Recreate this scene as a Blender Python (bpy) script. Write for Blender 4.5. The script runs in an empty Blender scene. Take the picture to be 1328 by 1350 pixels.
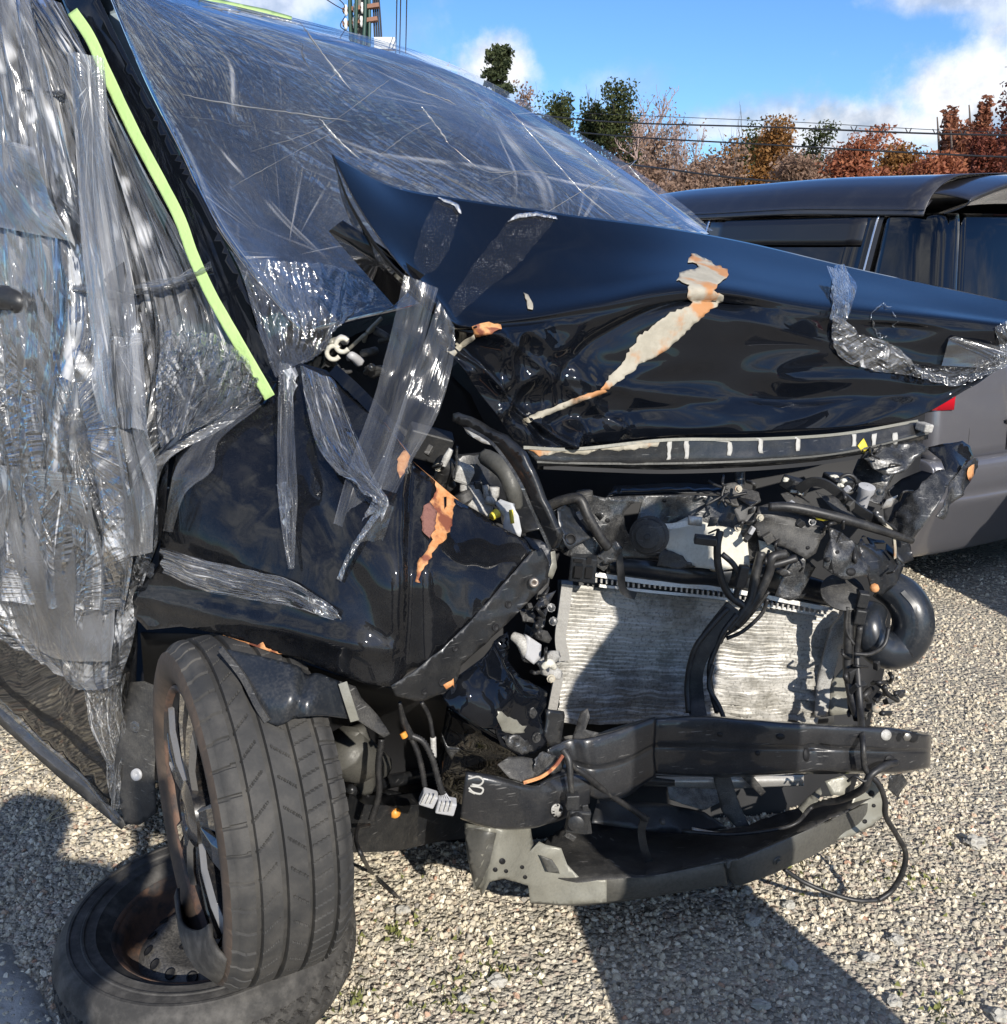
import bpy, bmesh, math, random
import numpy as np
from mathutils import Vector, Matrix, Euler, noise, geometry
from mathutils.bvhtree import BVHTree
random.seed(7); RNG = np.random.default_rng(7)
SC = bpy.context.scene
COL = SC.collection
R = math.radians
# ------------------------------------------------------------------ camera, sky, sun, exposure
H, PITCH, F = 1.42, R(15.4), 1290.0           # eye height, downward pitch, focal length in photo pixels (1328 wide)
SP, CP = math.sin(PITCH), math.cos(PITCH)
cam_d = bpy.data.cameras.new('camera'); cam = bpy.data.objects.new('camera', cam_d); COL.objects.link(cam)
cam.location = (0, 0, H); cam.rotation_euler = (math.pi/2 - PITCH, 0, 0)
cam_d.sensor_fit = 'HORIZONTAL'; cam_d.sensor_width = 36; cam_d.lens = 36*F/1328
cam_d.clip_start = 0.02; cam_d.clip_end = 2000
SC.camera = cam
SUN_AZ = math.atan2(0.371, -0.928); SUN_EL = R(30)      # sun behind the camera, to the right
SC.view_settings.view_transform = 'Standard'; SC.view_settings.look = 'None'
SC.view_settings.exposure = 0.32; SC.view_settings.gamma = 1; SC.view_settings.use_curve_mapping = False
SC.render.engine = 'CYCLES'
SC.cycles.use_denoising = True; SC.cycles.max_bounces = 8; SC.cycles.transparent_max_bounces = 16
SC.cycles.caustics_reflective = False; SC.cycles.caustics_refractive = False
SC.cycles.sample_clamp_indirect = 4.0

W = bpy.data.worlds.new('World'); SC.world = W; W.use_nodes = True
def N(nt, typ, **kw):
    n = nt.nodes.new(typ)
    ins = kw.pop('ins', {})
    for k, v in kw.items(): setattr(n, k, v)
    for k, v in ins.items():
        if hasattr(v, 'is_output') or hasattr(v, 'links'): nt.links.new(v, n.inputs[k])
        else: n.inputs[k].default_value = v
    return n
def MATH(nt, op, a, b=None, c=None, clamp=False):
    n = nt.nodes.new('ShaderNodeMath'); n.operation = op; n.use_clamp = clamp
    for i, v in enumerate((a, b, c)):
        if v is None: continue
        if isinstance(v, (int, float)): n.inputs[i].default_value = v
        else: nt.links.new(v, n.inputs[i])
    return n.outputs[0]
def MIXC(nt, fac, a, b, mode='MIX'):
    n = nt.nodes.new('ShaderNodeMix'); n.data_type = 'RGBA'; n.blend_type = mode
    for idx, v in ((0, fac), (6, a), (7, b)):
        if isinstance(v, (int, float)): n.inputs[idx].default_value = v
        elif isinstance(v, (tuple, list)): n.inputs[idx].default_value = (*v[:3], 1)
        else: nt.links.new(v, n.inputs[idx])
    return n.outputs[2]
def SMOOTH(nt, x, lo, hi, a=0.0, b=1.0):
    n = nt.nodes.new('ShaderNodeMapRange'); n.interpolation_type = 'SMOOTHSTEP'
    nt.links.new(x, n.inputs[0])
    n.inputs[1].default_value = lo; n.inputs[2].default_value = hi; n.inputs[3].default_value = a; n.inputs[4].default_value = b
    return n.outputs[0]
def px_dir(px, py):
    u, v = (px-664)/F, (675-py)/F
    return Vector((u, CP+v*SP, -SP+v*CP)).normalized()
nt = W.node_tree; nt.nodes.clear()
sky = N(nt, 'ShaderNodeTexSky', sky_type='NISHITA', sun_disc=False)
sky.sun_elevation = SUN_EL; sky.sun_rotation = SUN_AZ
sky.air_density = 1.0; sky.dust_density = 0.05; sky.ozone_density = 2.6
tc = N(nt, 'ShaderNodeTexCoord')
skyc = MIXC(nt, 1.0, sky.outputs[0], (0.60, 0.90, 1.30), 'MULTIPLY')
# clouds: cumulus at their directions in the photograph plus scattered ones over the rest of the sky
sep = N(nt, 'ShaderNodeSeparateXYZ', ins={0: tc.outputs['Generated']})
n1 = N(nt, 'ShaderNodeTexNoise', ins={'Vector': tc.outputs['Generated'], 'Scale': 9.0, 'Detail': 9.0, 'Roughness': 0.62})
clouds = [(1262,122,.075,.042,1.0),(1170,168,.13,.028,.95),(1060,170,.10,.018,.8),(655,88,.05,.030,1.0),(600,130,.10,.030,.75),(960,165,.10,.022,.75),
          (1275,-14,.09,.020,.7),(330,-10,.10,.04,.8),(500,60,.07,.04,.35),(820,110,.06,.03,.3),(-300,60,.25,.08,.9),(1750,120,.30,.09,.9),(1600,-60,.2,.06,.7)]
acc = None
for (cx, cy, wx, wz, st) in clouds:
    d = px_dir(cx, cy)
    az = math.atan2(d.x, d.y)
    sub = N(nt, 'ShaderNodeVectorMath', operation='SUBTRACT', ins={0: tc.outputs['Generated'], 1: tuple(d)})
    rt = N(nt, 'ShaderNodeVectorRotate', rotation_type='Z_AXIS', ins={'Vector': sub.outputs[0], 'Angle': az})
    scn = N(nt, 'ShaderNodeVectorMath', operation='MULTIPLY', ins={0: rt.outputs[0], 1: (1/wx, 1/.25, 1/wz)})
    ln = N(nt, 'ShaderNodeVectorMath', operation='LENGTH', ins={0: scn.outputs[0]})
    m = SMOOTH(nt, MATH(nt, 'ADD', ln.outputs['Value'], MATH(nt, 'MULTIPLY', MATH(nt, 'SUBTRACT', n1.outputs[0], .5), 3.2)), 1.25, .35, 0, st)
    acc = m if acc is None else MATH(nt, 'MAXIMUM', acc, m)
n2 = N(nt, 'ShaderNodeTexNoise', ins={'Vector': tc.outputs['Generated'], 'Scale': 2.6, 'Detail': 8.0, 'Roughness': 0.6})
far = MATH(nt, 'MULTIPLY', SMOOTH(nt, n2.outputs[0], .46, .64), SMOOTH(nt, sep.outputs[1], .55, .2))
acc = MATH(nt, 'MAXIMUM', acc, far)
n3 = N(nt, 'ShaderNodeTexNoise', ins={'Vector': tc.outputs['Generated'], 'Scale': 14.0, 'Detail': 6.0, 'Roughness': 0.6})
cc = MIXC(nt, SMOOTH(nt, n3.outputs[0], .35, .62), (4.0, 4.6, 5.6), (8.6, 8.8, 9.2))
fin = MIXC(nt, acc, skyc, cc)
bg = N(nt, 'ShaderNodeBackground', ins={'Color': fin, 'Strength': 0.10})
out = N(nt, 'ShaderNodeOutputWorld'); nt.links.new(bg.outputs[0], out.inputs[0])

sun_d = bpy.data.lights.new('sun', 'SUN'); sun = bpy.data.objects.new('sun', sun_d); COL.objects.link(sun)
sun_d.energy = 4.9; sun_d.angle = R(0.53); sun_d.color = (1.0, .945, .86)
SUN_DIR = Vector((math.sin(SUN_AZ)*math.cos(SUN_EL), math.cos(SUN_AZ)*math.cos(SUN_EL), math.sin(SUN_EL)))
sun.rotation_euler = SUN_DIR.to_track_quat('Z', 'Y').to_euler()
sun.location = SUN_DIR*30
# ------------------------------------------------------------------ helpers
def P(px, py, Y):
    "point of the place that lies Y metres ahead of the camera and shows at photo pixel (px, py)"
    u, v = (px-664)/F, (675-py)/F
    d = Y/(CP+v*SP)
    return np.array((u*d, Y, H+d*(-SP+v*CP)))
def PZ(px, py, Z):
    u, v = (px-664)/F, (675-py)/F
    d = (Z-H)/(-SP+v*CP)
    return np.array((u*d, d*(CP+v*SP), Z))
def put(o, parent):
    COL.objects.link(o)
    if parent is not None:
        o.parent = parent
        o.matrix_parent_inverse = parent['_inv'] if False else INV.get(parent.name, Matrix())
INV = {}
def empty(name, loc=(0,0,0), label=None, cat=None, group=None, kind=None):
    o = bpy.data.objects.new(name, None); COL.objects.link(o); o.location = Vector(loc); o.empty_display_size = .1
    INV[o.name] = Matrix.Translation(-Vector(loc))
    return tag(o, label, cat, group, kind)
def tag(o, label=None, cat=None, group=None, kind=None):
    if label: o['label'] = label
    if cat: o['category'] = cat
    if group: o['group'] = group
    if kind: o['kind'] = kind
    return o
def mk(name, verts, faces, mat, parent=None, smooth=True, uv=None, thick=0, bevel=0, mats=None, mi=None, sharp=None, off=-1):
    me = bpy.data.meshes.new(name)
    me.from_pydata([tuple(map(float, v)) for v in verts], [], [tuple(int(i) for i in f) for f in faces])
    me.update()
    if smooth: me.polygons.foreach_set('use_smooth', [True]*len(me.polygons))
    for m in (mats or [mat]): me.materials.append(m)
    if mi is not None: me.polygons.foreach_set('material_index', [int(i) for i in mi])
    if uv is not None:
        l = me.uv_layers.new(name='UVMap'); uv = np.asarray(uv, dtype=float)
        li = np.empty(len(me.loops), dtype=np.int32); me.loops.foreach_get('vertex_index', li)
        l.data.foreach_set('uv', uv[li].ravel())
    if sharp is not None and smooth: me.set_sharp_from_angle(angle=R(sharp))
    o = bpy.data.objects.new(name, me); put(o, parent)
    if thick:
        s = o.modifiers.new('thickness', 'SOLIDIFY'); s.thickness = thick; s.offset = off
    if bevel:
        b = o.modifiers.new('bevel', 'BEVEL'); b.width = bevel; b.segments = 2; b.limit_method = 'ANGLE'
    if parent is not None: INV[o.name] = Matrix()
    return o
def sub(name, verts, faces, mat, part, **kw):
    "a sub-part: parented to a part that is itself a world-space mesh"
    return mk(name, verts, faces, mat, part, **kw)
def fb(p, freq, octv=3, seed=0.0):
    v = Vector((p[0]*freq+seed, p[1]*freq+seed*1.7, p[2]*freq-seed))
    a, s = 1.0, 0.0
    for _ in range(octv):
        s += a*noise.noise(v); v *= 2.03; a *= .5
    return s
def cr(p0, p1, p2, p3, t):
    return .5*((2*p1)+(-p0+p2)*t+(2*p0-5*p1+4*p2-p3)*t*t+(-p0+3*p1-3*p2+p3)*t*t*t)
def crow(pts, n):
    "Catmull-Rom through pts, n segments in all"
    pts = np.asarray(pts, float); k = len(pts)
    if k == 2: return np.array([pts[0]+(pts[1]-pts[0])*i/n for i in range(n+1)])
    e = np.vstack([2*pts[0]-pts[1], pts, 2*pts[-1]-pts[-2]])
    o = []
    for i in range(n+1):
        s = i/n*(k-1); j = min(int(s), k-2); t = s-j
        o.append(cr(e[j], e[j+1], e[j+2], e[j+3], t))
    return np.array(o)
def patch_pts(rows, nu, nv, world=True):
    rows = [[P(*q) if world else np.asarray(q, float) for q in r] for r in rows]
    rr = np.array([crow(r, nu) for r in rows])                     # rows x (nu+1) x 3
    return np.array([crow(rr[:, i], nv) for i in range(nu+1)]).transpose(1, 0, 2)
def grid_faces(nu, nv, flip=False):
    f = []
    for j in range(nv):
        for i in range(nu):
            a = j*(nu+1)+i; q = (a, a+1, a+nu+2, a+nu+1)
            f.append(q[::-1] if flip else q)
    return f
def grid_normals(g):
    du = np.gradient(g, axis=1); dv = np.gradient(g, axis=0)
    n = np.cross(du, dv); n /= np.linalg.norm(n, axis=2, keepdims=True)+1e-12
    c = np.array((0, 0, H))-g
    s = np.sign(np.sum(n*c, axis=2, keepdims=True)); s[s == 0] = 1
    return n*s
def patch(name, rows, nu, nv, mat, parent=None, disp=None, off=0.0, thick=.0015, world=True, smooth=True):
    g = patch_pts(rows, nu, nv, world)
    n = grid_normals(g)
    uu = np.array([[(i/nu, j/nv) for i in range(nu+1)] for j in range(nv+1)])
    if disp is not None:
        d = np.array([[disp(g[j, i], i/nu, j/nv) for i in range(nu+1)] for j in range(nv+1)])
        g = g+n*d[..., None]
    g = g+n*off
    f = grid_faces(nu, nv)
    a, b, c = g[0, 0], g[0, 1], g[1, 1]
    mid = (nv//2, nu//2)
    A = g[mid]; nn = np.cross(g[mid[0], mid[1]+1]-A, g[mid[0]+1, mid[1]+1]-A)
    if np.dot(nn, np.array((0, 0, H))-A) < 0: f = grid_faces(nu, nv, True)
    return mk(name, g.reshape(-1, 3), f, mat, parent, smooth=smooth, uv=uu.reshape(-1, 2), thick=thick)
def tps(ctrl):
    c = np.array([(x/200., y/200., w) for x, y, w in ctrl], float)
    n = len(c)
    if n == 1: return lambda x, y: float(c[0, 2])
    if n == 2:
        d = c[1, :2]-c[0, :2]; L = d@d
        return lambda x, y: float(c[0, 2]+(c[1, 2]-c[0, 2])*np.clip(((x/200.-c[0, 0])*d[0]+(y/200.-c[0, 1])*d[1])/L, -.3, 1.3))
    if n == 3:
        A = np.c_[np.ones(3), c[:, :2]]; w = np.linalg.solve(A, c[:, 2])
        return lambda x, y: float(w[0]+w[1]*x/200.+w[2]*y/200.)
    def U(r2): return np.where(r2 > 1e-12, r2*np.log(np.maximum(r2, 1e-12)), 0)
    d2 = ((c[:, None, :2]-c[None, :, :2])**2).sum(2)
    K = U(d2)+np.eye(n)*1e-4; Pm = np.c_[np.ones(n), c[:, :2]]
    A = np.block([[K, Pm], [Pm.T, np.zeros((3, 3))]])
    w = np.linalg.solve(A, np.r_[c[:, 2], 0, 0, 0])
    def f(x, y):
        q = np.array((x/200., y/200.)); u = U(((c[:, :2]-q)**2).sum(1))
        return float(u@w[:n]+w[n]+w[n+1]*q[0]+w[n+2]*q[1])
    return f
def inside(poly, x, y):
    r = False; j = len(poly)-1
    for i in range(len(poly)):
        xi, yi = poly[i]; xj, yj = poly[j]
        if (yi > y) != (yj > y) and x < (xj-xi)*(y-yi)/(yj-yi)+xi: r = not r
        j = i
    return r
def tri_region(outline, step, jag=0, holes=(), seed=1):
    rg = random.Random(seed)
    pts = []
    n = len(outline)
    for i in range(n):
        a, b = outline[i], outline[(i+1) % n]
        L = math.hypot(b[0]-a[0], b[1]-a[1]); k = max(1, int(L/step))
        for t in range(k):
            q = t/k
            jx = rg.uniform(-jag, jag) if jag else 0; jy = rg.uniform(-jag, jag) if jag else 0
            pts.append((a[0]+(b[0]-a[0])*q+jx, a[1]+(b[1]-a[1])*q+jy))
    loop = list(pts); nb = len(pts)
    edges = [(i, (i+1) % nb) for i in range(nb)]
    allv = list(pts)
    for h in holes:
        s = len(allv); m = len(h); allv += list(h); edges += [(s+i, s+(i+1) % m) for i in range(m)]
    xs = [p[0] for p in loop]; ys = [p[1] for p in loop]
    bp = np.array(allv)
    y = min(ys); row = 0
    while y < max(ys):
        x = min(xs)+(step/2 if row % 2 else 0)
        while x < max(xs):
            qx, qy = x+rg.uniform(-.18, .18)*step, y+rg.uniform(-.18, .18)*step
            if inside(loop, qx, qy) and not any(inside(h, qx, qy) for h in holes):
                if ((bp-(qx, qy))**2).sum(1).min() > (.45*step)**2: allv.append((qx, qy))
            x += step
        y += step*.87; row += 1
    v, e, f, *_ = geometry.delaunay_2d_cdt([Vector(p) for p in allv], edges, [], 1, 1e-5)
    v = [(p.x, p.y) for p in v]
    out = []
    for t in f:
        cx = sum(v[i][0] for i in t)/3; cy = sum(v[i][1] for i in t)/3
        if inside(loop, cx, cy) and not any(inside(h, cx, cy) for h in holes): out.append(tuple(t))
    return v, out
def face_camera(V, Fc):
    o = np.array((0, 0, H)); r = []
    for t in Fc:
        a, b, c = V[t[0]], V[t[1]], V[t[2]]
        r.append(t if np.dot(np.cross(b-a, c-a), o-a) > 0 else t[::-1])
    return r
def vnormals(V, Fc):
    n = np.zeros_like(V)
    for t in Fc:
        k = np.cross(V[t[1]]-V[t[0]], V[t[2]]-V[t[0]])
        for i in t: n[i] += k
    return n/(np.linalg.norm(n, axis=1, keepdims=True)+1e-12)
def sheet(name, outline, ctrl, mat, parent=None, step=8, amp=0, freq=12, octv=3, thick=.0016, jag=0, seed=1, holes=(), ridge=0, smooth=True, dispf=None, bevel=0):
    "a dented sheet: photo outline, its own distances (thin-plate through ctrl), relief along the normal, real thickness"
    v2, f = tri_region(outline, step, jag, holes, seed)
    Yf = tps(ctrl)
    V = np.array([P(x, y, Yf(x, y)) for x, y in v2])
    f = face_camera(V, f); n = vnormals(V, f)
    if amp >= .009 and freq > 9: ridge, freq, octv = 1, freq*.42, 2
    if amp or dispf:
        d = np.zeros(len(V))
        for i, p in enumerate(V):
            if amp:
                q = fb(p, freq, octv, seed*3.1)
                d[i] += amp*((1-2*abs(q)) if ridge else q)
            if dispf: d[i] += dispf(v2[i][0], v2[i][1])
        V = V+n*d[:, None]
    uv = [(x/100., y/100.) for x, y in v2]
    return mk(name, V, f, mat, parent, smooth=smooth, uv=uv, thick=thick, bevel=bevel)
def plate(name, outline, ctrl, mat, parent=None, thick=.01, bevel=.0015, smooth=False, holes=()):
    "flat solid of some thickness"
    Yf = tps(ctrl if isinstance(ctrl, (list, tuple)) else [(0, 0, ctrl)])
    v2, f = tri_region(outline, 400, 0, holes) if holes else ([tuple(p) for p in outline], None)
    V = np.array([P(x, y, Yf(x, y)) for x, y in v2])
    if f is None:
        n = len(V); c = V.mean(0); k = np.zeros(3)
        for i in range(n): k += np.cross(V[i]-c, V[(i+1) % n]-c)
        if np.dot(k, np.array((0, 0, H))-c) < 0: V = V[::-1]
        else: k = k
        nn = k/np.linalg.norm(k)
        if np.dot(nn, np.array((0, 0, H))-c) < 0: nn = -nn
        verts = list(V)+list(V-nn*thick)
        fs = [tuple(range(n)), tuple(range(2*n-1, n-1, -1))]+[(i, i+n, (i+1) % n+n, (i+1) % n) for i in range(n)]
        return mk(name, verts, fs, mat, parent, smooth=smooth, bevel=bevel)
    f = face_camera(V, f)
    return mk(name, V, f, mat, parent, smooth=smooth, thick=thick, bevel=bevel)
def sweep(pts, rad, sides=8, n=None, flat=None, corr=0, cap=True):
    "tube verts/faces along world points; flat=(w,t) gives a strap"
    pts = np.asarray(pts, float)
    n = n or max(6, (len(pts)-1)*8)
    c = crow(pts, n) if len(pts) > 2 else crow(pts, n)
    r = np.interp(np.linspace(0, 1, n+1), np.linspace(0, 1, len(rad)), rad) if hasattr(rad, '__len__') else np.full(n+1, rad)
    if corr: r = r*(1+.16*np.sign(np.sin(np.arange(n+1)*math.pi/1.0+.5)))
    tg = np.gradient(c, axis=0); tg /= np.linalg.norm(tg, axis=1, keepdims=True)+1e-12
    up = np.array((0, -1, .3)); V = []; prev = None
    for i in range(n+1):
        if prev is None:
            a = np.cross(tg[i], up); a /= np.linalg.norm(a)+1e-12
        else:
            a = prev-tg[i]*np.dot(prev, tg[i]); a /= np.linalg.norm(a)+1e-12
        b = np.cross(tg[i], a); prev = a
        for k in range(sides):
            th = 2*math.pi*k/sides
            if flat:
                w, t = flat; sx = math.copysign(min(1, abs(math.cos(th))*1.4), math.cos(th)); sy = math.copysign(min(1, abs(math.sin(th))*1.4), math.sin(th))
                V.append(c[i]+a*sx*w/2*r[i]+b*sy*t/2)
            else: V.append(c[i]+(a*math.cos(th)+b*math.sin(th))*r[i])
    Fs = []
    for i in range(n):
        for k in range(sides):
            k2 = (k+1) % sides
            Fs.append((i*sides+k, i*sides+k2, (i+1)*sides+k2, (i+1)*sides+k))
    if cap:
        Fs.append(tuple(range(sides-1, -1, -1))); Fs.append(tuple(n*sides+k for k in range(sides)))
    return V, Fs
def tube(name, ptsY, rad, mat, parent=None, **kw):
    V, Fs = sweep([P(*q) if len(q) == 3 else PZ(q[0], q[1], 0.004+.0) for q in ptsY], rad, **kw)
    return mk(name, V, Fs, mat, parent)
def strap(name, ptsY, w, t, mat, parent=None, n=None):
    V, Fs = sweep([P(*q) for q in ptsY], 1.0, flat=(w, t), n=n)
    return mk(name, V, Fs, mat, parent, sharp=40)
def lathe(profile, seg, axis=np.array((0, 0, 1.)), org=(0, 0, 0), ref=None, closed=False, rfun=None):
    "profile of (axial, radius)"
    axis = np.asarray(axis, float); axis = axis/np.linalg.norm(axis)
    ref = np.array((0, 0, 1.)) if ref is None else ref
    if abs(np.dot(axis, ref)) > .95: ref = np.array((1., 0, 0))
    a = np.cross(axis, ref); a /= np.linalg.norm(a); b = np.cross(axis, a)
    org = np.asarray(org, float); V = []; k = len(profile)
    for s in range(seg):
        th = 2*math.pi*s/seg; d = a*math.cos(th)+b*math.sin(th)
        for (x, r) in profile:
            if rfun: r = rfun(x, r, th)
            V.append(org+axis*x+d*r)
    Fs = []
    for s in range(seg):
        s2 = (s+1) % seg
        for i in range(k if closed else k-1):
            j = (i+1) % k
            Fs.append((s*k+i, s*k+j, s2*k+j, s2*k+i))
    return V, Fs
def disc_obj(name, c, nrm, r, h, mat, parent=None, prof=None, seg=24, sharp=35):
    prof = prof or [(0, 0.0005), (0, r), (h, r), (h, .0005)]
    V, Fs = lathe(prof, seg, np.asarray(nrm, float), c)
    return mk(name, V, Fs, mat, parent, sharp=sharp)
def boxm(c, s, rot=None):
    M = Euler(rot or (0, 0, 0)).to_matrix()
    V = [np.asarray(c)+np.array(M @ Vector((x*s[0]/2, y*s[1]/2, z*s[2]/2))) for x in (-1, 1) for y in (-1, 1) for z in (-1, 1)]
    return V, [(0,1,3,2), (4,6,7,5), (0,4,5,1), (2,3,7,6), (0,2,6,4), (1,5,7,3)]
def join(*ms):
    V, Fs = [], []
    for v, f in ms:
        o = len(V); V += list(v); Fs += [tuple(i+o for i in t) for t in f]
    return V, Fs
def bvh_of(*objs):
    V, Fs = [], []
    for o in objs:
        s = len(V); V += [Vector(v.co) for v in o.data.vertices]; Fs += [tuple(i+s for i in p.vertices) for p in o.data.polygons]
    return BVHTree.FromPolygons(V, Fs)
def cast(bvh, px, py, back=None):
    o = Vector((0, 0, H)); d = px_dir(px, py)
    h, n, i, t = bvh.ray_cast(o, d)
    if h is None:
        h, n, i, t = bvh.find_nearest(o+d*(back or 1.8))
    if n.dot(o-h) < 0: n = -n
    return np.array(h), np.array(n)
def decal(name, outline, bvh, mat, parent=None, off=.0015, step=7, jag=0, thick=0.0004, seed=1, amp=0, freq=40, back=None, uvs=None, holes=()):
    "thin layer lying on another surface (tape, bare metal, torn paint)"
    v2, f = tri_region(outline, step, jag, holes, seed)
    V = []
    for x, y in v2:
        p, n = cast(bvh, x, y, back); V.append(p+n*(off+(amp*fb(p, freq, 2, seed) if amp else 0)))
    V = np.array(V); f = face_camera(V, f)
    if uvs:
        a, b = np.array(uvs[0], float), np.array(uvs[1], float); d = b-a; L = np.linalg.norm(d); d /= L; q = np.array((-d[1], d[0]))
        uv = [(((np.array(p)-a)@q)/L, ((np.array(p)-a)@d)/L) for p in v2]
    else: uv = [(x/100., y/100.) for x, y in v2]
    return mk(name, V, f, mat, parent, uv=uv, thick=thick, off=1)
# ------------------------------------------------------------------ materials
def newmat(name):
    m = bpy.data.materials.new(name); m.use_nodes = True
    nt = m.node_tree; b = nt.nodes['Principled BSDF']
    return m, nt, b
def pmat(name, col, rough=.5, metal=0, coat=0, spec=.5, dirt=None, dirt_amt=.4, dirt_scale=25, dirt_lo=.5, dirt_hi=.75, bump=0, bump_scale=60, var=0, rvar=0, coord='Object', scratch=0):
    m, nt, b = newmat(name)
    tc = N(nt, 'ShaderNodeTexCoord'); co = tc.outputs[coord]
    b.inputs['Roughness'].default_value = rough; b.inputs['Metallic'].default_value = metal
    b.inputs['Coat Weight'].default_value = coat; b.inputs['Coat Roughness'].default_value = .03
    b.inputs['Specular IOR Level'].default_value = spec
    c = None
    base = (*col, 1)
    b.inputs['Base Color'].default_value = base
    if var:
        nz = N(nt, 'ShaderNodeTexNoise', ins={'Vector': co, 'Scale': 18.0, 'Detail': 5.0})
        c = MIXC(nt, nz.outputs[0], tuple(x*(1-var) for x in col), tuple(min(1, x*(1+var)) for x in col))
    if dirt:
        nz = N(nt, 'ShaderNodeTexNoise', ins={'Vector': co, 'Scale': dirt_scale*.35, 'Detail': 10.0, 'Roughness': .74})
        nzf = N(nt, 'ShaderNodeTexNoise', ins={'Vector': co, 'Scale': dirt_scale*9, 'Detail': 3.0, 'Roughness': .6})
        mixn = MATH(nt, 'ADD', MATH(nt, 'MULTIPLY', nz.outputs[0], .62), MATH(nt, 'MULTIPLY', nzf.outputs[0], .38))
        fac = SMOOTH(nt, mixn, dirt_lo-.06, dirt_hi, 0, dirt_amt)
        c = MIXC(nt, fac, c if c is not None else col, dirt)
        rr = MATH(nt, 'ADD', MATH(nt, 'MULTIPLY', fac, .5), rough, clamp=True)
        nt.links.new(rr, b.inputs['Roughness'])
        if coat: nt.links.new(MATH(nt, 'SUBTRACT', coat, MATH(nt, 'MULTIPLY', fac, coat)), b.inputs['Coat Weight'])
    if scratch:
        mp = N(nt, 'ShaderNodeMapping', ins={'Vector': co, 'Scale': (30, 30, 260), 'Rotation': (.5, .3, .2)})
        nz = N(nt, 'ShaderNodeTexNoise', ins={'Vector': mp.outputs[0], 'Scale': 1.0, 'Detail': 3.0})
        f2 = SMOOTH(nt, nz.outputs[0], .66, .72, 0, scratch)
        c = MIXC(nt, f2, c if c is not None else col, (.45, .44, .42))
    if c is not None: nt.links.new(c, b.inputs['Base Color'])
    if bump:
        nz = N(nt, 'ShaderNodeTexNoise', ins={'Vector': co, 'Scale': bump_scale, 'Detail': 5.0, 'Roughness': .6})
        bp = N(nt, 'ShaderNodeBump', ins={'Height': nz.outputs[0], 'Strength': bump, 'Distance': .01})
        nt.links.new(bp.outputs[0], b.inputs['Normal'])
    return m
DUST = (.30, .28, .24)
M_paint = pmat('black_car_paint', (.003, .004, .0065), .5, 0, .85, .03, dirt=(.10, .095, .085), dirt_amt=.05, dirt_scale=40, dirt_lo=.54, dirt_hi=.80)
M_paintd = pmat('black_car_paint_dusty', (.0035, .004, .0055), .5, 0, .9, .08, dirt=DUST, dirt_amt=.05, dirt_scale=60, dirt_lo=.48, dirt_hi=.80)
M_steelb = pmat('black_coated_steel', (.013, .014, .016), .34, .2, .35, .5, dirt=DUST, dirt_amt=.12, dirt_scale=60, dirt_lo=.47, dirt_hi=.75, bump=.12, bump_scale=24, scratch=.2)
M_beam = pmat('bumper_beam_coating', (.018, .019, .022), .3, .2, .5, .5, dirt=(.22, .21, .19), dirt_amt=.14, dirt_scale=35, dirt_lo=.45, dirt_hi=.75, bump=.1, bump_scale=24, scratch=.25)
M_steelg = pmat('scuffed_black_steel', (.02, .021, .023), .30, .35, .4, .5, dirt=(.34, .33, .31), dirt_amt=.38, dirt_scale=60, dirt_lo=.47, dirt_hi=.70, bump=.25, bump_scale=28, scratch=.6)
M_plast = pmat('black_plastic', (.016, .017, .019), .42, 0, 0, .5, dirt=DUST, dirt_amt=.12, dirt_scale=40, dirt_lo=.46, dirt_hi=.75, bump=.08, bump_scale=60)
M_plastd = pmat('dusty_black_plastic', (.024, .024, .025), .55, 0, 0, .5, dirt=DUST, dirt_amt=.28, dirt_scale=45, dirt_lo=.44, dirt_hi=.72, bump=.12, bump_scale=50, scratch=.3)
M_plasts = pmat('glossy_black_plastic', (.014, .017, .022), .3, 0, .3, .5, dirt=DUST, dirt_amt=.2, dirt_scale=25, dirt_lo=.5, dirt_hi=.8)
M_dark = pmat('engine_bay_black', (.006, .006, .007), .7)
M_cable = pmat('black_cable', (.014, .014, .015), .45, dirt=DUST, dirt_amt=.35, dirt_scale=120, dirt_lo=.5, dirt_hi=.8)
M_primer = pmat('grey_olive_primer', (.235, .228, .19), .38, .15, 0, .5, dirt=(.07, .065, .055), dirt_amt=.5, dirt_scale=22, dirt_lo=.5, dirt_hi=.75, bump=.15, bump_scale=30, var=.12)
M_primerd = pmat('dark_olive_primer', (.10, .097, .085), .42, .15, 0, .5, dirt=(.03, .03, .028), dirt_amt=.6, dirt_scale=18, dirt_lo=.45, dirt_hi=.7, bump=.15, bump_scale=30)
M_alu = pmat('bare_aluminium', (.62, .60, .56), .42, .55, 0, .5, dirt=(.12, .115, .10), dirt_amt=.45, dirt_scale=30, dirt_lo=.5, dirt_hi=.75, bump=.15, bump_scale=60)
M_white = pmat('white_plastic', (.50, .49, .46), .45, dirt=(.12, .11, .10), dirt_amt=.7, dirt_scale=40, dirt_lo=.45, dirt_hi=.65, bump=.2)
M_cream = pmat('cream_insulation', (.60, .58, .50), .7, var=.2, dirt=(.2,.18,.14), dirt_amt=.5, dirt_scale=18, bump=.5, bump_scale=22)
M_greyp = pmat('pale_grey_plastic', (.42, .42, .43), .4, dirt=(.12, .12, .11), dirt_amt=.4, dirt_scale=60)
M_lens = pmat('clouded_lens_plastic', (.48, .49, .50), .2, coat=.5)
M_yellow = pmat('yellow_plastic', (.75, .60, .06), .5)
M_red = pmat('red_plastic', (.5, .03, .03), .4)
M_orange = pmat('orange_plastic', (.72, .30, .05), .45)
M_bolt = pmat('zinc_bolt', (.26, .25, .23), .4, .8, dirt=(.2, .1, .05), dirt_amt=.5, dirt_scale=50)
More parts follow.
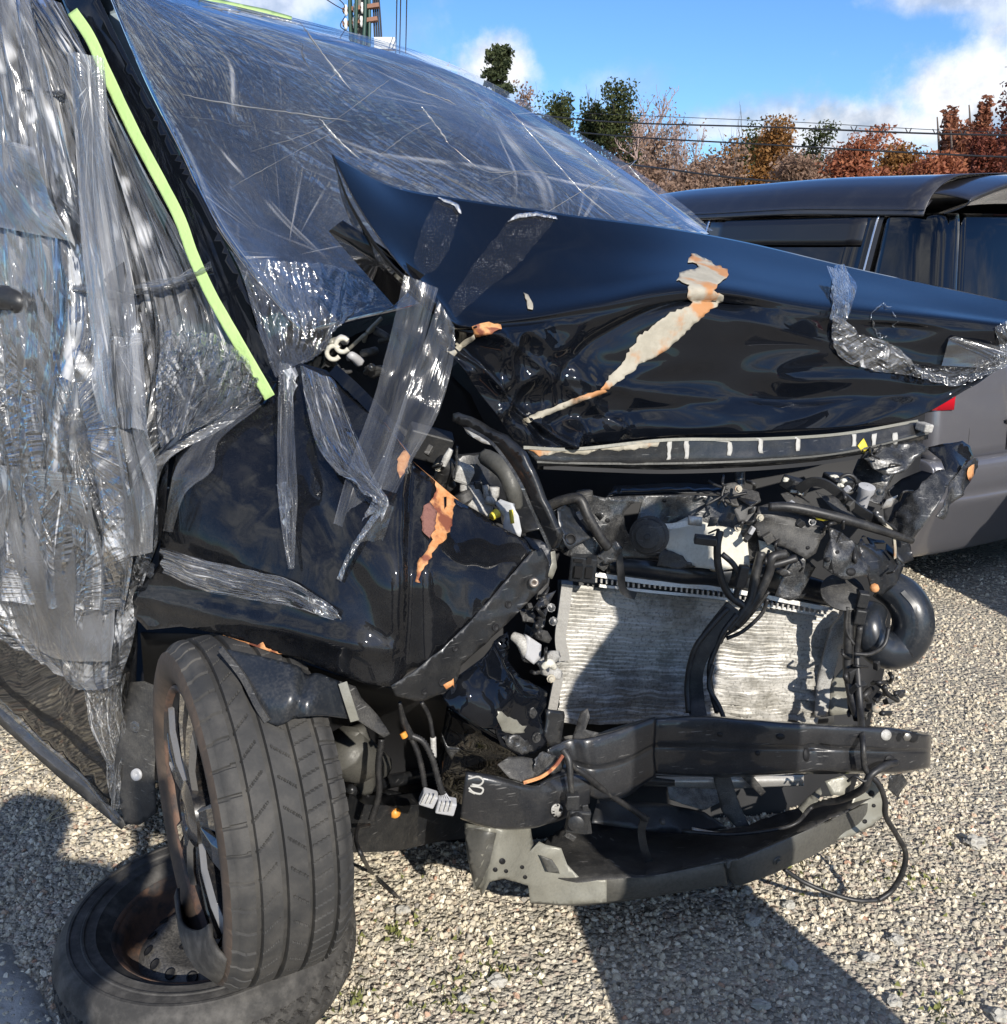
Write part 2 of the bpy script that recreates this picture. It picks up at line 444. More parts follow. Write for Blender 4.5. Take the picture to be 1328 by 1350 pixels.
M_silver = pmat('machined_silver', (.26, .25, .235), .4, .6, dirt=(.12, .09, .06), dirt_amt=.5, dirt_scale=20)
M_chrome = pmat('chrome', (.75, .75, .76), .12, 1)
M_rim = pmat('gloss_black_alloy', (.008, .0085, .01), .22, 0, .8, .5, dirt=(.12, .09, .06), dirt_amt=.35, dirt_scale=14, dirt_lo=.5, dirt_hi=.75)
M_chalk = pmat('white_marker', (.42, .41, .38), .8)
M_red_lens = pmat('red_lens', (.45, .01, .02), .1, coat=1)
def rust_mat(name, a, b_, c_, scale=30):
    m, nt, b = newmat(name); tc = N(nt, 'ShaderNodeTexCoord')
    nz = N(nt, 'ShaderNodeTexNoise', ins={'Vector': tc.outputs['Object'], 'Scale': scale, 'Detail': 8.0, 'Roughness': .7})
    nz2 = N(nt, 'ShaderNodeTexNoise', ins={'Vector': tc.outputs['Object'], 'Scale': scale*.45, 'Detail': 5.0})
    c = MIXC(nt, SMOOTH(nt, nz.outputs[0], .35, .62), a, b_); c = MIXC(nt, SMOOTH(nt, nz2.outputs[0], .52, .62), c, c_)
    nt.links.new(c, b.inputs['Base Color']); b.inputs['Roughness'].default_value = .7
    bp = N(nt, 'ShaderNodeBump', ins={'Height': nz.outputs[0], 'Strength': .5, 'Distance': .004}); nt.links.new(bp.outputs[0], b.inputs['Normal'])
    return m
M_rusto = rust_mat('orange_rust', (.48, .19, .06), (.60, .30, .13), (.20, .06, .03), 60)
M_rustp = rust_mat('rusted_primer', (.33, .30, .235), (.40, .365, .29), (.42, .20, .08), 26)
M_rustw = rust_mat('rusty_wheel_rim', (.06, .045, .038), (.15, .085, .055), (.035, .033, .032), 30)
def rubber(name, col, dust, amt, scale=14):
    m, nt, b = newmat(name); tc = N(nt, 'ShaderNodeTexCoord')
    nz = N(nt, 'ShaderNodeTexNoise', ins={'Vector': tc.outputs['Object'], 'Scale': scale, 'Detail': 8.0, 'Roughness': .65})
    nz2 = N(nt, 'ShaderNodeTexNoise', ins={'Vector': tc.outputs['Object'], 'Scale': 260.0, 'Detail': 2.0})
    f = MATH(nt, 'MULTIPLY', SMOOTH(nt, nz.outputs[0], .38, .72, .1, 1), amt)
    nt.links.new(MIXC(nt, f, col, dust), b.inputs['Base Color']); b.inputs['Roughness'].default_value = .72; b.inputs['Specular IOR Level'].default_value = .35
    bp = N(nt, 'ShaderNodeBump', ins={'Height': nz2.outputs[0], 'Strength': .12, 'Distance': .003}); nt.links.new(bp.outputs[0], b.inputs['Normal'])
    return m
M_rub = rubber('tyre_rubber', (.030, .030, .030), (.13, .12, .105), .42)
M_rubw = rubber('tyre_sidewall_brown', (.05, .04, .033), (.15, .105, .075), .8, 9)
M_ruba = rubber('aged_tyre_rubber', (.028, .027, .026), (.17, .16, .145), .5, 24)
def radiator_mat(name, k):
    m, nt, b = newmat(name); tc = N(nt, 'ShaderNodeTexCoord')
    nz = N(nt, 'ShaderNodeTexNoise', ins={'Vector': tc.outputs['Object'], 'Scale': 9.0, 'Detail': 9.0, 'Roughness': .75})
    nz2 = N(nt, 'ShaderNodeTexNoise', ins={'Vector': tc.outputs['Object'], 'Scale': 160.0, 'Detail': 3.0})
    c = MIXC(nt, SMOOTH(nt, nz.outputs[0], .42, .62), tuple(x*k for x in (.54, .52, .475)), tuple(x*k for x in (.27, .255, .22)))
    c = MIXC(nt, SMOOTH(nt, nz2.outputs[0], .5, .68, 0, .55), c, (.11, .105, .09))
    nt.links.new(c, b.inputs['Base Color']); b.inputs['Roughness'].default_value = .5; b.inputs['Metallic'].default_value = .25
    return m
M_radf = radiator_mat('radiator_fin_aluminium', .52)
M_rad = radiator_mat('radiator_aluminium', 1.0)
M_radd = pmat('radiator_gaps', (.06, .06, .058), .7)
def film_mat(name, haze=.1, glint_white=.6, layers=((60, 2.0, .60, .70),), fans=(), bump=.6, tint=(.93, .95, .97), spark=.5, big=5., rough=.16, clear=.35, wob=.05, bw=1.0):
    "crinkled clear film: see-through sheet with pleats coloured white in place of sun glints (straight layers and fans from tie points) and a glossy, wrinkled skin"
    m, nt, b = newmat(name); tc = N(nt, 'ShaderNodeTexCoord'); uv = tc.outputs['UV']
    outn = nt.nodes['Material Output']
    wv = N(nt, 'ShaderNodeTexNoise', ins={'Vector': uv, 'Scale': 2.2, 'Detail': 2.0})
    wb = N(nt, 'ShaderNodeVectorMath', operation='MULTIPLY_ADD', ins={0: wv.outputs['Color'], 1: (wob, wob*.3, 0), 2: uv})
    lo = N(nt, 'ShaderNodeTexNoise', ins={'Vector': uv, 'Scale': big, 'Detail': 3.0})
    mod = SMOOTH(nt, lo.outputs[0], .38, .64)
    streak, hgt = None, None
    def add(o, lo_, hi_, w, hw):
        nonlocal streak, hgt
        k = MATH(nt, 'MULTIPLY', SMOOTH(nt, o, lo_, hi_), w)
        streak = k if streak is None else MATH(nt, 'MAXIMUM', streak, k)
        hh = MATH(nt, 'MULTIPLY', o, hw); hgt = hh if hgt is None else MATH(nt, 'ADD', hgt, hh)
    for i, L in enumerate(layers):
        su, sv, l0, l1 = L[:4]; rot = L[4] if len(L) > 4 else 0
        mp = N(nt, 'ShaderNodeMapping', ins={'Vector': wb.outputs[0], 'Scale': (su, sv, 1), 'Rotation': (0, 0, 0), 'Location': (i*3.7, i*1.3, i*5.1)})
        if rot:
            mr = N(nt, 'ShaderNodeVectorRotate', rotation_type='Z_AXIS', ins={'Vector': wb.outputs[0], 'Angle': rot}); nt.links.new(mr.outputs[0], mp.inputs['Vector'])
        nz = N(nt, 'ShaderNodeTexNoise', ins={'Vector': mp.outputs[0], 'Scale': 1.0, 'Detail': 2.0, 'Roughness': .5})
        lm = N(nt, 'ShaderNodeTexNoise', ins={'Vector': wb.outputs[0], 'Scale': big*.8+i*1.7, 'Detail': 2.0})
        add(nz.outputs[0], l0, l1, SMOOTH(nt, lm.outputs[0], .42, .60, .03, 1), 1.0 if su < 40 else .2)
    for i, (cx, cy, ax, ay, k, rad) in enumerate(fans):
        sb = N(nt, 'ShaderNodeVectorMath', operation='SUBTRACT', ins={0: wb.outputs[0], 1: (cx+.02, cy+.01, 0)})
        sc = N(nt, 'ShaderNodeVectorMath', operation='MULTIPLY', ins={0: sb.outputs[0], 1: (ax, ay, 0)})
        sx = N(nt, 'ShaderNodeSeparateXYZ', ins={0: sc.outputs[0]})
        ang = MATH(nt, 'ARCTAN2', sx.outputs[1], sx.outputs[0]); r = N(nt, 'ShaderNodeVectorMath', operation='LENGTH', ins={0: sc.outputs[0]}).outputs['Value']
        cv = N(nt, 'ShaderNodeCombineXYZ', ins={0: MATH(nt, 'MULTIPLY', ang, k), 1: MATH(nt, 'MULTIPLY', r, 1.6), 2: i*4.4})
        nz = N(nt, 'ShaderNodeTexNoise', ins={'Vector': cv.outputs[0], 'Scale': 1.0, 'Detail': 2.0})
        fn = N(nt, 'ShaderNodeTexNoise', ins={'Vector': cv.outputs[0], 'Scale': .22})
        w = MATH(nt, 'MULTIPLY', MATH(nt, 'MULTIPLY', SMOOTH(nt, r, rad, rad*.15), SMOOTH(nt, r, .015, .09)), SMOOTH(nt, fn.outputs[0], .40, .56))
        add(nz.outputs[0], .57, .72, w, .5)
    bp = N(nt, 'ShaderNodeBump', ins={'Height': hgt, 'Strength': bump, 'Distance': .03*bw})
    nt.nodes.remove(b)
    tr = N(nt, 'ShaderNodeBsdfTransparent', ins={'Color': (*tint, 1)})
    df = N(nt, 'ShaderNodeBsdfDiffuse', ins={'Color': (.90, .90, .90, 1), 'Normal': bp.outputs[0]})
    tl = N(nt, 'ShaderNodeBsdfTranslucent', ins={'Color': (.9, .9, .9, 1)})
    dt = N(nt, 'ShaderNodeMixShader', ins={0: .35, 1: df.outputs[0], 2: tl.outputs[0]})
    gl = N(nt, 'ShaderNodeBsdfGlossy', ins={'Color': (1, 1, 1, 1), 'Roughness': rough, 'Normal': bp.outputs[0]})
    fac = MATH(nt, 'ADD', MATH(nt, 'MULTIPLY', streak, glint_white), MATH(nt, 'MULTIPLY', MATH(nt, 'ADD', MATH(nt, 'MULTIPLY', mod, 1-clear), clear), haze), clamp=True)  # white diffuse on the pleats stands in for sun glints
    s1 = N(nt, 'ShaderNodeMixShader', ins={0: fac, 1: tr.outputs[0], 2: dt.outputs[0]})
    fr = N(nt, 'ShaderNodeFresnel', ins={'IOR': 1.5, 'Normal': bp.outputs[0]})
    g = MATH(nt, 'MULTIPLY', MATH(nt, 'ADD', fr.outputs[0], .03), spark*2, clamp=True)
    s2 = N(nt, 'ShaderNodeMixShader', ins={0: g, 1: s1.outputs[0], 2: gl.outputs[0]})
    nt.links.new(s2.outputs[0], outn.inputs[0])
    return m
M_film = film_mat('crinkled_film', .20, .80, ((14, 1.0, .59, .67), (64, 1.4, .64, .69), (6, .8, .57, .67), (18, 1.6, .60, .67, .55), (15, 1.4, .60, .67, -.5), (5, 12, .62, .69, .25)), ((.86, .62, 1, 1.2, 16, .40), (.42, .66, 1, 1.3, 18, .35), (.72, .95, 1, 1.2, 22, .34)), 1.0, spark=.62, big=5, rough=.2, bw=1.8)
M_filmw = film_mat('windscreen_film', .06, .34, ((26, .8, .645, .72, .9), (20, .6, .65, .72, -.55), (30, .8, .65, .72, .25), (16, .5, .64, .71, 1.25)), ((.84, .60, 1.2, 1, 26, .40), (.10, .86, 1.6, 1, 30, .42), (.66, .98, 1.2, 1, 24, .36)), .22, (.93, .96, .97), .95, big=4, rough=.10, clear=.5)
M_tape = film_mat('clear_tape', .07, .22, ((9, .6, .62, .70), (26, 1.0, .66, .72)), (), .12, (.90, .91, .92), .35, big=2.5, rough=.10)
M_tapes = film_mat('glint_streaked_tape', .10, .62, ((8, .8, .60, .68), (22, 1.4, .62, .70), (12, 2.0, .66, .72, .8)), (), .5, (.9, .92, .94), .6, big=2.2, rough=.16)  # white streaks colour in the glints along the tape
M_tapew = film_mat('silvery_crumpled_tape', .18, .85, ((7, .7, .56, .66), (16, 1.2, .58, .68), (10, 2.0, .62, .70, .8)), (), .8, (.9, .93, .95), 1.3, big=2.4, rough=.12)  # strong white streaks colour in bright reflections on the crumples
def residue_mat():
    m, nt, b = newmat('adhesive_specks'); tc = N(nt, 'ShaderNodeTexCoord'); outn = nt.nodes['Material Output']
    n1 = N(nt, 'ShaderNodeTexNoise', ins={'Vector': tc.outputs['UV'], 'Scale': 70.0, 'Detail': 3.0}); n2 = N(nt, 'ShaderNodeTexNoise', ins={'Vector': tc.outputs['UV'], 'Scale': 5.0, 'Detail': 2.0})
    f = MATH(nt, 'ADD', MATH(nt, 'MULTIPLY', SMOOTH(nt, n1.outputs[0], .60, .70), SMOOTH(nt, n2.outputs[0], .42, .66, .05, .7)), .012, clamp=True)
    b.inputs['Base Color'].default_value = (.5, .5, .5, 1); b.inputs['Roughness'].default_value = .5
    tr = N(nt, 'ShaderNodeBsdfTransparent'); mx = N(nt, 'ShaderNodeMixShader', ins={0: f, 1: tr.outputs[0], 2: b.outputs[0]}); nt.links.new(mx.outputs[0], outn.inputs[0]); return m
M_res = residue_mat()
def glass_mat(name, tint, base=.06, mul=1.6):
    m, nt, b = newmat(name); outn = nt.nodes['Material Output']; nt.nodes.remove(b)
    tr = N(nt, 'ShaderNodeBsdfTransparent', ins={'Color': (*tint, 1)})
    gl = N(nt, 'ShaderNodeBsdfGlossy', ins={'Color': (1, 1, 1, 1), 'Roughness': .02})
    fr = N(nt, 'ShaderNodeFresnel', ins={'IOR': 1.52})
    s = N(nt, 'ShaderNodeMixShader', ins={0: MATH(nt, 'ADD', MATH(nt, 'MULTIPLY', fr.outputs[0], mul), base, clamp=True), 1: tr.outputs[0], 2: gl.outputs[0]})
    nt.links.new(s.outputs[0], outn.inputs[0]); return m
M_glass = glass_mat('windscreen_glass', (.58, .84, .90), .38, 2.4)
M_privacy = glass_mat('privacy_glass', (.03, .035, .04), .02, 1.0)
M_cabin = pmat('cabin_grey', (.20, .24, .25), .8, var=.3)
M_green = pmat('green_masking_tape', (.38, .54, .20), .6, var=.12, bump=.25, bump_scale=120)
M_vanr = pmat('grey_van_paint_dim', (.030, .029, .034), .3, .3, .9, .5, dirt=DUST, dirt_amt=.10, dirt_scale=30)  # darker copy of the van grey; the roof's dimness is in the colour
M_van = pmat('grey_van_paint_lit', (.135, .134, .148), .3, .35, .9, .5, dirt=DUST, dirt_amt=.10, dirt_scale=30)  # van grey lightened so the shadowed body looks lit
M_vanb = pmat('van_black_trim', (.012, .012, .014), .35, coat=.3)
M_plate = pmat('cream_number_plate', (.62, .56, .42), .5)
# ground
def gravel_ground():
    m, nt, b = newmat('gravel_ground'); tc = N(nt, 'ShaderNodeTexCoord'); co = tc.outputs['Object']
    v = N(nt, 'ShaderNodeTexVoronoi', ins={'Vector': co, 'Scale': 75.0, 'Randomness': 1.0})
    v2 = N(nt, 'ShaderNodeTexVoronoi', ins={'Vector': co, 'Scale': 150.0, 'Randomness': 1.0})
    nz = N(nt, 'ShaderNodeTexNoise', ins={'Vector': co, 'Scale': 2.5, 'Detail': 6.0})
    sx = N(nt, 'ShaderNodeSeparateXYZ', ins={0: v.outputs['Color']})
    rp = N(nt, 'ShaderNodeValToRGB', ins={0: sx.outputs[0]}); e = rp.color_ramp
    e.elements[0].position = 0; e.elements[0].color = (.22, .20, .165, 1); e.elements[1].position = 1; e.elements[1].color = (.66, .60, .49, 1)
    for p, c in ((.35, (.42, .38, .30, 1)), (.7, (.54, .49, .395, 1)), (.93, (.42, .32, .25, 1))):
        q = e.elements.new(p); q.color = c
    nzb = N(nt, 'ShaderNodeTexNoise', ins={'Vector': co, 'Scale': .9, 'Detail': 7.0, 'Roughness': .65})
    c = MIXC(nt, SMOOTH(nt, nz.outputs[0], .45, .65, 0, .35), rp.outputs[0], (.30, .27, .21))
    c = MIXC(nt, SMOOTH(nt, nzb.outputs[0], .44, .60, 0, .5), c, (.42, .38, .30))
    nt.links.new(c, b.inputs['Base Color']); b.inputs['Roughness'].default_value = .9; b.inputs['Specular IOR Level'].default_value = .2
    h = MATH(nt, 'ADD', MATH(nt, 'MULTIPLY', v.outputs['Distance'], -1.0), MATH(nt, 'MULTIPLY', v2.outputs['Distance'], -.4))
    bp = N(nt, 'ShaderNodeBump', ins={'Height': h, 'Strength': 1.0, 'Distance': .012}); nt.links.new(bp.outputs[0], b.inputs['Normal'])
    return m
M_ground = gravel_ground()
def stone_mat():
    m, nt, b = newmat('gravel_stone'); oi = N(nt, 'ShaderNodeObjectInfo'); tc = N(nt, 'ShaderNodeTexCoord')
    rp = N(nt, 'ShaderNodeValToRGB', ins={0: oi.outputs['Random']}); e = rp.color_ramp
    e.elements[0].position = 0; e.elements[0].color = (.22, .215, .21, 1); e.elements[1].position = 1; e.elements[1].color = (.72, .67, .57, 1)
    for p, c in ((.18, (.40, .365, .31, 1)), (.45, (.56, .515, .43, 1)), (.62, (.48, .435, .345, 1)), (.8, (.62, .575, .485, 1)), (.95, (.74, .70, .61, 1)), (.965, (.38, .22, .16, 1)), (.98, (.45, .33, .25, 1))):
        q = e.elements.new(p); q.color = c
    nz = N(nt, 'ShaderNodeTexNoise', ins={'Vector': tc.outputs['Object'], 'Scale': 3.0, 'Detail': 5.0})
    c = MIXC(nt, SMOOTH(nt, nz.outputs[0], .4, .65, 0, .3), MIXC(nt, 1.0, rp.outputs[0], (1.16, 1.12, 1.03), 'MULTIPLY'), (.30, .27, .22))
    nt.links.new(c, b.inputs['Base Color']); b.inputs['Roughness'].default_value = .85; b.inputs['Specular IOR Level'].default_value = .3
    return m
M_stone = stone_mat()
M_rock = pmat('loose_stone', (.43, .41, .36), .85, var=.25, dirt=(.2, .18, .15), dirt_amt=.5, dirt_scale=30, bump=.5, bump_scale=60)
M_conc = pmat('worn_concrete', (.46, .445, .41), .85, var=.2, dirt=(.2, .19, .17), dirt_amt=.5, dirt_scale=9, bump=.4, bump_scale=80)
M_straw = pmat('dry_straw', (.55, .46, .28), .7)
M_moss = pmat('moss', (.16, .17, .05), .9, var=.3)
# ------------------------------------------------------------------ ground
def gsheet(name, pts, z, mat, res=1):
    return mk(name, [(x, y, z) for x, y in pts], [tuple(range(len(pts)))], mat, None, smooth=False)
def ground_h(x, y): return .012*noise.noise(Vector((x*1.3, y*1.3, .4)))+.006*noise.noise(Vector((x*5, y*5, 2.)))
gx = np.r_[np.linspace(-400, -8, 8), np.linspace(-6, 7, 66), np.linspace(9, 400, 8)]
gy = np.r_[np.linspace(-60, -3, 5), np.linspace(-2, 9, 60), np.linspace(11, 600, 12)]
gv = [(x, y, (ground_h(x, y) if -6.5 < x < 7.5 and -2.5 < y < 9.5 else 0)) for y in gy for x in gx]
nxg = len(gx)-1
ground = mk('ground', gv, grid_faces(nxg, len(gy)-1), M_ground); tag(ground, kind='structure')
# worn concrete apron at the near left corner
ap = [PZ(-400, 1190, 0)[:2], PZ(-150, 1215, 0)[:2], PZ(20, 1248, 0)[:2], PZ(70, 1330, 0)[:2], PZ(120, 1480, 0)[:2], PZ(-500, 1480, 0)[:2]]
av = []; 
v2, af = tri_region([(p[0]*100, p[1]*100) for p in ap], 6, 1.5)
slab = mk('concrete_slab', [(x/100, y/100, .0025+ground_h(x/100, y/100)) for x, y in v2], af, M_conc, None, smooth=True, thick=.012, off=-1)
tag(slab, kind='structure')
# gravel: instanced stones over the part of the yard the camera sees
def gravel_nodes(density, dens_far, rmin, rmax):
    g = bpy.data.node_groups.new('gravel_scatter', 'GeometryNodeTree')
    g.interface.new_socket('Geometry', in_out='INPUT', socket_type='NodeSocketGeometry')
    g.interface.new_socket('Geometry', in_out='OUTPUT', socket_type='NodeSocketGeometry')
    gi = g.nodes.new('NodeGroupInput'); go = g.nodes.new('NodeGroupOutput'); L = g.links.new
    pos = g.nodes.new('GeometryNodeInputPosition')
    ln = g.nodes.new('ShaderNodeVectorMath'); ln.operation = 'DISTANCE'; L(pos.outputs[0], ln.inputs[0]); ln.inputs[1].default_value = (0, .2, 0)
    mr = g.nodes.new('ShaderNodeMapRange'); L(ln.outputs['Value'], mr.inputs[0])
    mr.inputs[1].default_value = 1.8; mr.inputs[2].default_value = 5.0; mr.inputs[3].default_value = density; mr.inputs[4].default_value = dens_far
    dp = g.nodes.new('GeometryNodeDistributePointsOnFaces'); L(gi.outputs[0], dp.inputs['Mesh']); L(mr.outputs[0], dp.inputs['Density'])
    jn = g.nodes.new('GeometryNodeJoinGeometry')
    for k in range(6):
        ic = g.nodes.new('GeometryNodeMeshIcoSphere'); ic.inputs['Radius'].default_value = 1; ic.inputs['Subdivisions'].default_value = 3 if k < 2 else 2
        nzn = g.nodes.new('ShaderNodeTexNoise'); nzn.inputs['Scale'].default_value = .75+.12*k
        nzn.inputs['Detail'].default_value = 2
        ps = g.nodes.new('GeometryNodeInputPosition'); ad = g.nodes.new('ShaderNodeVectorMath'); ad.operation = 'ADD'
        L(ps.outputs[0], ad.inputs[0]); ad.inputs[1].default_value = (k*7.3, k*3.1, 1.7*k); L(ad.outputs[0], nzn.inputs['Vector'])
        sb = g.nodes.new('ShaderNodeVectorMath'); sb.operation = 'SUBTRACT'; L(nzn.outputs['Color'], sb.inputs[0]); sb.inputs[1].default_value = (.5, .5, .5)
        sc = g.nodes.new('ShaderNodeVectorMath'); sc.operation = 'SCALE'; L(sb.outputs[0], sc.inputs[0]); sc.inputs['Scale'].default_value = 1.5
        sp = g.nodes.new('GeometryNodeSetPosition'); L(ic.outputs[0], sp.inputs[0]); L(sc.outputs[0], sp.inputs['Offset'])
        sm = g.nodes.new('GeometryNodeSetMaterial'); L(sp.outputs[0], sm.inputs[0]); sm.inputs['Material'].default_value = M_stone
        ti = g.nodes.new('GeometryNodeGeometryToInstance'); L(sm.outputs[0], ti.inputs[0]); L(ti.outputs[0], jn.inputs[0])
    ip = g.nodes.new('GeometryNodeInstanceOnPoints'); L(dp.outputs[0], ip.inputs['Points']); L(jn.outputs[0], ip.inputs['Instance']); ip.inputs['Pick Instance'].default_value = True
    rv = g.nodes.new('FunctionNodeRandomValue'); rv.data_type = 'FLOAT_VECTOR'; rv.inputs[0].default_value = (0, 0, 0); rv.inputs[1].default_value = (6.28, 6.28, 6.28)
    L(rv.outputs[0], ip.inputs['Rotation'])
    r1 = g.nodes.new('FunctionNodeRandomValue'); r1.data_type = 'FLOAT'; r1.inputs[2].default_value = 0; r1.inputs[3].default_value = 1; r1.inputs['Seed'].default_value = 5
    pw = g.nodes.new('ShaderNodeMath'); pw.operation = 'POWER'; L(r1.outputs[1], pw.inputs[0]); pw.inputs[1].default_value = 3.6
    ma = g.nodes.new('ShaderNodeMath'); ma.operation = 'MULTIPLY_ADD'; L(pw.outputs[0], ma.inputs[0]); ma.inputs[1].default_value = rmax-rmin; ma.inputs[2].default_value = rmin
    r2 = g.nodes.new('FunctionNodeRandomValue'); r2.data_type = 'FLOAT_VECTOR'; r2.inputs[0].default_value = (.8, .7, .45); r2.inputs[1].default_value = (1.25, 1.0, .8); r2.inputs['Seed'].default_value = 9
    vs = g.nodes.new('ShaderNodeVectorMath'); vs.operation = 'SCALE'; L(r2.outputs[0], vs.inputs[0]); L(ma.outputs[0], vs.inputs['Scale'])
    L(vs.outputs[0], ip.inputs['Scale']); L(ip.outputs[0], go.inputs[0])
    return g
gp = [PZ(-260, 1420, 0), PZ(1560, 1420, 0), PZ(1700, 740, 0), PZ(1150, 730, 0), PZ(560, 1000, 0), PZ(-250, 880, 0)]
v2, gf = tri_region([(p[0]*100, p[1]*100) for p in gp], 14)
gr = mk('gravel', [(x/100, y/100, ground_h(x/100, y/100)-.001) for x, y in v2], gf, M_stone)
tag(gr, kind='stuff')
md = gr.modifiers.new('scatter', 'NODES'); md.node_group = gravel_nodes(17000, 3600, .0017, .0088)
# moss and dry bits among the gravel
mv, mf = [], []
for cx, cy, n, s in ((650, 1285, 70, .09), (520, 1230, 60, .08), (470, 1320, 40, .05), (1200, 1160, 50, .10), (1235, 1330, 40, .06), (1050, 1140, 40, .07), (590, 1320, 40, .05)):
    c = PZ(cx, cy, 0)
    for _ in range(n):
        a, q = random.random()*6.28, random.gauss(0, s)
        x, y = c[0]+math.cos(a)*q, c[1]+math.sin(a)*q; h = random.uniform(.006, .014); w = random.uniform(.003, .008); t = random.random()*6.28
        b = len(mv); z = ground_h(x, y)+.003
        mv += [(x-w*math.cos(t), y-w*math.sin(t), z), (x+w*math.cos(t), y+w*math.sin(t), z), (x+random.gauss(0, .004), y+random.gauss(0, .004), z+h)]; mf.append((b, b+1, b+2))
tag(mk('moss', mv, mf, M_moss, None, smooth=False), kind='stuff')
sv, sf = [], []
for _ in range(26):
    p = PZ(random.uniform(-20, 90), random.uniform(930, 1120), 0); a = random.gauss(1.2, .5); l = random.uniform(.04, .16)
    m1 = sweep([p+(0, 0, .012), p+(math.cos(a)*l*.5, math.sin(a)*l*.5, .03), p+(math.cos(a+.2)*l, math.sin(a+.2)*l, .012)], [.0012, .0006], sides=4, n=6)
    sv, sf = join((sv, sf), m1)
tag(mk('dry_grass', sv, sf, M_straw), kind='stuff')
def stone_mesh(r, seed):
    bm = bmesh.new(); bmesh.ops.create_icosphere(bm, subdivisions=3, radius=1)
    rg = random.Random(seed); s = (rg.uniform(.9, 1.3), rg.uniform(.7, 1.0), rg.uniform(.5, .75))
    V = [np.array((v.co.x*s[0], v.co.y*s[1], v.co.z*s[2]))*r*.85*(1+.55*fb(v.co, 1.5, 2, seed*1.3)) for v in bm.verts]
    Fs = [tuple(v.index for v in f.verts) for f in bm.faces]; bm.free(); return V, Fs
stones = [(992, 1213, 12, 'grey wedge-shaped stone in the dark shadow in front of the bumper'), (1042, 1270, 12, 'rounded pale stone at the edge of the dark shadow on the gravel'),
          (1182, 1238, 10, 'ochre tinted pebble on the sunlit gravel at the right'), (1286, 1112, 13, 'upright pale stone casting a short shadow in the sunlit gravel'),
          (1148, 1262, 11, 'cream angular stone left of the ochre pebble'), (1180, 1316, 11, 'white rounded stone near the right bottom corner'),
          (655, 1292, 14, 'oval white stone in the sunlit gravel in front of the crossmember'), (532, 1198, 9, 'small white stone where the cut wire ends on the gravel'),
          (1040, 1192, 9, 'pale stone under the hanging cable loop'), (1066, 1166, 8, 'small white stone beside the cable loop'), (985, 1172, 8, 'grey stone against the foot of the crossmember'),
          (612, 1314, 9, 'small cream stone left of the oval white stone'), (1004, 1322, 11, 'bluish stone deep in the dark shadow'), (1320, 1338, 15, 'large pale stone cut by the right bottom edge')]
for i, (x, y, r, lb) in enumerate(stones):
    p = PZ(x, y, .01); dist = p[1]/(CP+(675-y)/F*SP); rr = r*dist/F
    V, Fs = stone_mesh(rr, i+3); o = mk('stone', [v for v in V], Fs, M_rock, smooth=False)
    o.location = (p[0], p[1], ground_h(p[0], p[1])+rr*.45); tag(o, lb, 'stone', 'loose stones on the gravel')
# ------------------------------------------------------------------ trees beyond the yard
def leafmat(name, a, b_, tl=.35):
    m, nt, b = newmat(name); outn = nt.nodes['Material Output']; gi = N(nt, 'ShaderNodeNewGeometry'); tc = N(nt, 'ShaderNodeTexCoord')
    nz = N(nt, 'ShaderNodeTexNoise', ins={'Vector': tc.outputs['Object'], 'Scale': 1.1, 'Detail': 3.0})
    f = MATH(nt, 'ADD', MATH(nt, 'MULTIPLY', gi.outputs['Random Per Island'], .6), MATH(nt, 'MULTIPLY', SMOOTH(nt, nz.outputs[0], .35, .65), .4))
    c = MIXC(nt, f, a, b_); nt.links.new(c, b.inputs['Base Color']); b.inputs['Roughness'].default_value = .6; b.inputs['Specular IOR Level'].default_value = .25
    t = N(nt, 'ShaderNodeBsdfTranslucent', ins={'Color': c}); s = N(nt, 'ShaderNodeMixShader', ins={0: tl, 1: b.outputs[0], 2: t.outputs[0]})
    nt.links.new(s.outputs[0], outn.inputs[0]); return m
L_pine = leafmat('pine_needles', (.03, .045, .022), (.09, .105, .045)); L_green = leafmat('evergreen_leaves', (.03, .045, .018), (.10, .11, .035))
L_red = leafmat('red_autumn_leaves', (.26, .08, .045), (.44, .18, .09)); L_or = leafmat('orange_autumn_leaves', (.22, .10, .03), (.34, .18, .06))
L_br = leafmat('dry_brown_leaves', (.22, .14, .10), (.36, .24, .17)); L_dk = leafmat('dark_red_leaves', (.11, .03, .02), (.26, .08, .045))
L_rw = leafmat('russet_needles', (.22, .085, .05), (.36, .16, .09))
M_bark = pmat('tree_bark', (.11, .085, .07), .9, var=.3, bump=.5, bump_scale=20)
M_twig = pmat('bare_twigs', (.38, .28, .25), .9, var=.3)
def leaves(centres, per, spread, size, seed):
    rg = np.random.default_rng(seed); C_ = np.asarray(centres, float); n = len(C_)*per
    c = np.repeat(C_, per, 0)+np.clip(rg.normal(0, 1, (n, 3)), -1.5, 1.5)*np.asarray(spread)
    a = rg.normal(0, 1, (n, 3)); a /= np.linalg.norm(a, axis=1, keepdims=True); b = np.cross(a, rg.normal(0, 1, (n, 3))); b /= np.linalg.norm(b, axis=1, keepdims=True)
    s = size*rg.uniform(.5, 1.3, (n, 1))
    V = np.stack([c-a*s, c+b*s*.55, c+a*s, c-b*s*.55], 1).reshape(-1, 3)
    return V, [(4*i, 4*i+1, 4*i+2, 4*i+3) for i in range(n)]
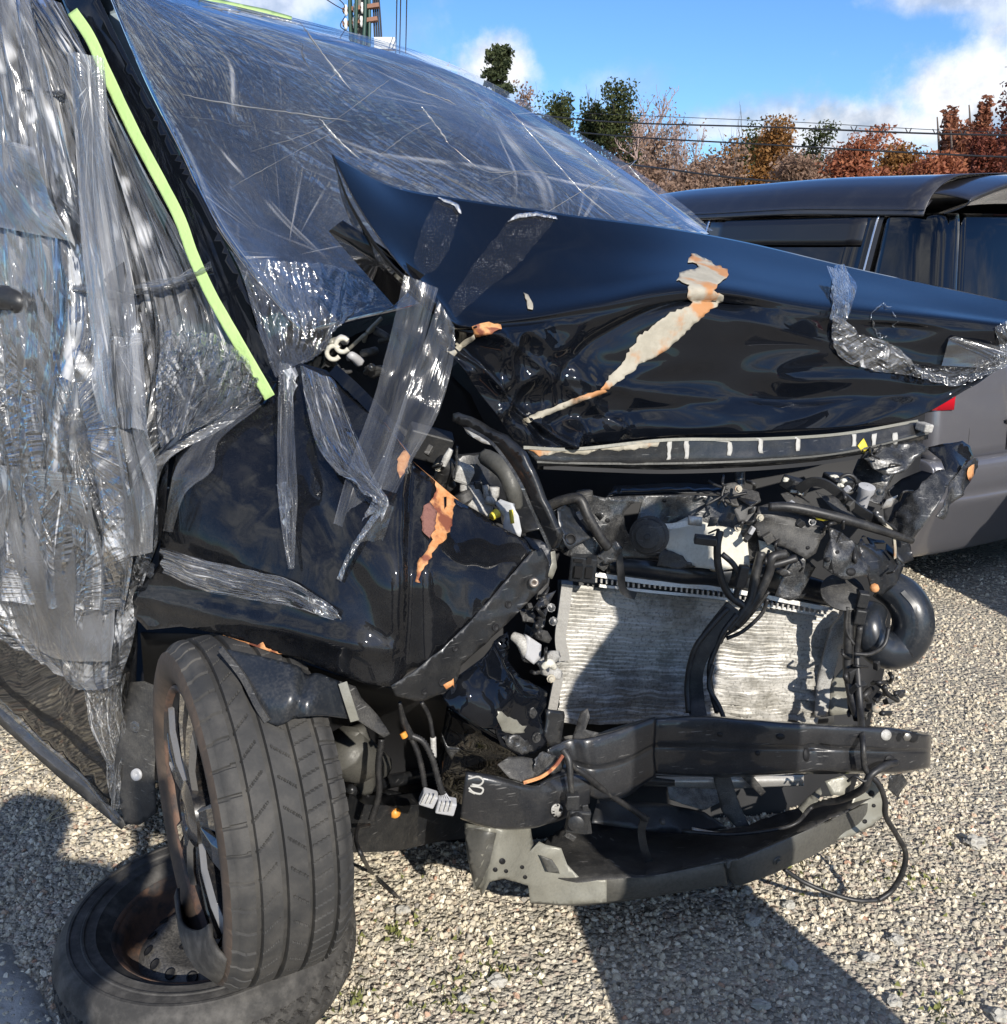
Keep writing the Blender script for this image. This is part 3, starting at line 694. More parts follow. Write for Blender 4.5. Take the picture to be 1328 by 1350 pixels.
def branches(base, h, rad, seed, spread=.5, levels=3, n1=9, start=.3, rise=.7, leader=True):
    rg = random.Random(seed); ms = []; tips = []
    def grow(p, d, L, r, lev):
        pts = [np.array(p)]; q = np.array(p); dd = np.array(d)
        for k in range(3):
            dd = dd+np.array([rg.gauss(0, .14) for _ in range(3)])+np.array((0, 0, .08)); dd /= np.linalg.norm(dd)
            q = q+dd*L/3; pts.append(q)
        ms.append(sweep(pts, [r, max(r*.35, .008)], sides=5 if lev == 0 else 3, n=4, cap=False))
        tips.append(q); 
        if lev < levels:
            for k in range(n1 if lev == 0 else 4):
                t = start+(1-start)*(k+rg.random())/(n1 if lev == 0 else 4); s = min(2, int(t*3)); pp = pts[s]+(pts[s+1]-pts[s])*(t*3-s)
                a = rg.random()*6.28; nd = np.array((math.cos(a)*spread, math.sin(a)*spread, rise))+dd*.4; nd /= np.linalg.norm(nd)
                grow(pp, nd, L*rg.uniform(.38, .6)*(1.15-.5*t if lev == 0 else 1), max(.011, r*(.46 if levels < 4 else .52)), lev+1)
    grow(base, np.array((0, 0, 1.)), h, rad, 0)
    return join(*ms), tips
TREES = 'trees beyond the yard'
def tree(px, top, D, hw, kind, label, seed):
    "px/top: where the crown top shows; D distance; hw crown half width in photo pixels"
    base = P(px, 320, D); base[2] = 0
    tp = P(px, top, D); h = tp[2]; w = hw*D/F*1.0
    name = {'pine': 'pine_tree', 'green': 'evergreen_tree', 'bare': 'bare_tree', 'redwood': 'redwood_tree'}.get(kind, 'maple_tree')
    t = empty(name, base, label, 'tree', TREES)
    rg = random.Random(seed)
    if kind == 'pine':
        m, tips = branches(base, h*.98, .16, seed, 1.0, 1, 1); V, Fs = sweep([base, base+(0, 0, h*.5), tp], [.17, .03], sides=7, n=8); mk('trunk', V, Fs, M_bark, t)
        cs = []; bms = []
        for k in range(46):
            z = h*(.38+.62*k/46); rr = w*1.35*(1-(k/46)**2.4)*(.35 if (k//3) % 2 else 1)*rg.uniform(.6, 1.1)+.10; a = rg.random()*6.28
            e = np.array((math.cos(a)*rr, math.sin(a)*rr, z-base[2]+.12*rr)); bms.append(sweep([base+(0, 0, z-.1*rr), base+e], [.03, .01], sides=3, n=3, cap=False))
            for q in np.linspace(.35, 1, 5): cs.append(base+np.array((e[0]*q, e[1]*q, e[2]+.1*(1-q))))
        V, Fs = join(*bms); mk('branches', V, Fs, M_bark, t)
        V, Fs = leaves(cs, 34, (.16, .16, .07), .085, seed); mk('crown', V, Fs, L_pine, t, smooth=False)
    elif kind == 'redwood':
        V, Fs = sweep([base, base+(0, 0, h*.5), tp], [.15, .02], sides=7, n=8); mk('trunk', V, Fs, M_bark, t)
        cs = []
        for k in range(90):
            q = k/90; rr = w*(1-q**1.6)*rg.uniform(.2, 1.0)+.03; a = rg.random()*6.28; cs.append(base+np.array((math.cos(a)*rr, math.sin(a)*rr, h*(.25+.75*q))))
        V, Fs = leaves(cs, 34, (.12, .12, .22), .10, seed); mk('crown', V, Fs, L_rw, t, smooth=False)
    else:
        lv = 3
        (V, Fs), tips = branches(base, h*.86, .15 if kind != 'bare' else .15, seed, .75 if kind != 'bare' else .5, lv if kind != 'bare' else 4, 10 if kind == 'bare' else 8, .25, .75)
        V = np.array(V); ext = np.abs(V[:, 0]-base[0]).max()+1e-6
        k = (w*1.05)/ext; kz = h/V[:, 2].max()
        sc = np.array((k, k, kz)); V = (V-base)*sc+base; tips = [(q-base)*sc+base for q in tips]
        mk('trunk', V, Fs, M_bark if kind != 'bare' else M_twig, t)
        mat = {'green': L_green, 'red': L_red, 'orange': L_or, 'bare': L_br, 'dark': L_dk, 'brown': L_br}[kind]
        tips = [q for q in tips if h*.22 < q[2] < h*.97 and abs(q[0]-base[0]) < w*.95 and (kind != 'green' or noise.noise(Vector(q)*.9) > -.12)]
        ta = np.array(tips); tips = [q for q in tips if (((ta-q)**2).sum(1) < .55).sum() >= 5]
        if kind == 'bare': V, Fs = leaves(tips[::3], 3, (.20, .20, .2), .05, seed)
        else: V, Fs = leaves(tips, {'green': 44, 'red': 54, 'orange': 46, 'dark': 46, 'brown': 22}[kind], (.15, .15, .13) if kind == 'brown' else (.20, .20, .18), .062 if D > 24 else .05, seed)
        mk('crown', V, Fs, mat, t, smooth=False)
for i, a in enumerate([
    (660, 62, 34, 42, 'pine', 'dark green pine standing tallest against the white cloud'),
    (706, 100, 36, 22, 'brown', 'small reddish brown tree just right of the tall pine'),
    (742, 104, 33, 34, 'green', 'dark evergreen tree with a broad top right of the pine'),
    (776, 110, 35, 26, 'green', 'second dark evergreen tree beside a gap of sky'),
    (812, 104, 34, 26, 'green', 'olive green tree with a pointed top left of the bare trees'),
    (862, 112, 34, 55, 'bare', 'bare pinkish tree with fine twigs, left one of the tall bare pair'),
    (912, 140, 31, 45, 'bare', 'bare brown tree in front of the overhead wires'),
    (840, 165, 30, 40, 'brown', 'brown leafless thicket tree above the windscreen edge'),
    (968, 138, 33, 30, 'green', 'green topped tree over orange foliage at the middle of the row'),
    (984, 162, 30, 34, 'orange', 'orange leaved tree below the green topped tree'),
    (1012, 150, 35, 30, 'bare', 'thin bare tree right of the orange tree'),
    (1058, 160, 36, 26, 'green', 'sparse green tree with see-through crown'),
    (1092, 176, 28, 54, 'red', 'wide rust red maple right above the grey van roof'),
    (1152, 188, 30, 34, 'red', 'low red maple under the large white cloud'),
    (1192, 192, 29, 30, 'orange', 'pale orange tree between the red maple and the russet spires'),
    (1236, 154, 32, 15, 'redwood', 'slim russet spire, left one of three'),
    (1254, 172, 31, 14, 'redwood', 'short russet spire in the middle of three'),
    (1278, 138, 33, 16, 'redwood', 'tallest russet spire, right one of three'),
    (1300, 172, 29, 24, 'dark', 'dark red tree behind the near red maple'),
    (1338, 86, 20, 36, 'dark', 'tall near red maple at the right edge of the view'),
    (936, 190, 28, 40, 'brown', 'low brown scrubby tree left of the orange tree'),
    (890, 205, 27, 40, 'brown', 'low dry tree just above the dark van roof end'),
    (880, 122, 38, 60, 'bare', 'tall pinkish bare tree standing behind the bare pair'),
    (830, 140, 36, 40, 'brown', 'brown leaved tree between the olive tree and the bare pair'),
    (1030, 176, 33, 46, 'orange', 'broad faded orange tree behind the sparse green one'),
    (1125, 186, 34, 44, 'brown', 'faded brown tree between the two red maples'),
    (600, 82, 38, 50, 'bare', 'far bare tree hazy behind the film wrapped windscreen edge'),
    (1050, 205, 27, 36, 'brown', 'low brown bush-like tree behind the van roof'),
    (1225, 205, 27, 34, 'red', 'low red tree at the foot of the russet spires')]):
    tree(*a, seed=11+i)
# far wood closing the gaps between the trunks
wc = []
for _ in range(2600):
    x = random.uniform(430, 1500); D = random.uniform(38, 60); p = P(x, 320, D); p[2] = random.random()*(3.6+1.5*noise.noise(Vector((x*.02, D*.1, 1))))*D/42+.2; wc.append(p)
V, Fs = leaves(wc, 22, (.5, .5, .4), .10, 99); tag(mk('far_wood', V, Fs, L_br, None, smooth=False), kind='stuff')
# ------------------------------------------------------------------ overhead lines and the pole
M_wire = pmat('dark_wire', (.02, .02, .022), .5); M_polec = pmat('grey_pole', (.16, .16, .15), .8, var=.3); M_arm = pmat('rusty_crossarm', (.23, .12, .08), .8, var=.3)
M_ins = pmat('white_insulator', (.75, .74, .7), .3); M_pg = pmat('green_cable_bundle', (.03, .07, .055), .5)
def wire(pts, r, label, group='overhead wires', mat=None):
    V, Fs = sweep([P(*q) for q in pts], r, sides=5, n=40); return tag(mk('overhead_wire', V, Fs, mat or M_wire), label, 'wire', group)
w1 = wire([(560, 120, 24), (740, 155, 19), (1030, 168, 16), (1328, 178, 14), (1700, 170, 12)], .013, 'upper overhead cable with curled hangers in front of the autumn trees')
wire([(560, 150, 24), (780, 176, 19), (1000, 190, 16), (1328, 207, 14), (1700, 215, 12)], .013, 'lower overhead cable crossing in front of the red maples')
wire([(560, 155, 20), (780, 207, 16), (880, 223, 14), (985, 236, 13), (1200, 252, 12)], .013, 'lowest short cable slanting down behind the van roof')
wire([(740, 148, 19.1), (1030, 160, 16.1), (1328, 174, 14.1), (1700, 165, 12)], .005, 'thin messenger wire running just above the upper cable')
hv = ([], [])
for k, x in enumerate(range(1090, 1328, 36)):
    y = 169+(x-1030)*10/298; D = 16-2*(x-1030)/298
    hv = join(hv, sweep([P(x-4, y-6, D), P(x, y+1, D), P(x+4, y-6, D)], .008, sides=4, n=6))
V, Fs = hv; mk('wire_hanger', V, Fs, M_wire, w1)['kind'] = 'stuff'
pl = empty('utility_pole', (P(486, 320, 26)[0], 26, 0), 'dark utility pole with rusty crossarms and a green cable bundle above the roof', 'utility pole')
px0 = P(486, 320, 26)[0]
V, Fs = lathe([(0, .16), (11, .12), (11, .001)], 12, (0, 0, 1), (px0, 26, 0)); mk('pole', V, Fs, M_polec, pl, sharp=40)
for yy, x0, x1 in ((12, 452, 500), (30, 452, 498)):
    a, b = P(x0, yy+2, 25.8), P(x1, yy-5, 25.8)
    V, Fs = sweep([a, b], 1.0, flat=(.10, .10), n=4); arm = mk('crossarm', V, Fs, M_arm, pl, sharp=40)
    for q in (.1, .35, .55):
        c = a+(b-a)*q; V, Fs = lathe([(-.12, .001), (-.12, .03), (-.05, .045), (0, .03), (.05, .045), (.12, .03), (.12, .001)], 10, (0, 0, 1), c+(0, -.08, -.02)); mk('insulator', V, Fs, M_ins, arm)
        V, Fs = sweep([c+(0, -.05, -.1), c+(-.15, -.05, -.35), c+(.05, -.1, -.5)], .012, sides=4); mk('jumper_wire', V, Fs, M_wire, arm)
V, Fs = join(*[sweep([(px0+math.cos(a)*.2, 25.8+math.sin(a)*.2, 5.2), (px0+math.cos(a+.8)*.24, 25.8+math.sin(a+.8)*.2, 6.8), (px0+math.cos(a+1.4)*.17, 25.8+math.sin(a+1)*.17, 8.6)], .045, sides=5) for a in np.linspace(0, 5.6, 7)])
mk('cable_bundle', V, Fs, M_pg, pl)
V, Fs = join(*[sweep([(px0+.28+.1*k, 25.9, 4.2), (px0+.5-.05*k, 25.9, 6.0), (px0+.35, 25.9, 8.8)], .022, sides=4) for k in range(4)]); mk('down_wire', V, Fs, M_wire, pl)
V, Fs = boxm(P(508, 58, 26), (.5, .3, .26)); mk('switch_box', V, Fs, M_ins, pl, smooth=False)
for i, x in enumerate((523, 528, 536)):
    wire([(x-1, 70, 30), (x, 20, 24), (x+2, -120, 14), (x+6, -700, 8)], .014, ('leftmost', 'middle one', 'rightmost')[i]+' of the three wires rising steeply beside the pole', 'wires rising from the pole')
for i, (x, y) in enumerate(((432, 0), (448, 0))):
    wire([(452, 12+i*3, 25.8), (x, y, 24), (x-90, -60, 20), (x-400, -300, 12)], .012, ('upper', 'lower')[1-i]+' wire leaving the crossarm end towards the left', 'wires leaving the crossarm')
# ------------------------------------------------------------------ two people standing behind the camera (their shadows fall into the picture)
M_skin = pmat('skin', (.50, .33, .25), .5); M_jacket = pmat('navy_jacket', (.03, .035, .05), .8, var=.2, bump=.2); M_trous = pmat('grey_trousers', (.08, .08, .085), .85, var=.2, bump=.2)
M_hair = pmat('black_hair', (.012, .010, .009), .5); pmat_lips = pmat('lips', (.42, .20, .17), .5); M_shoe = pmat('black_shoes', (.015, .015, .015), .4)
def skinned(name, verts, edges, rads, mat, parent, sub_=2):
    me = bpy.data.meshes.new(name); me.from_pydata([tuple(v) for v in verts], edges, []); me.materials.append(mat)
    o = bpy.data.objects.new(name, me); put(o, parent)
    me.attributes.active = me.attributes.active
    s = o.modifiers.new('skin', 'SKIN'); s.use_smooth_shade = True
    if not me.skin_vertices: 
        bm = bmesh.new(); bm.from_mesh(me); bm.verts.layers.skin.verify(); bm.to_mesh(me); bm.free()
    for i, r in enumerate(rads):
        me.skin_vertices[0].data[i].radius = (r if isinstance(r, tuple) else (r, r)); me.skin_vertices[0].data[i].use_root = (i == 0)
    u = o.modifiers.new('subdivision', 'SUBSURF'); u.levels = sub_; u.render_levels = sub_
    return o
def person(loc, ang, label, hands, height=1.70, straight=False, up=1):
    "hands: two world-like local targets (x right, y forward, z) for the wrists"
    t = empty('person', loc, label, 'person', 'people behind the camera')
    k = height/1.72; Rz = Matrix.Rotation(ang, 3, 'Z')
    def T(p): return np.array(Rz @ Vector((p[0]*k, p[1]*k, p[2]*k)))+np.array(loc)
    (hl, hr) = hands
    V = [(0,0,.92),(0,0,1.10),(0,0,1.28),(0,0,1.42),(0,.01,1.50),(0,.02,1.58),(0,.03,1.64),(0,.02,1.70)]
    E_ = [(i, i+1) for i in range(7)]; Rr = [.07,.07,.08,.07,.05,(.078,.084),(.085,.092),(.066,.072)]
    def chain(start, pts, rr):
        p = start
        for q, r in zip(pts, rr): V.append(q); Rr.append(r); E_.append((p, len(V)-1)); p = len(V)-1
        return p
    for sx, h in ((-1, hl), (1, hr)):
        el = ((sx*.17+h[0])/2, h[1]*.5, (1.40+h[2])/2+.02) if straight else ((sx*.24+h[0])/2+sx*.05, h[1]*.35, (1.38+h[2])/2-.12)
        w = chain(3, [(sx*.17,0,1.40), el, h], [.058, .043, .028])
        hx, hy, hz = h
        pm = chain(w, [(hx-sx*.01, hy+.03, hz+up*.05)], [(.035,.018)])
        for f_ in range(4):
            ox = (f_-1.5)*.02; chain(pm, [(hx+ox, hy+.045, hz+up*.095), (hx+ox, hy+.04, hz+up*(.124-.006*abs(f_-1.2))), (hx+ox*.9, hy+.022, hz+up*(.148-.009*abs(f_-1.2)))], [.0095,.0085,.0075])
        chain(w, [(hx-sx*.03, hy+.025, hz+up*.04), (hx-sx*.048, hy+.035, hz+up*.065), (hx-sx*.05, hy+.035, hz+up*.09)], [.011,.0105,.0085])
        chain(0, [(sx*.095,0,.82), (sx*.10,.015,.48), (sx*.105,-.01,.09), (sx*.115,.13,.03)], [.06,.05,.036,.03])
    skinned('body', [T(p) for p in V], E_, Rr, M_skin, t)
    jv = [(0,0,.84),(0,0,1.10),(0,0,1.28),(0,0,1.43),(0,.005,1.48)]; je = [(i, i+1) for i in range(4)]; jr = [(.185,.14),(.18,.135),(.19,.14),(.12,.10),.07]
    for sx, h in ((-1, hl), (1, hr)):
        el = ((sx*.17+h[0])/2, h[1]*.5, (1.40+h[2])/2+.02) if straight else ((sx*.24+h[0])/2+sx*.05, h[1]*.35, (1.38+h[2])/2-.12); s = len(jv)
        jv += [(sx*.18,0,1.40), el, (h[0]*.96+el[0]*.04, h[1]*.96+el[1]*.04, h[2]*.96+el[2]*.04)]; je += [(3, s), (s, s+1), (s+1, s+2)]; jr += [.078,.06,.045]
    skinned('jacket', [T(p) for p in jv], je, jr, M_jacket, t)
    tv = [(0,0,.95),(0,0,.90)]; te = [(0, 1)]; tr = [(.155,.12),(.16,.125)]
    for sx in (-1, 1):
        s = len(tv); tv += [(sx*.09,0,.84),(sx*.10,.015,.48),(sx*.105,-.01,.07)]; te += [(1, s), (s, s+1), (s+1, s+2)]; tr += [.098,.075,.062]
    skinned('trousers', [T(p) for p in tv], te, tr, M_trous, t)
    for sx in (-1, 1): skinned('shoe', [T((sx*.105,-.05,.045)), T((sx*.108,.06,.045)), T((sx*.118,.17,.032))], [(0,1),(1,2)], [(.045,.045),(.048,.04),(.04,.028)], M_shoe, t)
    skinned('hair', [T((0,-.03,1.52)), T((0,-.022,1.60)), T((0,.0,1.67)), T((0,.025,1.725))], [(0,1),(1,2),(2,3)], [.062,.088,.100,.078], M_hair, t)
    for sx in (-1, 1):
        V_, F_ = lathe([(-.012,.0005),(-.009,.009),(0,.012),(.009,.009),(.012,.0005)], 10, np.array(Rz @ Vector((0,1,0))), T((sx*.031,.098,1.628))); mk('eye', V_, F_, M_white, t)
    skinned('nose', [T((0,.10,1.625)), T((0,.122,1.592)), T((0,.104,1.582))], [(0,1),(1,2)], [.010,.014,.011], M_skin, t)
    V_, F_ = sweep([T((-.022,.094,1.556)), T((0,.106,1.554)), T((.022,.094,1.556))], .005, sides=6); mk('mouth', V_, F_, pmat_lips, t)
    for sx in (-1, 1): skinned('ear', [T((sx*.088,.02,1.635)), T((sx*.092,.015,1.60))], [(0,1)], [.016,.012], M_skin, t)
    return t
ph = person((-.19, -.36, 0), -.7, 'person in a navy jacket holding up a phone behind the camera', ((-.125, .34, 1.27), (-.01, .37, 1.27)), 1.65, True)
V, Fs = boxm((0.0, -.030, H-.005), (.075, .009, .15)); phn = mk('phone', V, Fs, M_vanb, None, smooth=False, bevel=.003); tag(phn, 'black phone held up in both hands behind the camera', 'phone')
p2 = person((.85, .68, 0), 1.5, 'person in a long dark coat standing to the right with hands down', ((-.25, .06, .84), (.25, .04, .84)), 1.69, False, -1)
skinned('coat_skirt', [(.85, .68, 1.08), (.84, .68, .80), (.81, .68, .50), (.79, .68, .20)], [(0,1),(1,2),(2,3)], [(.16,.15),(.21,.20),(.29,.29),(.35,.34)], M_jacket, p2)
# ------------------------------------------------------------------ the wrecked car
car = empty('wrecked_car', (-.5, 2.3, 0), 'wrecked black car with crushed front, missing bumper and bare radiator', 'car')
SIDE = [(-160,-60,2.75),(-60,-30,2.52),(0,0,2.38),(85,10,2.22),(-60,300,2.42),(0,300,2.25),(150,200,2.08),(250,250,1.97),(120,430,1.98),(0,500,2.25),(-120,500,2.55),(340,520,1.80),(230,600,1.67),(0,700,2.25),(-120,700,2.5),(100,700,1.95),(200,700,1.69),(0,935,2.32),(-120,850,2.6),(165,1085,1.88),(185,880,1.80)]
def side_sheet(name, outline, off, mat, **kw):
    return sheet(name, outline, [(x, y, w+off) for x, y, w in SIDE], mat, car, **kw)
door = side_sheet('door', [(-150,400),(-60,405),(60,415),(200,445),(225,560),(215,700),(182,790),(178,900),(160,1000),(150,1068),(90,1012),(0,935),(-150,820)], .03, M_paintd, step=14, amp=.004, freq=3)
sub('door_handle', *sweep([P(-20,398,2.17), P(0,392,2.14), P(26,398,2.11), P(30,412,2.12)], [.022,.026,.024,.018], sides=10), M_plast, door)
side_sheet('sill', [(-150,818),(0,934),(90,1011),(152,1070),(166,1086),(160,1094),(85,1032),(0,956),(-150,842)], .02, M_plastd, step=12)
side_sheet('side_window', [(-150,-60),(-60,-60),(60,-10),(95,60),(150,170),(215,300),(250,400),(200,445),(60,415),(-150,400)], .06, M_privacy, step=22)
side_sheet('door_pillar', [(120,170),(155,205),(175,330),(180,440),(120,430),(112,330),(100,230)], .045, M_vanb, step=14)
side_sheet('belt_trim', [(-150,400),(60,412),(200,443),(200,452),(60,424),(-150,412)], .01, M_vanb, step=12)
side_sheet('windscreen_pillar', [(70,-30),(118,-30),(150,40),(185,110),(228,190),(268,262),(300,330),(345,420),(372,500),(345,525),(318,480),(280,400),(240,320),(196,240),(150,150),(110,70)], .01, M_paint, step=10)
side_sheet('mirror_tip', [(136,369),(150,354),(163,345),(166,362),(164,388),(150,382)], -.085, M_plast, step=6)
side_sheet('mirror_base', [(137,368),(165,342),(205,335),(240,350),(250,385),(225,420),(180,410),(150,392)], -.02, M_plast, step=10, amp=.006, freq=9)
WS = [[(120,-70,2.30),(165,-70,2.36),(205,-65,2.46),(245,-60,2.62)],
      [(140,-20,2.22),(180,-15,2.30),(215,-8,2.42),(262,2,2.58)],
      [(190,100,2.10),(330,80,2.33),(450,75,2.52),(562,82,2.70)],
      [(240,200,2.02),(400,180,2.30),(560,160,2.58),(722,160,2.85)],
      [(295,310,1.96),(480,290,2.30),(680,250,2.60),(862,252,2.95)],
      [(400,440,1.92),(560,400,2.25),(760,340,2.58),(935,308,3.02)],
      [(480,540,1.90),(620,500,2.22),(800,420,2.55),(975,372,3.06)]]
glass = patch('windscreen', WS[:6], 40, 36, M_glass, car, thick=.004)
dash = patch('dashboard', [[(x+20,y+30,w+.22) for x,y,w in WS[4]], [(x+20,y+20,w+.28) for x,y,w in WS[5]], [(x+20,y+60,w+.3) for x,y,w in WS[6]]], 16, 10, M_plast, car, thick=.02)
patch('cabin_interior', [[(x,y,w+.75) for x,y,w in r] for r in [[(-200,-90,2.6)]+WS[0]]+[[(r[0][0]-180,r[0][1],r[0][2]+.1)]+r for r in WS[1:]]], 20, 20, M_cabin, car, thick=.01)
for sx, sy, sY in ((330, 240, 2.75), (560, 250, 3.15)):
    V, Fs = sweep([P(sx,sy+140,sY), P(sx,sy+40,sY), P(sx-8,sy-40,sY+.05)], [.20,.22,.16], sides=12); s = mk('seat', V, Fs, M_plastd, car)
    sub('headrest', *sweep([P(sx-8,sy-50,sY+.05), P(sx-10,sy-85,sY+.06), P(sx-12,sy-110,sY+.07)], [.06,.12,.07], sides=12), M_plastd, s)
sw = [P(470+48*math.cos(a), 300+40*math.sin(a), 2.55+.06*math.sin(a)) for a in np.linspace(0, 6.283, 17)]
mk('steering_wheel', *sweep(sw, .014, sides=8, n=48, cap=False), M_plast, car)
# roof, far side and tail close the body towards the back
RB = np.array((-.70,.71,0))
def pw(p, q): return tuple(np.asarray(p)+np.asarray(q))
a0, a1, a2, a3 = [P(*q) for q in WS[1]]
patch('roof', [[a0,a1,a2,a3]]+[[pw(q, RB*d+np.array((0,0,dz))) for q in (a0,a1,a2,a3)] for d, dz in ((.4,.04),(1.2,.05),(2.0,-.03),(2.3,-.2))], 16, 20, M_paint, car, world=False, thick=.004)
f0, f1, f2 = P(935,308,3.02), P(722,160,2.85), P(262,2,2.58)
lowf = np.array((.88, 2.75, .35))
patch('far_side_panel', [[f0, f0*.5+lowf*.5, lowf]]+[[f0+RB*d+np.array((0,0,.1)), (f0+lowf)*.5+RB*d, lowf+RB*d] for d in (.8,1.6,2.4)], 8, 12, M_paint, car, world=False, thick=.004)
mk('underbody', [(-.62,1.98,.20),(.62,2.15,.20),(.95,2.8,.20),(-.9,4.6,.2),(-2.5,3.9,.2),(-.95,2.1,.2)]+[(-.62,1.98,.34),(.62,2.15,.34),(.95,2.8,.34),(-.9,4.6,.34),(-2.5,3.9,.34),(-.95,2.1,.34)],
   [(5,4,3,2,1,0),(6,7,8,9,10,11)]+[(i,(i+1)%6,(i+1)%6+6,i+6) for i in range(6)], M_dark, car, smooth=False)
tv = np.array((-2.6,4.05,.3))
patch('tailgate', [[a0+RB*2.3+np.array((0,0,-.2)), a3+RB*2.3+np.array((0,0,-.2)), f0+RB*2.4],[tv, tv+np.array((.8,.4,0)), lowf+RB*2.4]], 8, 6, M_paint, car, world=False, thick=.004)
# bonnet -----------------------------------------------------------
HD = [[(437,204,1.72),(520,245,1.90),(620,263,2.04),(735,280,2.16),(930,308,2.42),(1100,347,2.55),(1250,380,2.52),(1345,400,2.45)],
      [(470,270,1.71),(552,300,1.84),(640,318,1.97),(755,330,2.08),(930,334,2.26),(1100,366,2.42),(1250,394,2.42),(1348,412,2.38)],
      [(520,340,1.70),(572,368,1.78),(655,378,1.88),(780,372,1.98),(920,360,2.09),(1100,388,2.26),(1250,409,2.32),(1352,424,2.31)],
      [(578,402,1.692),(610,418,1.742),(690,414,1.808),(790,398,1.893),(925,378,2.0),(1100,404,2.168),(1250,418,2.252),(1352,430,2.268)],
      [(588,418,1.686),(618,429,1.735),(690,425,1.80),(790,411,1.885),(930,391,1.987),(1100,416,2.154),(1250,428,2.238),(1352,437,2.256)],
      [(594,432,1.692),(625,441,1.741),(697,438,1.806),(797,426,1.890),(936,407,1.992),(1103,430,2.158),(1250,440,2.240),(1352,443,2.258)],
      [(604,465,1.715),(638,475,1.765),(718,476,1.83),(818,468,1.912),(952,454,2.012),(1108,468,2.172),(1248,474,2.250),(1348,456,2.262)],
      [(632,520,1.77),(672,533,1.805),(755,532,1.865),(848,525,1.942),(968,518,2.030),(1110,521,2.170),(1238,514,2.240),(1338,472,2.262)],
      [(682,582,1.82),(722,590,1.835),(792,585,1.885),(872,577,1.950),(982,572,2.025),(1102,565,2.135),(1206,551,2.205),(1322,484,2.262)]]
CREASES = [(.56,.56,.13,.95,-.020,.022),(.02,.60,.20,.99,.022,.020),(.10,.57,.16,.97,-.022,.018),(.20,.60,.36,.98,.014,.025),(.15,.93,.80,.88,-.012,.020),(.60,.66,.98,.84,.008,.025),(.30,.80,.62,.92,.010,.018)]
def hood_disp(p, u, v):
    q = Vector(p)
    d = .0
    lo = min(1, max(0, (v-.52)/.08))                       # lower face
    left = min(1, max(0, (.42-u)/.2))
    cr1 = 1-2*abs(noise.noise(q*7.5)); cr2 = 1-2*abs(noise.noise(q*15+Vector((3,1,2))))
    d += lo*left*(.046*cr1+.018*cr2-.03)
    d += lo*(1-left)*(.0045*noise.noise(Vector((p[0]*1.6, p[1]*1.6, p[2]*9)))+.0012*noise.noise(q*8))
    lower = min(1, max(0, (v-.70)/.15)); d += lower*(.012*(1-2*abs(noise.noise(Vector((p[0]*3+4, 1.3, p[2]*16))))))
    d += (1-lo)*.0035*noise.noise(q*3.2)
    d -= .030*math.exp(-((u-.60)/.035)**2-((v-.56)/.08)**2)      # buckle at the torn paint
    d -= .018*math.exp(-((u-.80)/.04)**2-((v-.60)/.06)**2)       # dent round the lost emblem
    d += .012*math.exp(-((u-.84)/.05)**2-((v-.62)/.12)**2)
    for (u0,v0,u1,v1,a,w) in CREASES:
        lx, ly = u1-u0, (v1-v0)*.6; L2 = lx*lx+ly*ly; t = ((u-u0)*lx+(v-v0)*.6*ly)/L2
        tt = min(1, max(0, t)); ds = math.hypot(u-u0-lx*tt, (v-v0)*.6-ly*tt)
        d += a*math.exp(-ds/w)*min(1, 6*max(0, min(t+.12, 1.12-t)))
    return d
hood = patch('bonnet', HD, 190, 110, M_paint, car, disp=hood_disp, thick=.0015)
HB = bvh_of(hood)
# folded-back corner of the bonnet (its underside in shade)
sub('folded_corner', *(lambda m: ([P(*q) for q in m], [(0,1,2),(0,2,3),(3,2,4)]))([(434,304,1.74),(452,290,1.73),(560,362,1.735),(470,345,1.78),(520,402,1.80)]), M_paint, hood, thick=.002)
patch('bonnet_edge_lip', [[(437,204,1.722),(462,268,1.715),(508,338,1.702),(560,388,1.695),(588,418,1.69)],[(440,212,1.75),(455,275,1.76),(490,340,1.76),(548,395,1.745),(584,424,1.72)]], 20, 3, M_paint, hood)
# lip and inner frame under the bonnet's front edge
LIPT = [(690,588,1.79),(760,590,1.83),(880,578,1.89),(1000,577,1.95),(1110,570,2.05),(1210,553,2.12)]
LIPB = [(708,610,1.80),(775,612,1.84),(885,612,1.89),(1000,608,1.94),(1110,598,2.03),(1224,572,2.11)]
lip = patch('bonnet_front_flange', [LIPT, [((a[0]+b[0])/2,(a[1]+b[1])/2,(a[2]+b[2])/2-.001) for a,b in zip(LIPT,LIPB)], LIPB, [(x,y+7,w+.03) for x,y,w in LIPB]], 80, 12, M_steelb, hood, disp=lambda p,u,v: .0035*(1-2*abs(noise.noise(Vector((p[0]*8,p[2]*6,3)))))+.0012*fb(p,26,2), thick=.002)
strap('sealant_line', [(x,y+2,w-.004) for x,y,w in LIPT], .006, .004, M_primer, lip, 60)
strap('sealant_line', [(x,y-1,w-.004) for x,y,w in LIPB], .004, .003, M_primerd, lip, 60)
LB = bvh_of(lip)
for x in (882,905,962,1003,1052,1126,1152,1180):
    decal('sealant_seam', [(x-3,582-(x-880)*.035),(x+3,581-(x-880)*.035),(x+2,606-(x-880)*.07),(x-3,607-(x-880)*.07)], LB, M_chalk, lip, .0015, 4, 1.0, seed=x)
decal('rust_scab', [(698,592),(740,590),(800,586),(872,578),(868,588),(820,594),(790,592),(770,600),(745,596),(712,602)], LB, M_rustp, lip, .0018, 5, 1.6)
decal('yellow_foam_bit', [(1130,588),(1138,578),(1144,590),(1138,598)], LB, M_yellow, lip, .002, 5, 0)
mk('rubber_stop', *boxm(P(1219,563,2.09), (.024,.03,.018), (.1,.1,.4)), M_white, hood, smooth=False, bevel=.003)
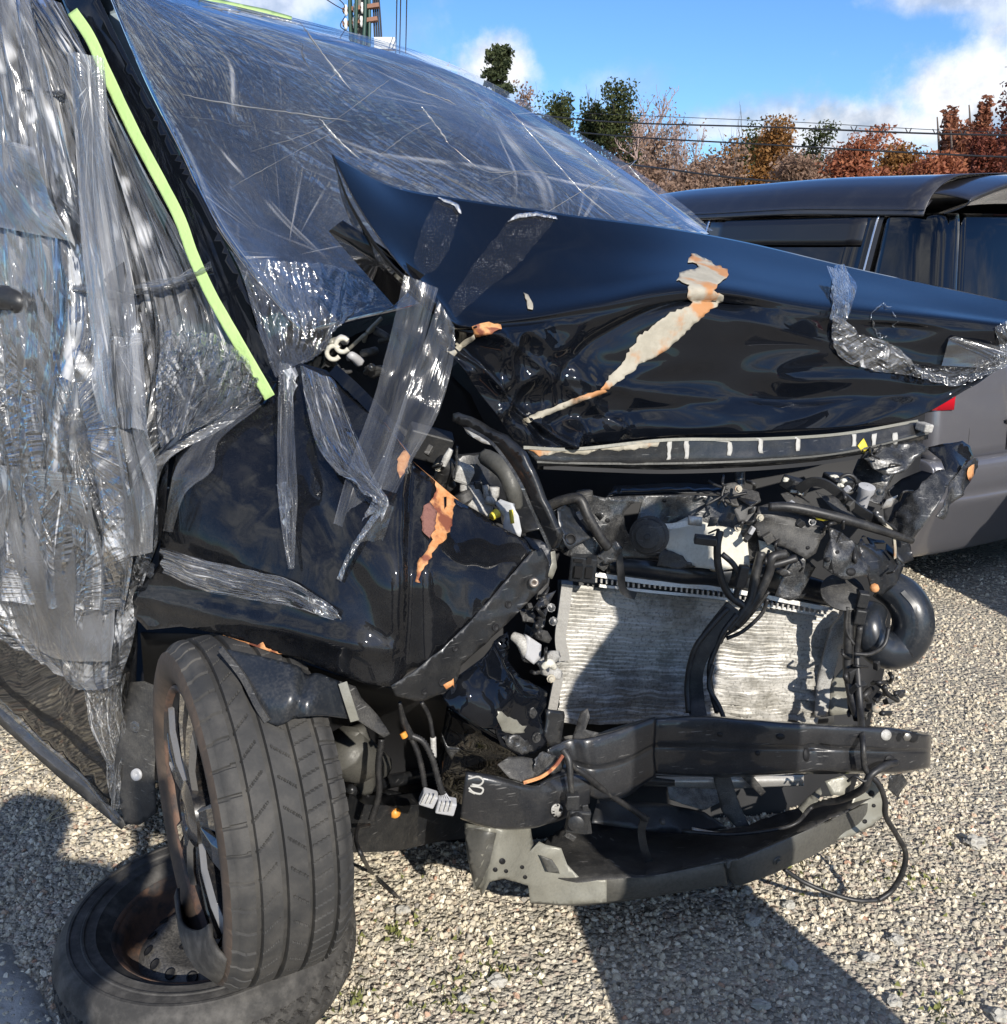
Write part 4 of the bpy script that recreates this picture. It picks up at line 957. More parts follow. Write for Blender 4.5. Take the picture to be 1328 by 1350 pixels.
strap('bonnet_lower_seal', [(716,616,1.815),(800,620,1.85),(890,622,1.90),(1010,617,1.95),(1110,606,2.03),(1200,588,2.10)], .008, .008, M_dark, hood, 30)
# torn paint: bare primer and rust
decal('bare_primer_patch', [(912,334),(926,340),(940,348),(958,356),(962,364),(950,374),(940,384),(953,388),(952,396),(944,404),(930,414),(908,434),(884,456),(862,472),(846,478),(822,500),(802,513),(792,514),(806,494),(824,474),(830,458),(838,452),(842,442),(860,430),(884,412),(906,404),(914,398),(904,392),(908,376),(893,370),(896,360),(914,356),(922,352),(908,346)], HB, M_rustp, hood, .0016, 4, 1.6)
decal('rust_chip', [(622,430),(640,425),(660,428),(662,434),(648,440),(628,444)], HB, M_rusto, hood, .0018, 5, 1)
decal('rust_chip', [(574,474),(596,462),(612,448),(626,440),(628,446),(610,460),(594,472),(580,477)], HB, M_rustp, hood, .0018, 5, 1)
decal('rust_chip', [(690,386),(696,390),(703,402),(702,410),(696,408),(694,398)], HB, M_rustp, hood, .0018, 4, .6)
decal('primer_crack', [(690,552),(720,540),(760,524),(796,512),(800,516),(764,530),(724,546),(694,558)], HB, M_rustp, hood, .0016, 5, .8)
for pts in [[(1165+17*math.cos(a)+random.uniform(-3,3), 424+22*math.sin(a)+random.uniform(-3,3)), (1165+15*math.cos(a+.25)+random.uniform(-4,4), 424+20*math.sin(a+.25)+random.uniform(-3,3)), (1165+17*math.cos(a+.45)+random.uniform(-3,3), 424+22*math.sin(a+.45))] for a in (1.2,1.55,1.9,2.3,2.8,3.2,3.6,4.0,4.5,4.9,5.6,6.2)]:
    V = [cast(HB,x,y)[0]+cast(HB,x,y)[1]*.003 for x,y in pts]
    mk('emblem_residue', *sweep(V, [.0006,random.uniform(.0012,.0026),.0005], sides=5, n=10), M_tapes, hood)
# wing -----------------------------------------------------------------
WCT = [(215,700,1.66),(180,800,1.70),(190,832,1.66),(230,590,1.70),(345,530,1.76),(400,480,1.80),(460,505,1.78),(520,570,1.66),(300,700,1.60),(400,640,1.60),(400,760,1.50),(300,835,1.55),(440,885,1.44),(515,905,1.43),(540,650,1.55),(560,750,1.47),(600,660,1.62),(660,700,1.62),(692,730,1.60),(620,830,1.49)]
def wing_disp(x, y):
    d = -.016*math.exp(-((x-(548-.04*(y-700)))/12.)**2)*(1 if y > 600 else .3)      # crease down the crushed corner
    d += .010*math.exp(-((y-(812+.22*(x-300)))/14.)**2)*(1 if x < 520 else 0)
    d -= .010*math.exp(-((x-430-.5*(y-700))/25.)**2)
    return d
WOUT = [(212,706),(222,650),(232,600),(262,572),(300,552),(345,528),(372,492),(396,478),(430,488),(470,520),(520,570),(548,602),(568,628),(604,660),(650,690),(692,712),(700,728),(664,770),(620,820),(580,858),(545,888),(520,908),(480,902),(440,888),(400,872),(352,858),(300,838),(240,826),(192,830),(178,812),(186,770),(210,745)]
wing = sheet('front_wing', WOUT, WCT, M_paintd, car, step=7, amp=.006, freq=9, octv=2, dispf=wing_disp)
WB = bvh_of(wing)
decal('rust_patch', [(572,628),(582,638),(594,650),(599,662),(596,690),(586,712),(574,722),(568,736),(556,754),(553,768),(548,768),(550,752),(552,738),(562,726),(570,712),(564,700),(568,690),(560,672),(572,656),(575,644)], WB, M_rusto, wing, .0018, 4, 1.6, holes=[[(584,656),(588,655),(588,668),(585,672)]])
decal('rust_scab', [(558,668),(566,664),(574,676),(572,700),(566,712),(557,702),(555,684)], WB, pmat('dark_rust_scab', (.20,.09,.07), .8, var=.3, bump=.6, bump_scale=80), wing, .004, 4, 1)
decal('rust_patch', [(524,606),(532,594),(541,598),(536,616),(528,632),(524,622)], WB, M_rusto, wing, .0018, 4, 1)
decal('rust_patch', [(340,850),(348,846),(352,854),(372,862),(352,862),(338,858)], WB, M_rusto, wing, .0018, 3, 1)
flange = sheet('wing_flange', [(516,905),(545,886),(582,856),(622,818),(664,770),(700,728),(714,722),(724,742),(722,768),(700,790),(668,822),(640,850),(608,876),(604,892),(598,906),(560,924),(548,925),(522,918)], [(516,905,1.425),(582,856,1.455),(700,728,1.59),(724,760,1.60),(600,905,1.47),(640,850,1.50)], M_steelb, car, step=6, amp=.004, freq=22)
FB = bvh_of(flange)
for x, y, r in ((670,797,5),(653,827,5),(584,899,6),(600,855,4),(560,912,4)):
    p, n = cast(FB, x, y); mk('bolt_hole', *lathe([(.0005,.0005),(.0008,r*.0012),(.002,r*.0013),(.002,r*.0009),(-.001,r*.0008),(-.001,.0003)], 14, n, p), M_dark, flange)
decal('rust_chip', [(584,902),(598,894),(601,900),(588,908)], FB, M_rusto, flange, .002, 4, .5)
mk('screw_head', *lathe([(0,.0005),(.005,.003),(.006,.0075),(.002,.009),(0,.009)], 14, (.1,-1,.2), P(704,768,1.565)), M_bolt, flange)
# inner wing top edge, bright pressed rim
strap('wing_top_rail', [(440,488,1.80),(470,515,1.75),(505,552,1.70),(530,585,1.66)], .022, .008, M_paint, car, 16)
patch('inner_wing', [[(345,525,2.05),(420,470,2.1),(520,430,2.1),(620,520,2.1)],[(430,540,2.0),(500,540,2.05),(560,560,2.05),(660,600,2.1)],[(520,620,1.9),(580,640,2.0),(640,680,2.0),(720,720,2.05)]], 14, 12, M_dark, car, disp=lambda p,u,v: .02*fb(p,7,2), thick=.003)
# liner flap over the tyre
liner = sheet('wheel_arch_liner', [(288,852),(300,856),(350,866),(410,882),(448,898),(456,925),(462,948),(430,944),(404,945),(384,952),(366,957),(352,952),(344,944),(334,920),(316,890)], [(288,852,1.45),(350,950,1.36),(410,882,1.42),(460,945,1.42),(400,920,1.36)], M_plasts, car, step=6, amp=.004, freq=7, octv=2, dispf=lambda x,y: -.014*math.exp(-((x-402+.3*(y-900))/9.)**2))
strap('liner_rib', [(292,856,1.44),(320,892,1.40),(340,930,1.365),(353,951,1.355)], .010, .006, M_plastd, liner)
sheet('liner_bracket', [(448,898),(470,905),(478,920),(500,945),(514,968),(505,972),(480,955),(470,948),(462,948)], [(448,898,1.43),(514,968,1.47),(470,905,1.45)], M_plastd, car, step=6, amp=.004, freq=20)
strap('liner_strip', [(452,900,1.42),(460,925,1.41),(468,950,1.41)], .014, .004, M_primer, car)
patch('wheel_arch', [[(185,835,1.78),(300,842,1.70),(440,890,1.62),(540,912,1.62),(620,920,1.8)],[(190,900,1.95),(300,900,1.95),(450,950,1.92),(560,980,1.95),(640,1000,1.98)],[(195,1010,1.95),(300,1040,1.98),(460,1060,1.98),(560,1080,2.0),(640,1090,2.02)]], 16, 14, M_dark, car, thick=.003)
# sill end, mud flap
se = sheet('sill_end_panel', [(155,985),(170,900),(190,898),(206,905),(205,960),(204,1010),(206,1072),(184,1088),(165,1086),(158,1060),(150,1010)], [(155,985,1.84),(206,905,1.80),(206,1072,1.80),(165,1086,1.85)], M_plastd, car, step=7, amp=.004, freq=14)
mk('clip', *lathe([(0,.0005),(.004,.005),(.003,.008),(.006,.012),(0,.013)], 18, (-.35,-.9,.2), P(181,1021,1.815)), M_greyp, se)
mk('clip', *lathe([(0,.0005),(.003,.006),(0,.012)], 16, (-.35,-.9,.2), P(178,958,1.80)), M_tape, se)
# front wheel ----------------------------------------------------------
WC = P(322,1052,1.52); WC[2] = .478; WA = np.array((-.868,-.497,.02)); WA /= np.linalg.norm(WA); WR = .296
fw = mk('front_wheel', *lathe([(-.07,.06),(.045,.06),(.045,.001)], 24, WA, WC), M_plast, car, sharp=40)
ribs = (-.062,-.022,.018,.058)
def tread(x, r, th):
    if r < WR-.02: return r
    for g in ribs:
        if abs(x-g) < .0042: r -= .0095
    t = th*WR
    if x > .062: r -= .0040 if (t/.044 + x*1.0) % 1 < .12 else 0
    elif x < -.066: r -= .0045 if (t/.030 + x*1.5) % 1 < .2 else 0
    elif .022 < x < .055 : r -= .0028 if ((t+x*.9)/.046) % 1 < .06 and x > .028 else 0
    elif -.018 < x < .014: r -= .0028 if ((t-x*.9)/.046) % 1 < .06 and x < .008 else 0
    elif -.058 < x < -.026: r -= .0024 if ((t+x*.3)/.026) % 1 < .09 else 0
    return r
xs = np.r_[np.linspace(-.088,.088,121)]
prof = [(-.07,.212),(-.09,.222),(-.099,.240),(-.100,.258),(-.096,.277)]+[(x, WR-.004*(x/.085)**2-.010*max(0,(abs(x)-.07)/.018)**2) for x in xs]+[(.096,.278),(.1005,.266),(.1015,.254),(.1,.241),(.095,.230),(.089,.223),(.083,.218),(.07,.212)]
V, Fs = lathe(prof, 860, WA, WC, rfun=tread)
k = len(prof); miT = [1 if prof[(i % (k-1))][0] > .0885 else 0 for i in range(len(Fs))]
sub('tyre', V, Fs, M_rub, fw, mats=[M_rub, M_rubw], mi=miT, sharp=42)
V, Fs = lathe([(-.075,.205),(-.06,.190),(.03,.184),(.074,.194),(.080,.208)], 72, WA, WC)
rimp = sub('rim', V, Fs, M_dark, fw, sharp=50)  # barrel coloured near black to paint the shadow behind the spokes
sub('rim_flange', *lathe([(.080,.207),(.088,.210),(.091,.215),(.088,.2195),(.082,.220)], 90, WA, WC), M_rustw, fw, sharp=50)
a_ = np.cross(WA, (0,0,1.)); a_ /= np.linalg.norm(a_); b_ = np.cross(a_, WA); b_ = b_ if b_[2] > 0 else -b_
def wp(ax, r, th): return WC+WA*ax+(a_*math.cos(th)+b_*math.sin(th))*r
for s in range(5):
    t0 = 2*math.pi*s/5+.35
    for dd in (-.17, .17):
        t1 = t0+dd; w0, w1 = .016, .022
        Vv = []
        for rr, ax, w in ((.045,.090,.028),(.10,.096,.030),(.16,.094,.038),(.212,.086,.052)):
            tt = t0+dd*min(1, rr/.13); dt = w/rr*.5
            Vv += [wp(ax-.05, rr, tt-dt*1.3), wp(ax-.010, rr, tt-dt*1.15), wp(ax, rr, tt-dt*.8), wp(ax, rr, tt+dt*.8), wp(ax-.010, rr, tt+dt*1.15), wp(ax-.05, rr, tt+dt*1.3)]
        Fv = [(i*6+j, i*6+(j+1)%6, (i+1)*6+(j+1)%6, (i+1)*6+j) for i in range(3) for j in range(6)]+[(5,4,3,2,1,0),(18,19,20,21,22,23)]
        sub('spoke', Vv, Fv, M_rim, fw, smooth=False, mats=[M_rim, M_silver], mi=[1 if (i < 18 and i % 6 == (3 if dd > 0 else 1)) else 0 for i in range(20)], bevel=.0012)
sub('hub_cap', *lathe([(.05,.060),(.094,.056),(.101,.040),(.103,.028),(.100,.026),(.101,.001)], 30, WA, WC), M_rim, fw, sharp=40)
for s in range(0): sub('wheel_nut', *lathe([(.07,.008),(.088,.008),(.089,.0005)], 6, WA, wp(0,.05,2*math.pi*(s+.5)/5+.35)), M_bolt, fw, sharp=30)
sub('brake_disc', *lathe([(.0,.06),(.0,.13),(.012,.13),(.012,.06)], 40, WA, WC, closed=True), M_rustw, fw, sharp=40)
# torn lower sidewall peeled outwards
tsw = []
for i, th in enumerate(np.linspace(R(205), R(292), 26)):
    q = math.sin(math.pi*i/25)
    tsw.append([wp(.097,.268,th), wp(.106+.008*q,.250,th), wp(.110+.014*q,.228,th), wp(.106+.020*q,.206-.03*q,th)])
tg = np.array([[tsw[i][j] for i in range(26)] for j in range(4)])
sub('torn_sidewall', tg.reshape(-1,3), grid_faces(25,3), M_ruba, fw, thick=.006)
# hub carrier and suspension behind the wheel
mk('hub_carrier', *join(sweep([P(452,985,1.72), P(470,1000,1.76), P(500,1010,1.85)], [.045,.05,.03], sides=10), sweep([P(470,960,1.75),P(478,1000,1.76),P(482,1040,1.78)], [.02,.03,.02], sides=8)), M_primerd, car)
mk('suspension_arm', *sweep([P(460,1085,1.72), P(520,1085,1.80), P(580,1075,1.92), P(640,1070,2.05)], 1.0, flat=(.10,.05), n=14), M_steelb, car, sharp=40)
mk('drive_shaft', *sweep([P(480,1035,1.8), P(540,1025,1.95), P(640,1000,2.15)], [.018,.014,.022], sides=10), M_steelb, car)
mk('track_rod', *sweep([P(462,1040,1.74), P(500,1060,1.86), P(560,1070,2.0)], .010, sides=8), M_steelb, car)
sheet('subframe', [(458,1070),(500,1040),(560,1050),(600,1070),(600,1090),(520,1110),(458,1118)], [(458,1070,1.80),(600,1070,2.0),(520,1110,1.8)], M_steelb, car, step=10, amp=.006, freq=10, thick=.02)
for x, y in ((478,1052),(478,1076)):
    mk('frame_hole', *lathe([(0,.0005),(.001,.014),(.004,.016),(.004,.012)], 18, (0,-1,.1), P(x,y,1.775)), M_dark, car)
mk('ball_joint', *lathe([(-.01,.001),(-.008,.008),(0,.012),(.01,.008),(.012,.001)], 12, (0,-.5,1), P(521,1072,1.77)), M_orange, car)
# engine bay backing
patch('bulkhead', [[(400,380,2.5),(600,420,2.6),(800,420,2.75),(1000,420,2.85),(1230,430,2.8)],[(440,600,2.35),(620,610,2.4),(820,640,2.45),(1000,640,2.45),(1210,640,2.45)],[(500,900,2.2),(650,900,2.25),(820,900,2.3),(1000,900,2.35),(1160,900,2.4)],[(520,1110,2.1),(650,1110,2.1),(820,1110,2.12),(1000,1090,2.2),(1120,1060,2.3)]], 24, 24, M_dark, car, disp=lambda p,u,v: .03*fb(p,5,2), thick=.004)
# spare wheel on the ground -----------------------------------------------
SPC = np.array((-.585,1.655,.0)); SRr = .29
spare = empty('spare_wheel', SPC, 'old spare wheel with rusty steel rim lying flat under the front tyre', 'wheel')
def stread(x, r, th):
    if r < SRr-.004: return r
    t = th*SRr; z = .010*abs(((t/.036) % 1)*4-2)-.010
    for g in (.045,.075,.105):
        if abs(x-g-z) < .0042: r -= .009
    return r
sx_ = np.linspace(.015,.135,70)
prof = [(.02,.17),(.006,.20),(.002,.245),(.006,.27)]+[(x, SRr-.002-.014*(abs(x-.075)/.06)**3) for x in sx_]+[(.145,.268),(.1485,.259),(.1515,.257),(.152,.252),(.1495,.250),(.151,.240),(.1505,.232),(.1525,.230),(.152,.226),(.149,.224),(.148,.215),(.1485,.205),(.1455,.203),(.140,.195),(.132,.182),(.122,.172)]
V, Fs = lathe(prof, 480, (0,0,1), SPC, rfun=stread); mk('tyre', V, Fs, M_ruba, spare, sharp=45)
V, Fs = lathe([(.03,.165),(.118,.170),(.128,.172),(.131,.179),(.127,.182),(.122,.168),(.112,.160),(.088,.158),(.070,.150),(.064,.135)], 80, (0,0,1), SPC); rim = mk('rim', V, Fs, M_rustw, spare, sharp=60)
V, Fs = lathe([(.064,.137),(.073,.128),(.088,.112),(.092,.100),(.088,.085),(.080,.07),(.079,.035),(.086,.032),(.07,.030)], 64, (0,0,1), SPC); face = sub('wheel_disc', V, Fs, pmat('scuffed_black_steel_rim', (.05,.05,.05), .4, .3, dirt=(.30,.28,.25), dirt_amt=.6, dirt_scale=22, dirt_lo=.42, dirt_hi=.65, bump=.2), rim, sharp=40)
for s in range(16):
    th = 2*math.pi*s/16; c = SPC+np.array((math.cos(th)*.114, math.sin(th)*.114, .0875)); nn = np.array((math.cos(th)*.55, math.sin(th)*.55, .83))
    sub('vent_hole', *lathe([(0,.0005),(.0015,.0085),(.003,.011),(.003,.0085)], 14, nn, c), M_dark, rim)
for s in range(4):
    th = 2*math.pi*s/4+.5; sub('stud_hole', *lathe([(0,.0005),(.001,.007),(.003,.010),(.003,.007)], 12, (0,0,1), SPC+np.array((math.cos(th)*.05, math.sin(th)*.05, .0795))), M_dark, rim)
# ------------------------------------------------------------------ crushed front: beam, radiator, brackets, cables
def loft(name, top, bot, prof, nu, mat, parent, disp=None, thick=.003):
    "long pressed beam: rows between the photo's top and bottom edge, prof = (share from top to bottom, towards-camera offset)"
    rows = [[(a[0]+(b[0]-a[0])*t, a[1]+(b[1]-a[1])*t, a[2]+(b[2]-a[2])*t-o) for a, b in zip(top, bot)] for t, o in prof]
    return patch(name, rows, nu, len(prof)*3, mat, parent, disp=disp, thick=thick)
HAT = [(-.02,-.09),(0,-.05),(.0,.0),(.08,.012),(.40,.015),(.46,.0125),(.52,.0105),(.60,.012),(.92,.012),(1,.0),(1.0,-.05),(1.02,-.09)]
beam = loft('bumper_beam', [(862,947,1.76),(930,945,1.765),(1000,950,1.77),(1062,955,1.78),(1130,958,1.80),(1185,962,1.83),(1222,968,1.88),(1228,972,1.97)],
            [(862,1020,1.755),(930,1023,1.76),(1000,1022,1.765),(1062,1019,1.775),(1130,1019,1.795),(1185,1018,1.825),(1222,1012,1.875),(1226,1008,1.97)], HAT, 70, M_beam, car, lambda p,u,v: .004*fb(p,7,2)-.012*math.exp(-((u-.46)/.03)**2-((v-.55)/.2)**2))
BB = bvh_of(beam)
def hole(parent, bvh, x, y, rx, ry, mat=M_dark, rim=True):
    pts = [(x+rx*math.cos(a), y+ry*math.sin(a)) for a in np.linspace(0, 6.283, 15)[:-1]]
    d = decal('slot', pts, bvh, mat, parent, .0012, 6, 0, thick=.0006); return d
for x, y, rx, ry in ((949,968,4,3),(1029,971,6,4),(999,993,3.5,3),(1063,995,4,9),(1203,970,7,9),(1173,1004,7,9)): hole(beam, BB, x, y, rx, ry)
hole(beam, BB, 1168, 969, 7, 7, M_white)
mk('bolt', *lathe([(.0,.009),(.008,.009),(.010,.005),(.010,.0004)], 6, (.1,-1,.1), P(1194,970,1.80)), M_bolt, beam, sharp=30)
mid = loft('bumper_beam_bend', [(722,985,1.665),(750,972,1.69),(775,972,1.69),(815,962,1.72),(864,946,1.758)], [(728,1030,1.665),(765,1042,1.68),(790,1052,1.68),(825,1048,1.71),(864,1022,1.755)], HAT, 40, M_beam, car, lambda p,u,v: .006*fb(p,9,2))
sheet('beam_end_fin', [(755,972),(765,940),(775,934),(778,945),(772,962),(790,966),(775,985),(758,1000)], [(755,972,1.695),(778,940,1.70),(775,985,1.685)], M_plastd, car, step=6, amp=.004, freq=25)
left = loft('bumper_beam_end', [(614,1017,1.575),(655,1026,1.585),(700,1036,1.60),(730,1022,1.63),(755,1018,1.66),(779,1028,1.685)], [(607,1079,1.575),(655,1092,1.58),(700,1091,1.60),(730,1083,1.625),(752,1073,1.65),(777,1058,1.68)],
            [(-.02,-.06),(0,-.03),(0,0),(.10,.010),(.5,.016),(.88,.008),(1,0),(1,-.04),(1.02,-.06)], 50, M_beam, car, lambda p,u,v: .004*fb(p,9,2)+.010*math.exp(-((v-.35)/.1)**2)*math.sin(u*7))
LFB = bvh_of(left)
hole(left, LFB, 735, 1068, 10, 11, M_dark); hole(left, LFB, 734, 1068, 8, 9, M_white)
for pts in ([(617,1027),(630,1024),(637,1029),(632,1035),(622,1034)],[(620,1036),(630,1037),(637,1040),(634,1046),(624,1044),(618,1038)],[(618,1042),(626,1046)]):
    V = [cast(LFB,x,y)[0]+cast(LFB,x,y)[1]*.0012 for x,y in pts]; mk('chalk_mark', *sweep(V, .0022, sides=4, n=14), M_chalk, left)
# crash can end pieces between beam and chassis leg
sheet('chassis_leg_cover', [(656,1008),(670,998),(690,998),(712,1002),(704,1024),(690,1032),(672,1026)], [(656,1008,1.57),(704,1010,1.60),(690,1032,1.57)], M_plastd, car, step=5, amp=.004, freq=22)
sheet('torn_bracket', [(704,1000),(716,990),(726,996),(745,1000),(742,1016),(722,1022),(706,1030),(690,1034),(702,1018)], [(704,1000,1.60),(745,1005,1.64),(700,1032,1.58)], M_steelg, car, step=4.5, amp=.006, freq=35, jag=1)
strap('rust_edge', [(690,1032,1.565),(714,1024,1.58),(732,1010,1.60),(742,996,1.615)], .006, .004, M_rusto, car)
# lower crossmember
XT = [(712,1150,1.685),(760,1158,1.68),(830,1156,1.68),(885,1150,1.69),(945,1137,1.71),(962,1134,1.715),(985,1128,1.72),(1060,1096,1.78),(1115,1072,1.86),(1150,1056,1.93)]
XB = [(700,1191,1.69),(760,1193,1.685),(830,1186,1.685),(885,1177,1.695),(945,1168,1.715),(968,1166,1.735),(990,1162,1.73),(1060,1134,1.79),(1112,1106,1.87),(1155,1088,1.94)]
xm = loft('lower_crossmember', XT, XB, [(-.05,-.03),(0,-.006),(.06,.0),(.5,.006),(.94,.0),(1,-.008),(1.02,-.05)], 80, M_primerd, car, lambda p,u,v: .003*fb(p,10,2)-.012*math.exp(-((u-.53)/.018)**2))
XBV = bvh_of(xm)
for x, y in ((1025,1135),):
    p, n = cast(XBV, x, y); mk('bolt', *lathe([(0,.011),(.003,.010),(.003,.006),(.007,.006),(.007,.0004)], 12, n, p), M_primerd, xm, sharp=30)
sheet('crossmember_top', [(708,1112),(760,1085),(840,1092),(900,1096),(960,1092),(1030,1072),(1100,1050),(1150,1050),(1115,1074),(1060,1098),(985,1130),(945,1139),(885,1152),(830,1158),(760,1160),(716,1152)], [(716,1152,1.69),(885,1152,1.70),(1060,1098,1.785),(1150,1050,1.93),(760,1085,1.95),(900,1096,1.98),(1030,1072,2.05)], M_plastd, car, step=9, amp=.008, freq=10)
lbk = sheet('crossmember_end', [(612,1085),(658,1094),(700,1092),(704,1113),(697,1124),(712,1110),(720,1114),(740,1118),(748,1140),(765,1158),(800,1160),(800,1190),(700,1192),(697,1168),(664,1158),(646,1163),(634,1184),(626,1178),(618,1140)], [(612,1085,1.62),(658,1094,1.585),(640,1165,1.595),(700,1100,1.66),(700,1190,1.660),(800,1175,1.652),(760,1192,1.655),(626,1178,1.62)], M_primer, car, step=5, amp=.004, freq=14, dispf=lambda x,y: -.014*math.exp(-((x-(655-.30*(y-1095)))/5.)**2))
KB = bvh_of(lbk)
for x, y, r in ((662,1135,4),(653,1146,3),(667,1148,2.6),(688,1143,2.6),(692,1156,2.6)): hole(lbk, KB, x, y, r, r)
decal('painted_flange_shade', [(612,1090),(655,1098),(646,1140),(636,1160),(628,1172),(620,1140)], KB, M_primerd, lbk, .0012, 6, 0)  # darker primer layer paints shade onto the flange
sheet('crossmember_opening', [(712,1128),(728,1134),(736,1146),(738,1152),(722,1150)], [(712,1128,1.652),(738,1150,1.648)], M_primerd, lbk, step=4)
rbk = sheet('crossmember_end', [(1128,1040),(1144,1028),(1165,1034),(1170,1060),(1166,1076),(1150,1088),(1128,1100),(1100,1108),(1116,1072),(1124,1060)], [(1128,1040,1.92),(1165,1034,1.93),(1166,1076,1.92),(1100,1108,1.855)], M_primer, car, step=5, amp=.006, freq=18)
RBV = bvh_of(rbk)
for x, y, r in ((1149,1046,4),(1152,1062,2.5),(1140,1083,3)): hole(rbk, RBV, x, y, r, r)
sheet('inner_bracket', [(1088,1030),(1112,1022),(1122,1030),(1118,1050),(1096,1048)], [(1088,1030,1.95),(1122,1030,1.96),(1100,1048,1.94)], M_primer, car, step=6, amp=.005, freq=20)
sheet('inner_bracket', [(1052,1064),(1068,1048),(1082,1038),(1084,1046),(1070,1066),(1060,1072)], [(1052,1064,1.90),(1084,1040,1.95),(1060,1072,1.88)], M_primer, car, step=6, amp=.004, freq=20)
sheet('torn_bracket', [(1172,1022),(1190,1020),(1196,1032),(1184,1052),(1172,1040)], [(1172,1022,1.86),(1196,1032,1.88),(1184,1052,1.86)], M_steelg, car, step=5, amp=.005, freq=30)
# things between beam and crossmember
loft('radiator_lower_mount', [(842,1022,1.90),(900,1024,1.90),(960,1022,1.90),(1060,1022,1.96)], [(842,1036,1.90),(900,1038,1.90),(960,1040,1.90),(1060,1036,1.96)], [(0,0),(.5,.01),(1,0)], 20, M_alu, car)
sheet('crushed_fan_shroud', [(880,1036),(910,1030),(948,1036),(955,1055),(930,1068),(905,1062),(884,1052)], [(880,1036,1.93),(955,1050,1.93),(905,1062,1.90)], pmat('scorched_metal', (.10,.10,.10), .6, .3, dirt=(.5,.49,.46), dirt_amt=.6, dirt_scale=80, dirt_lo=.48, dirt_hi=.6, bump=.8, bump_scale=70), car, step=5, amp=.008, freq=30)
sheet('lower_grille_support', [(940,1020),(962,1020),(975,1060),(988,1088),(970,1090),(952,1070)], [(940,1020,1.86),(988,1088,1.84),(962,1020,1.86)], M_plastd, car, step=6, amp=.005, freq=18, thick=.012)
sheet('lower_grille_support', [(975,1022),(992,1022),(1010,1044),(1004,1050)], [(975,1022,1.88),(1010,1048,1.9)], M_plastd, car, step=6)
tube('silver_pipe', [(912,1094,1.85),(935,1098,1.85),(962,1100,1.86)], [.006,.005,.002], M_alu, car)
loft('undertray_edge', [(810,1028,1.80),(850,1024,1.82),(890,1028,1.83)], [(806,1040,1.80),(850,1036,1.82),(890,1036,1.83)], [(0,0),(.5,.006),(1,0)], 14, M_plastd, car)
sheet('lower_baffle', [(790,1050),(830,1055),(880,1060),(930,1070),(960,1092),(900,1100),(830,1092),(780,1085)], [(790,1050,1.84),(930,1070,1.92),(830,1092,1.82),(900,1100,1.86)], M_plast, car, step=9, amp=.008, freq=14)
# radiator ----------------------------------------------------------------
def RY(x, y): return 2.0+.10*(x-740)/360+.02*math.sin((x-740)/60.)*min(1,max(0,(y-800)/100))
rad = patch('radiator', [[(x,y,RY(x,y)+.012) for x in (738,830,920,1010,1100)] for y in (768,830,890,955)], 24, 16, M_radd, car, thick=.02)
tubes = ([], []); fins = ([], [])
def lerp(a, b, t): return a+(b-a)*t
for r in range(35):
    t = r/34; xl = lerp(755, 728, t)+(6*math.sin(t*9) if t > .5 else 0); xr = lerp(1106, 1078, t); yl = lerp(775, 952, t); yr = lerp(806, 950, t)
    pts = []
    for k in range(46):
        q = k/45; x = lerp(xl, xr, q); y = lerp(yl, yr, q)
        w = .35+.65*min(1, abs(q-.0)*2); cr_ = noise.noise(Vector((q*5, t*3.2, 1.1)))*.5+noise.noise(Vector((q*16, t*9, 4.)))*.35
        y += cr_*8.5*(.35+t); dY = .012*noise.noise(Vector((q*9, t*14, 7.)))*(.3+t)
        pts.append(P(x, y, RY(x, y)-.004+dY))
    tubes = join(tubes, sweep(pts, 1.0, flat=(.012,.0036), sides=4, n=90, cap=False))
    # crushed fin strip between this tube and the next
tb = mk('radiator_tubes', *tubes, M_rad, rad, smooth=False)
fv, ff = [], []
for r in range(34):
    t = (r+.5)/34; xl = lerp(755, 728, t)+2; xr = lerp(1106, 1078, t)
    yl = lerp(775, 952, t); yr = lerp(806, 950, t); b0 = len(fv); n_ = 150
    for k in range(n_):
        q = k/(n_-1); x = lerp(xl, xr, q); y = lerp(yl, yr, q)
        cr_ = noise.noise(Vector((q*5, t*3.2, 1.1)))*.5+noise.noise(Vector((q*16, t*9, 4.)))*.35; y += cr_*8.5*(.35+t)
        dy = 2.5 if k % 2 else -2.5; dY = .012*noise.noise(Vector((q*9, t*14, 7.)))*(.3+t)
        crush = noise.noise(Vector((q*13, t*10, 2.5)))
        Yv = RY(x, y)+.003+dY-(.006 if crush > .12 else 0)+random.uniform(-.0015,.0015)
        fv += [P(x, y+dy, Yv), P(x+.3, y+dy, Yv+.010)]
    ff += [(b0+2*k, b0+2*k+2, b0+2*k+3, b0+2*k+1) for k in range(n_-1)]
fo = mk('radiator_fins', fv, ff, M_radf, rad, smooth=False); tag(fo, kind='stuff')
mk('radiator_side_tank', *sweep([P(748,768,1.985),P(744,800,1.985),P(739,840,1.985),P(744,868,1.985)], 1.0, flat=(.024,.026), n=24), M_alu, rad, sharp=50)
mk('radiator_side_tank', *sweep([P(737,890,1.985),P(731,920,1.985),P(726,948,1.985)], 1.0, flat=(.020,.026), n=16), M_alu, rad, sharp=50)
sheet('radiator_side_tank', [(1116,806),(1122,830),(1108,860),(1096,900),(1092,944),(1074,946),(1078,905),(1088,860),(1098,828)], [(1116,806,2.06),(1092,944,2.06),(1078,905,2.06)], M_white, rad, step=7, amp=.005, freq=14, thick=.012)
sheet('radiator_bracket', [(1096,900),(1112,880),(1124,910),(1126,940),(1094,944)], [(1096,900,2.07),(1124,910,2.06),(1094,944,2.05)], M_primer, rad, step=6, amp=.005, freq=25)
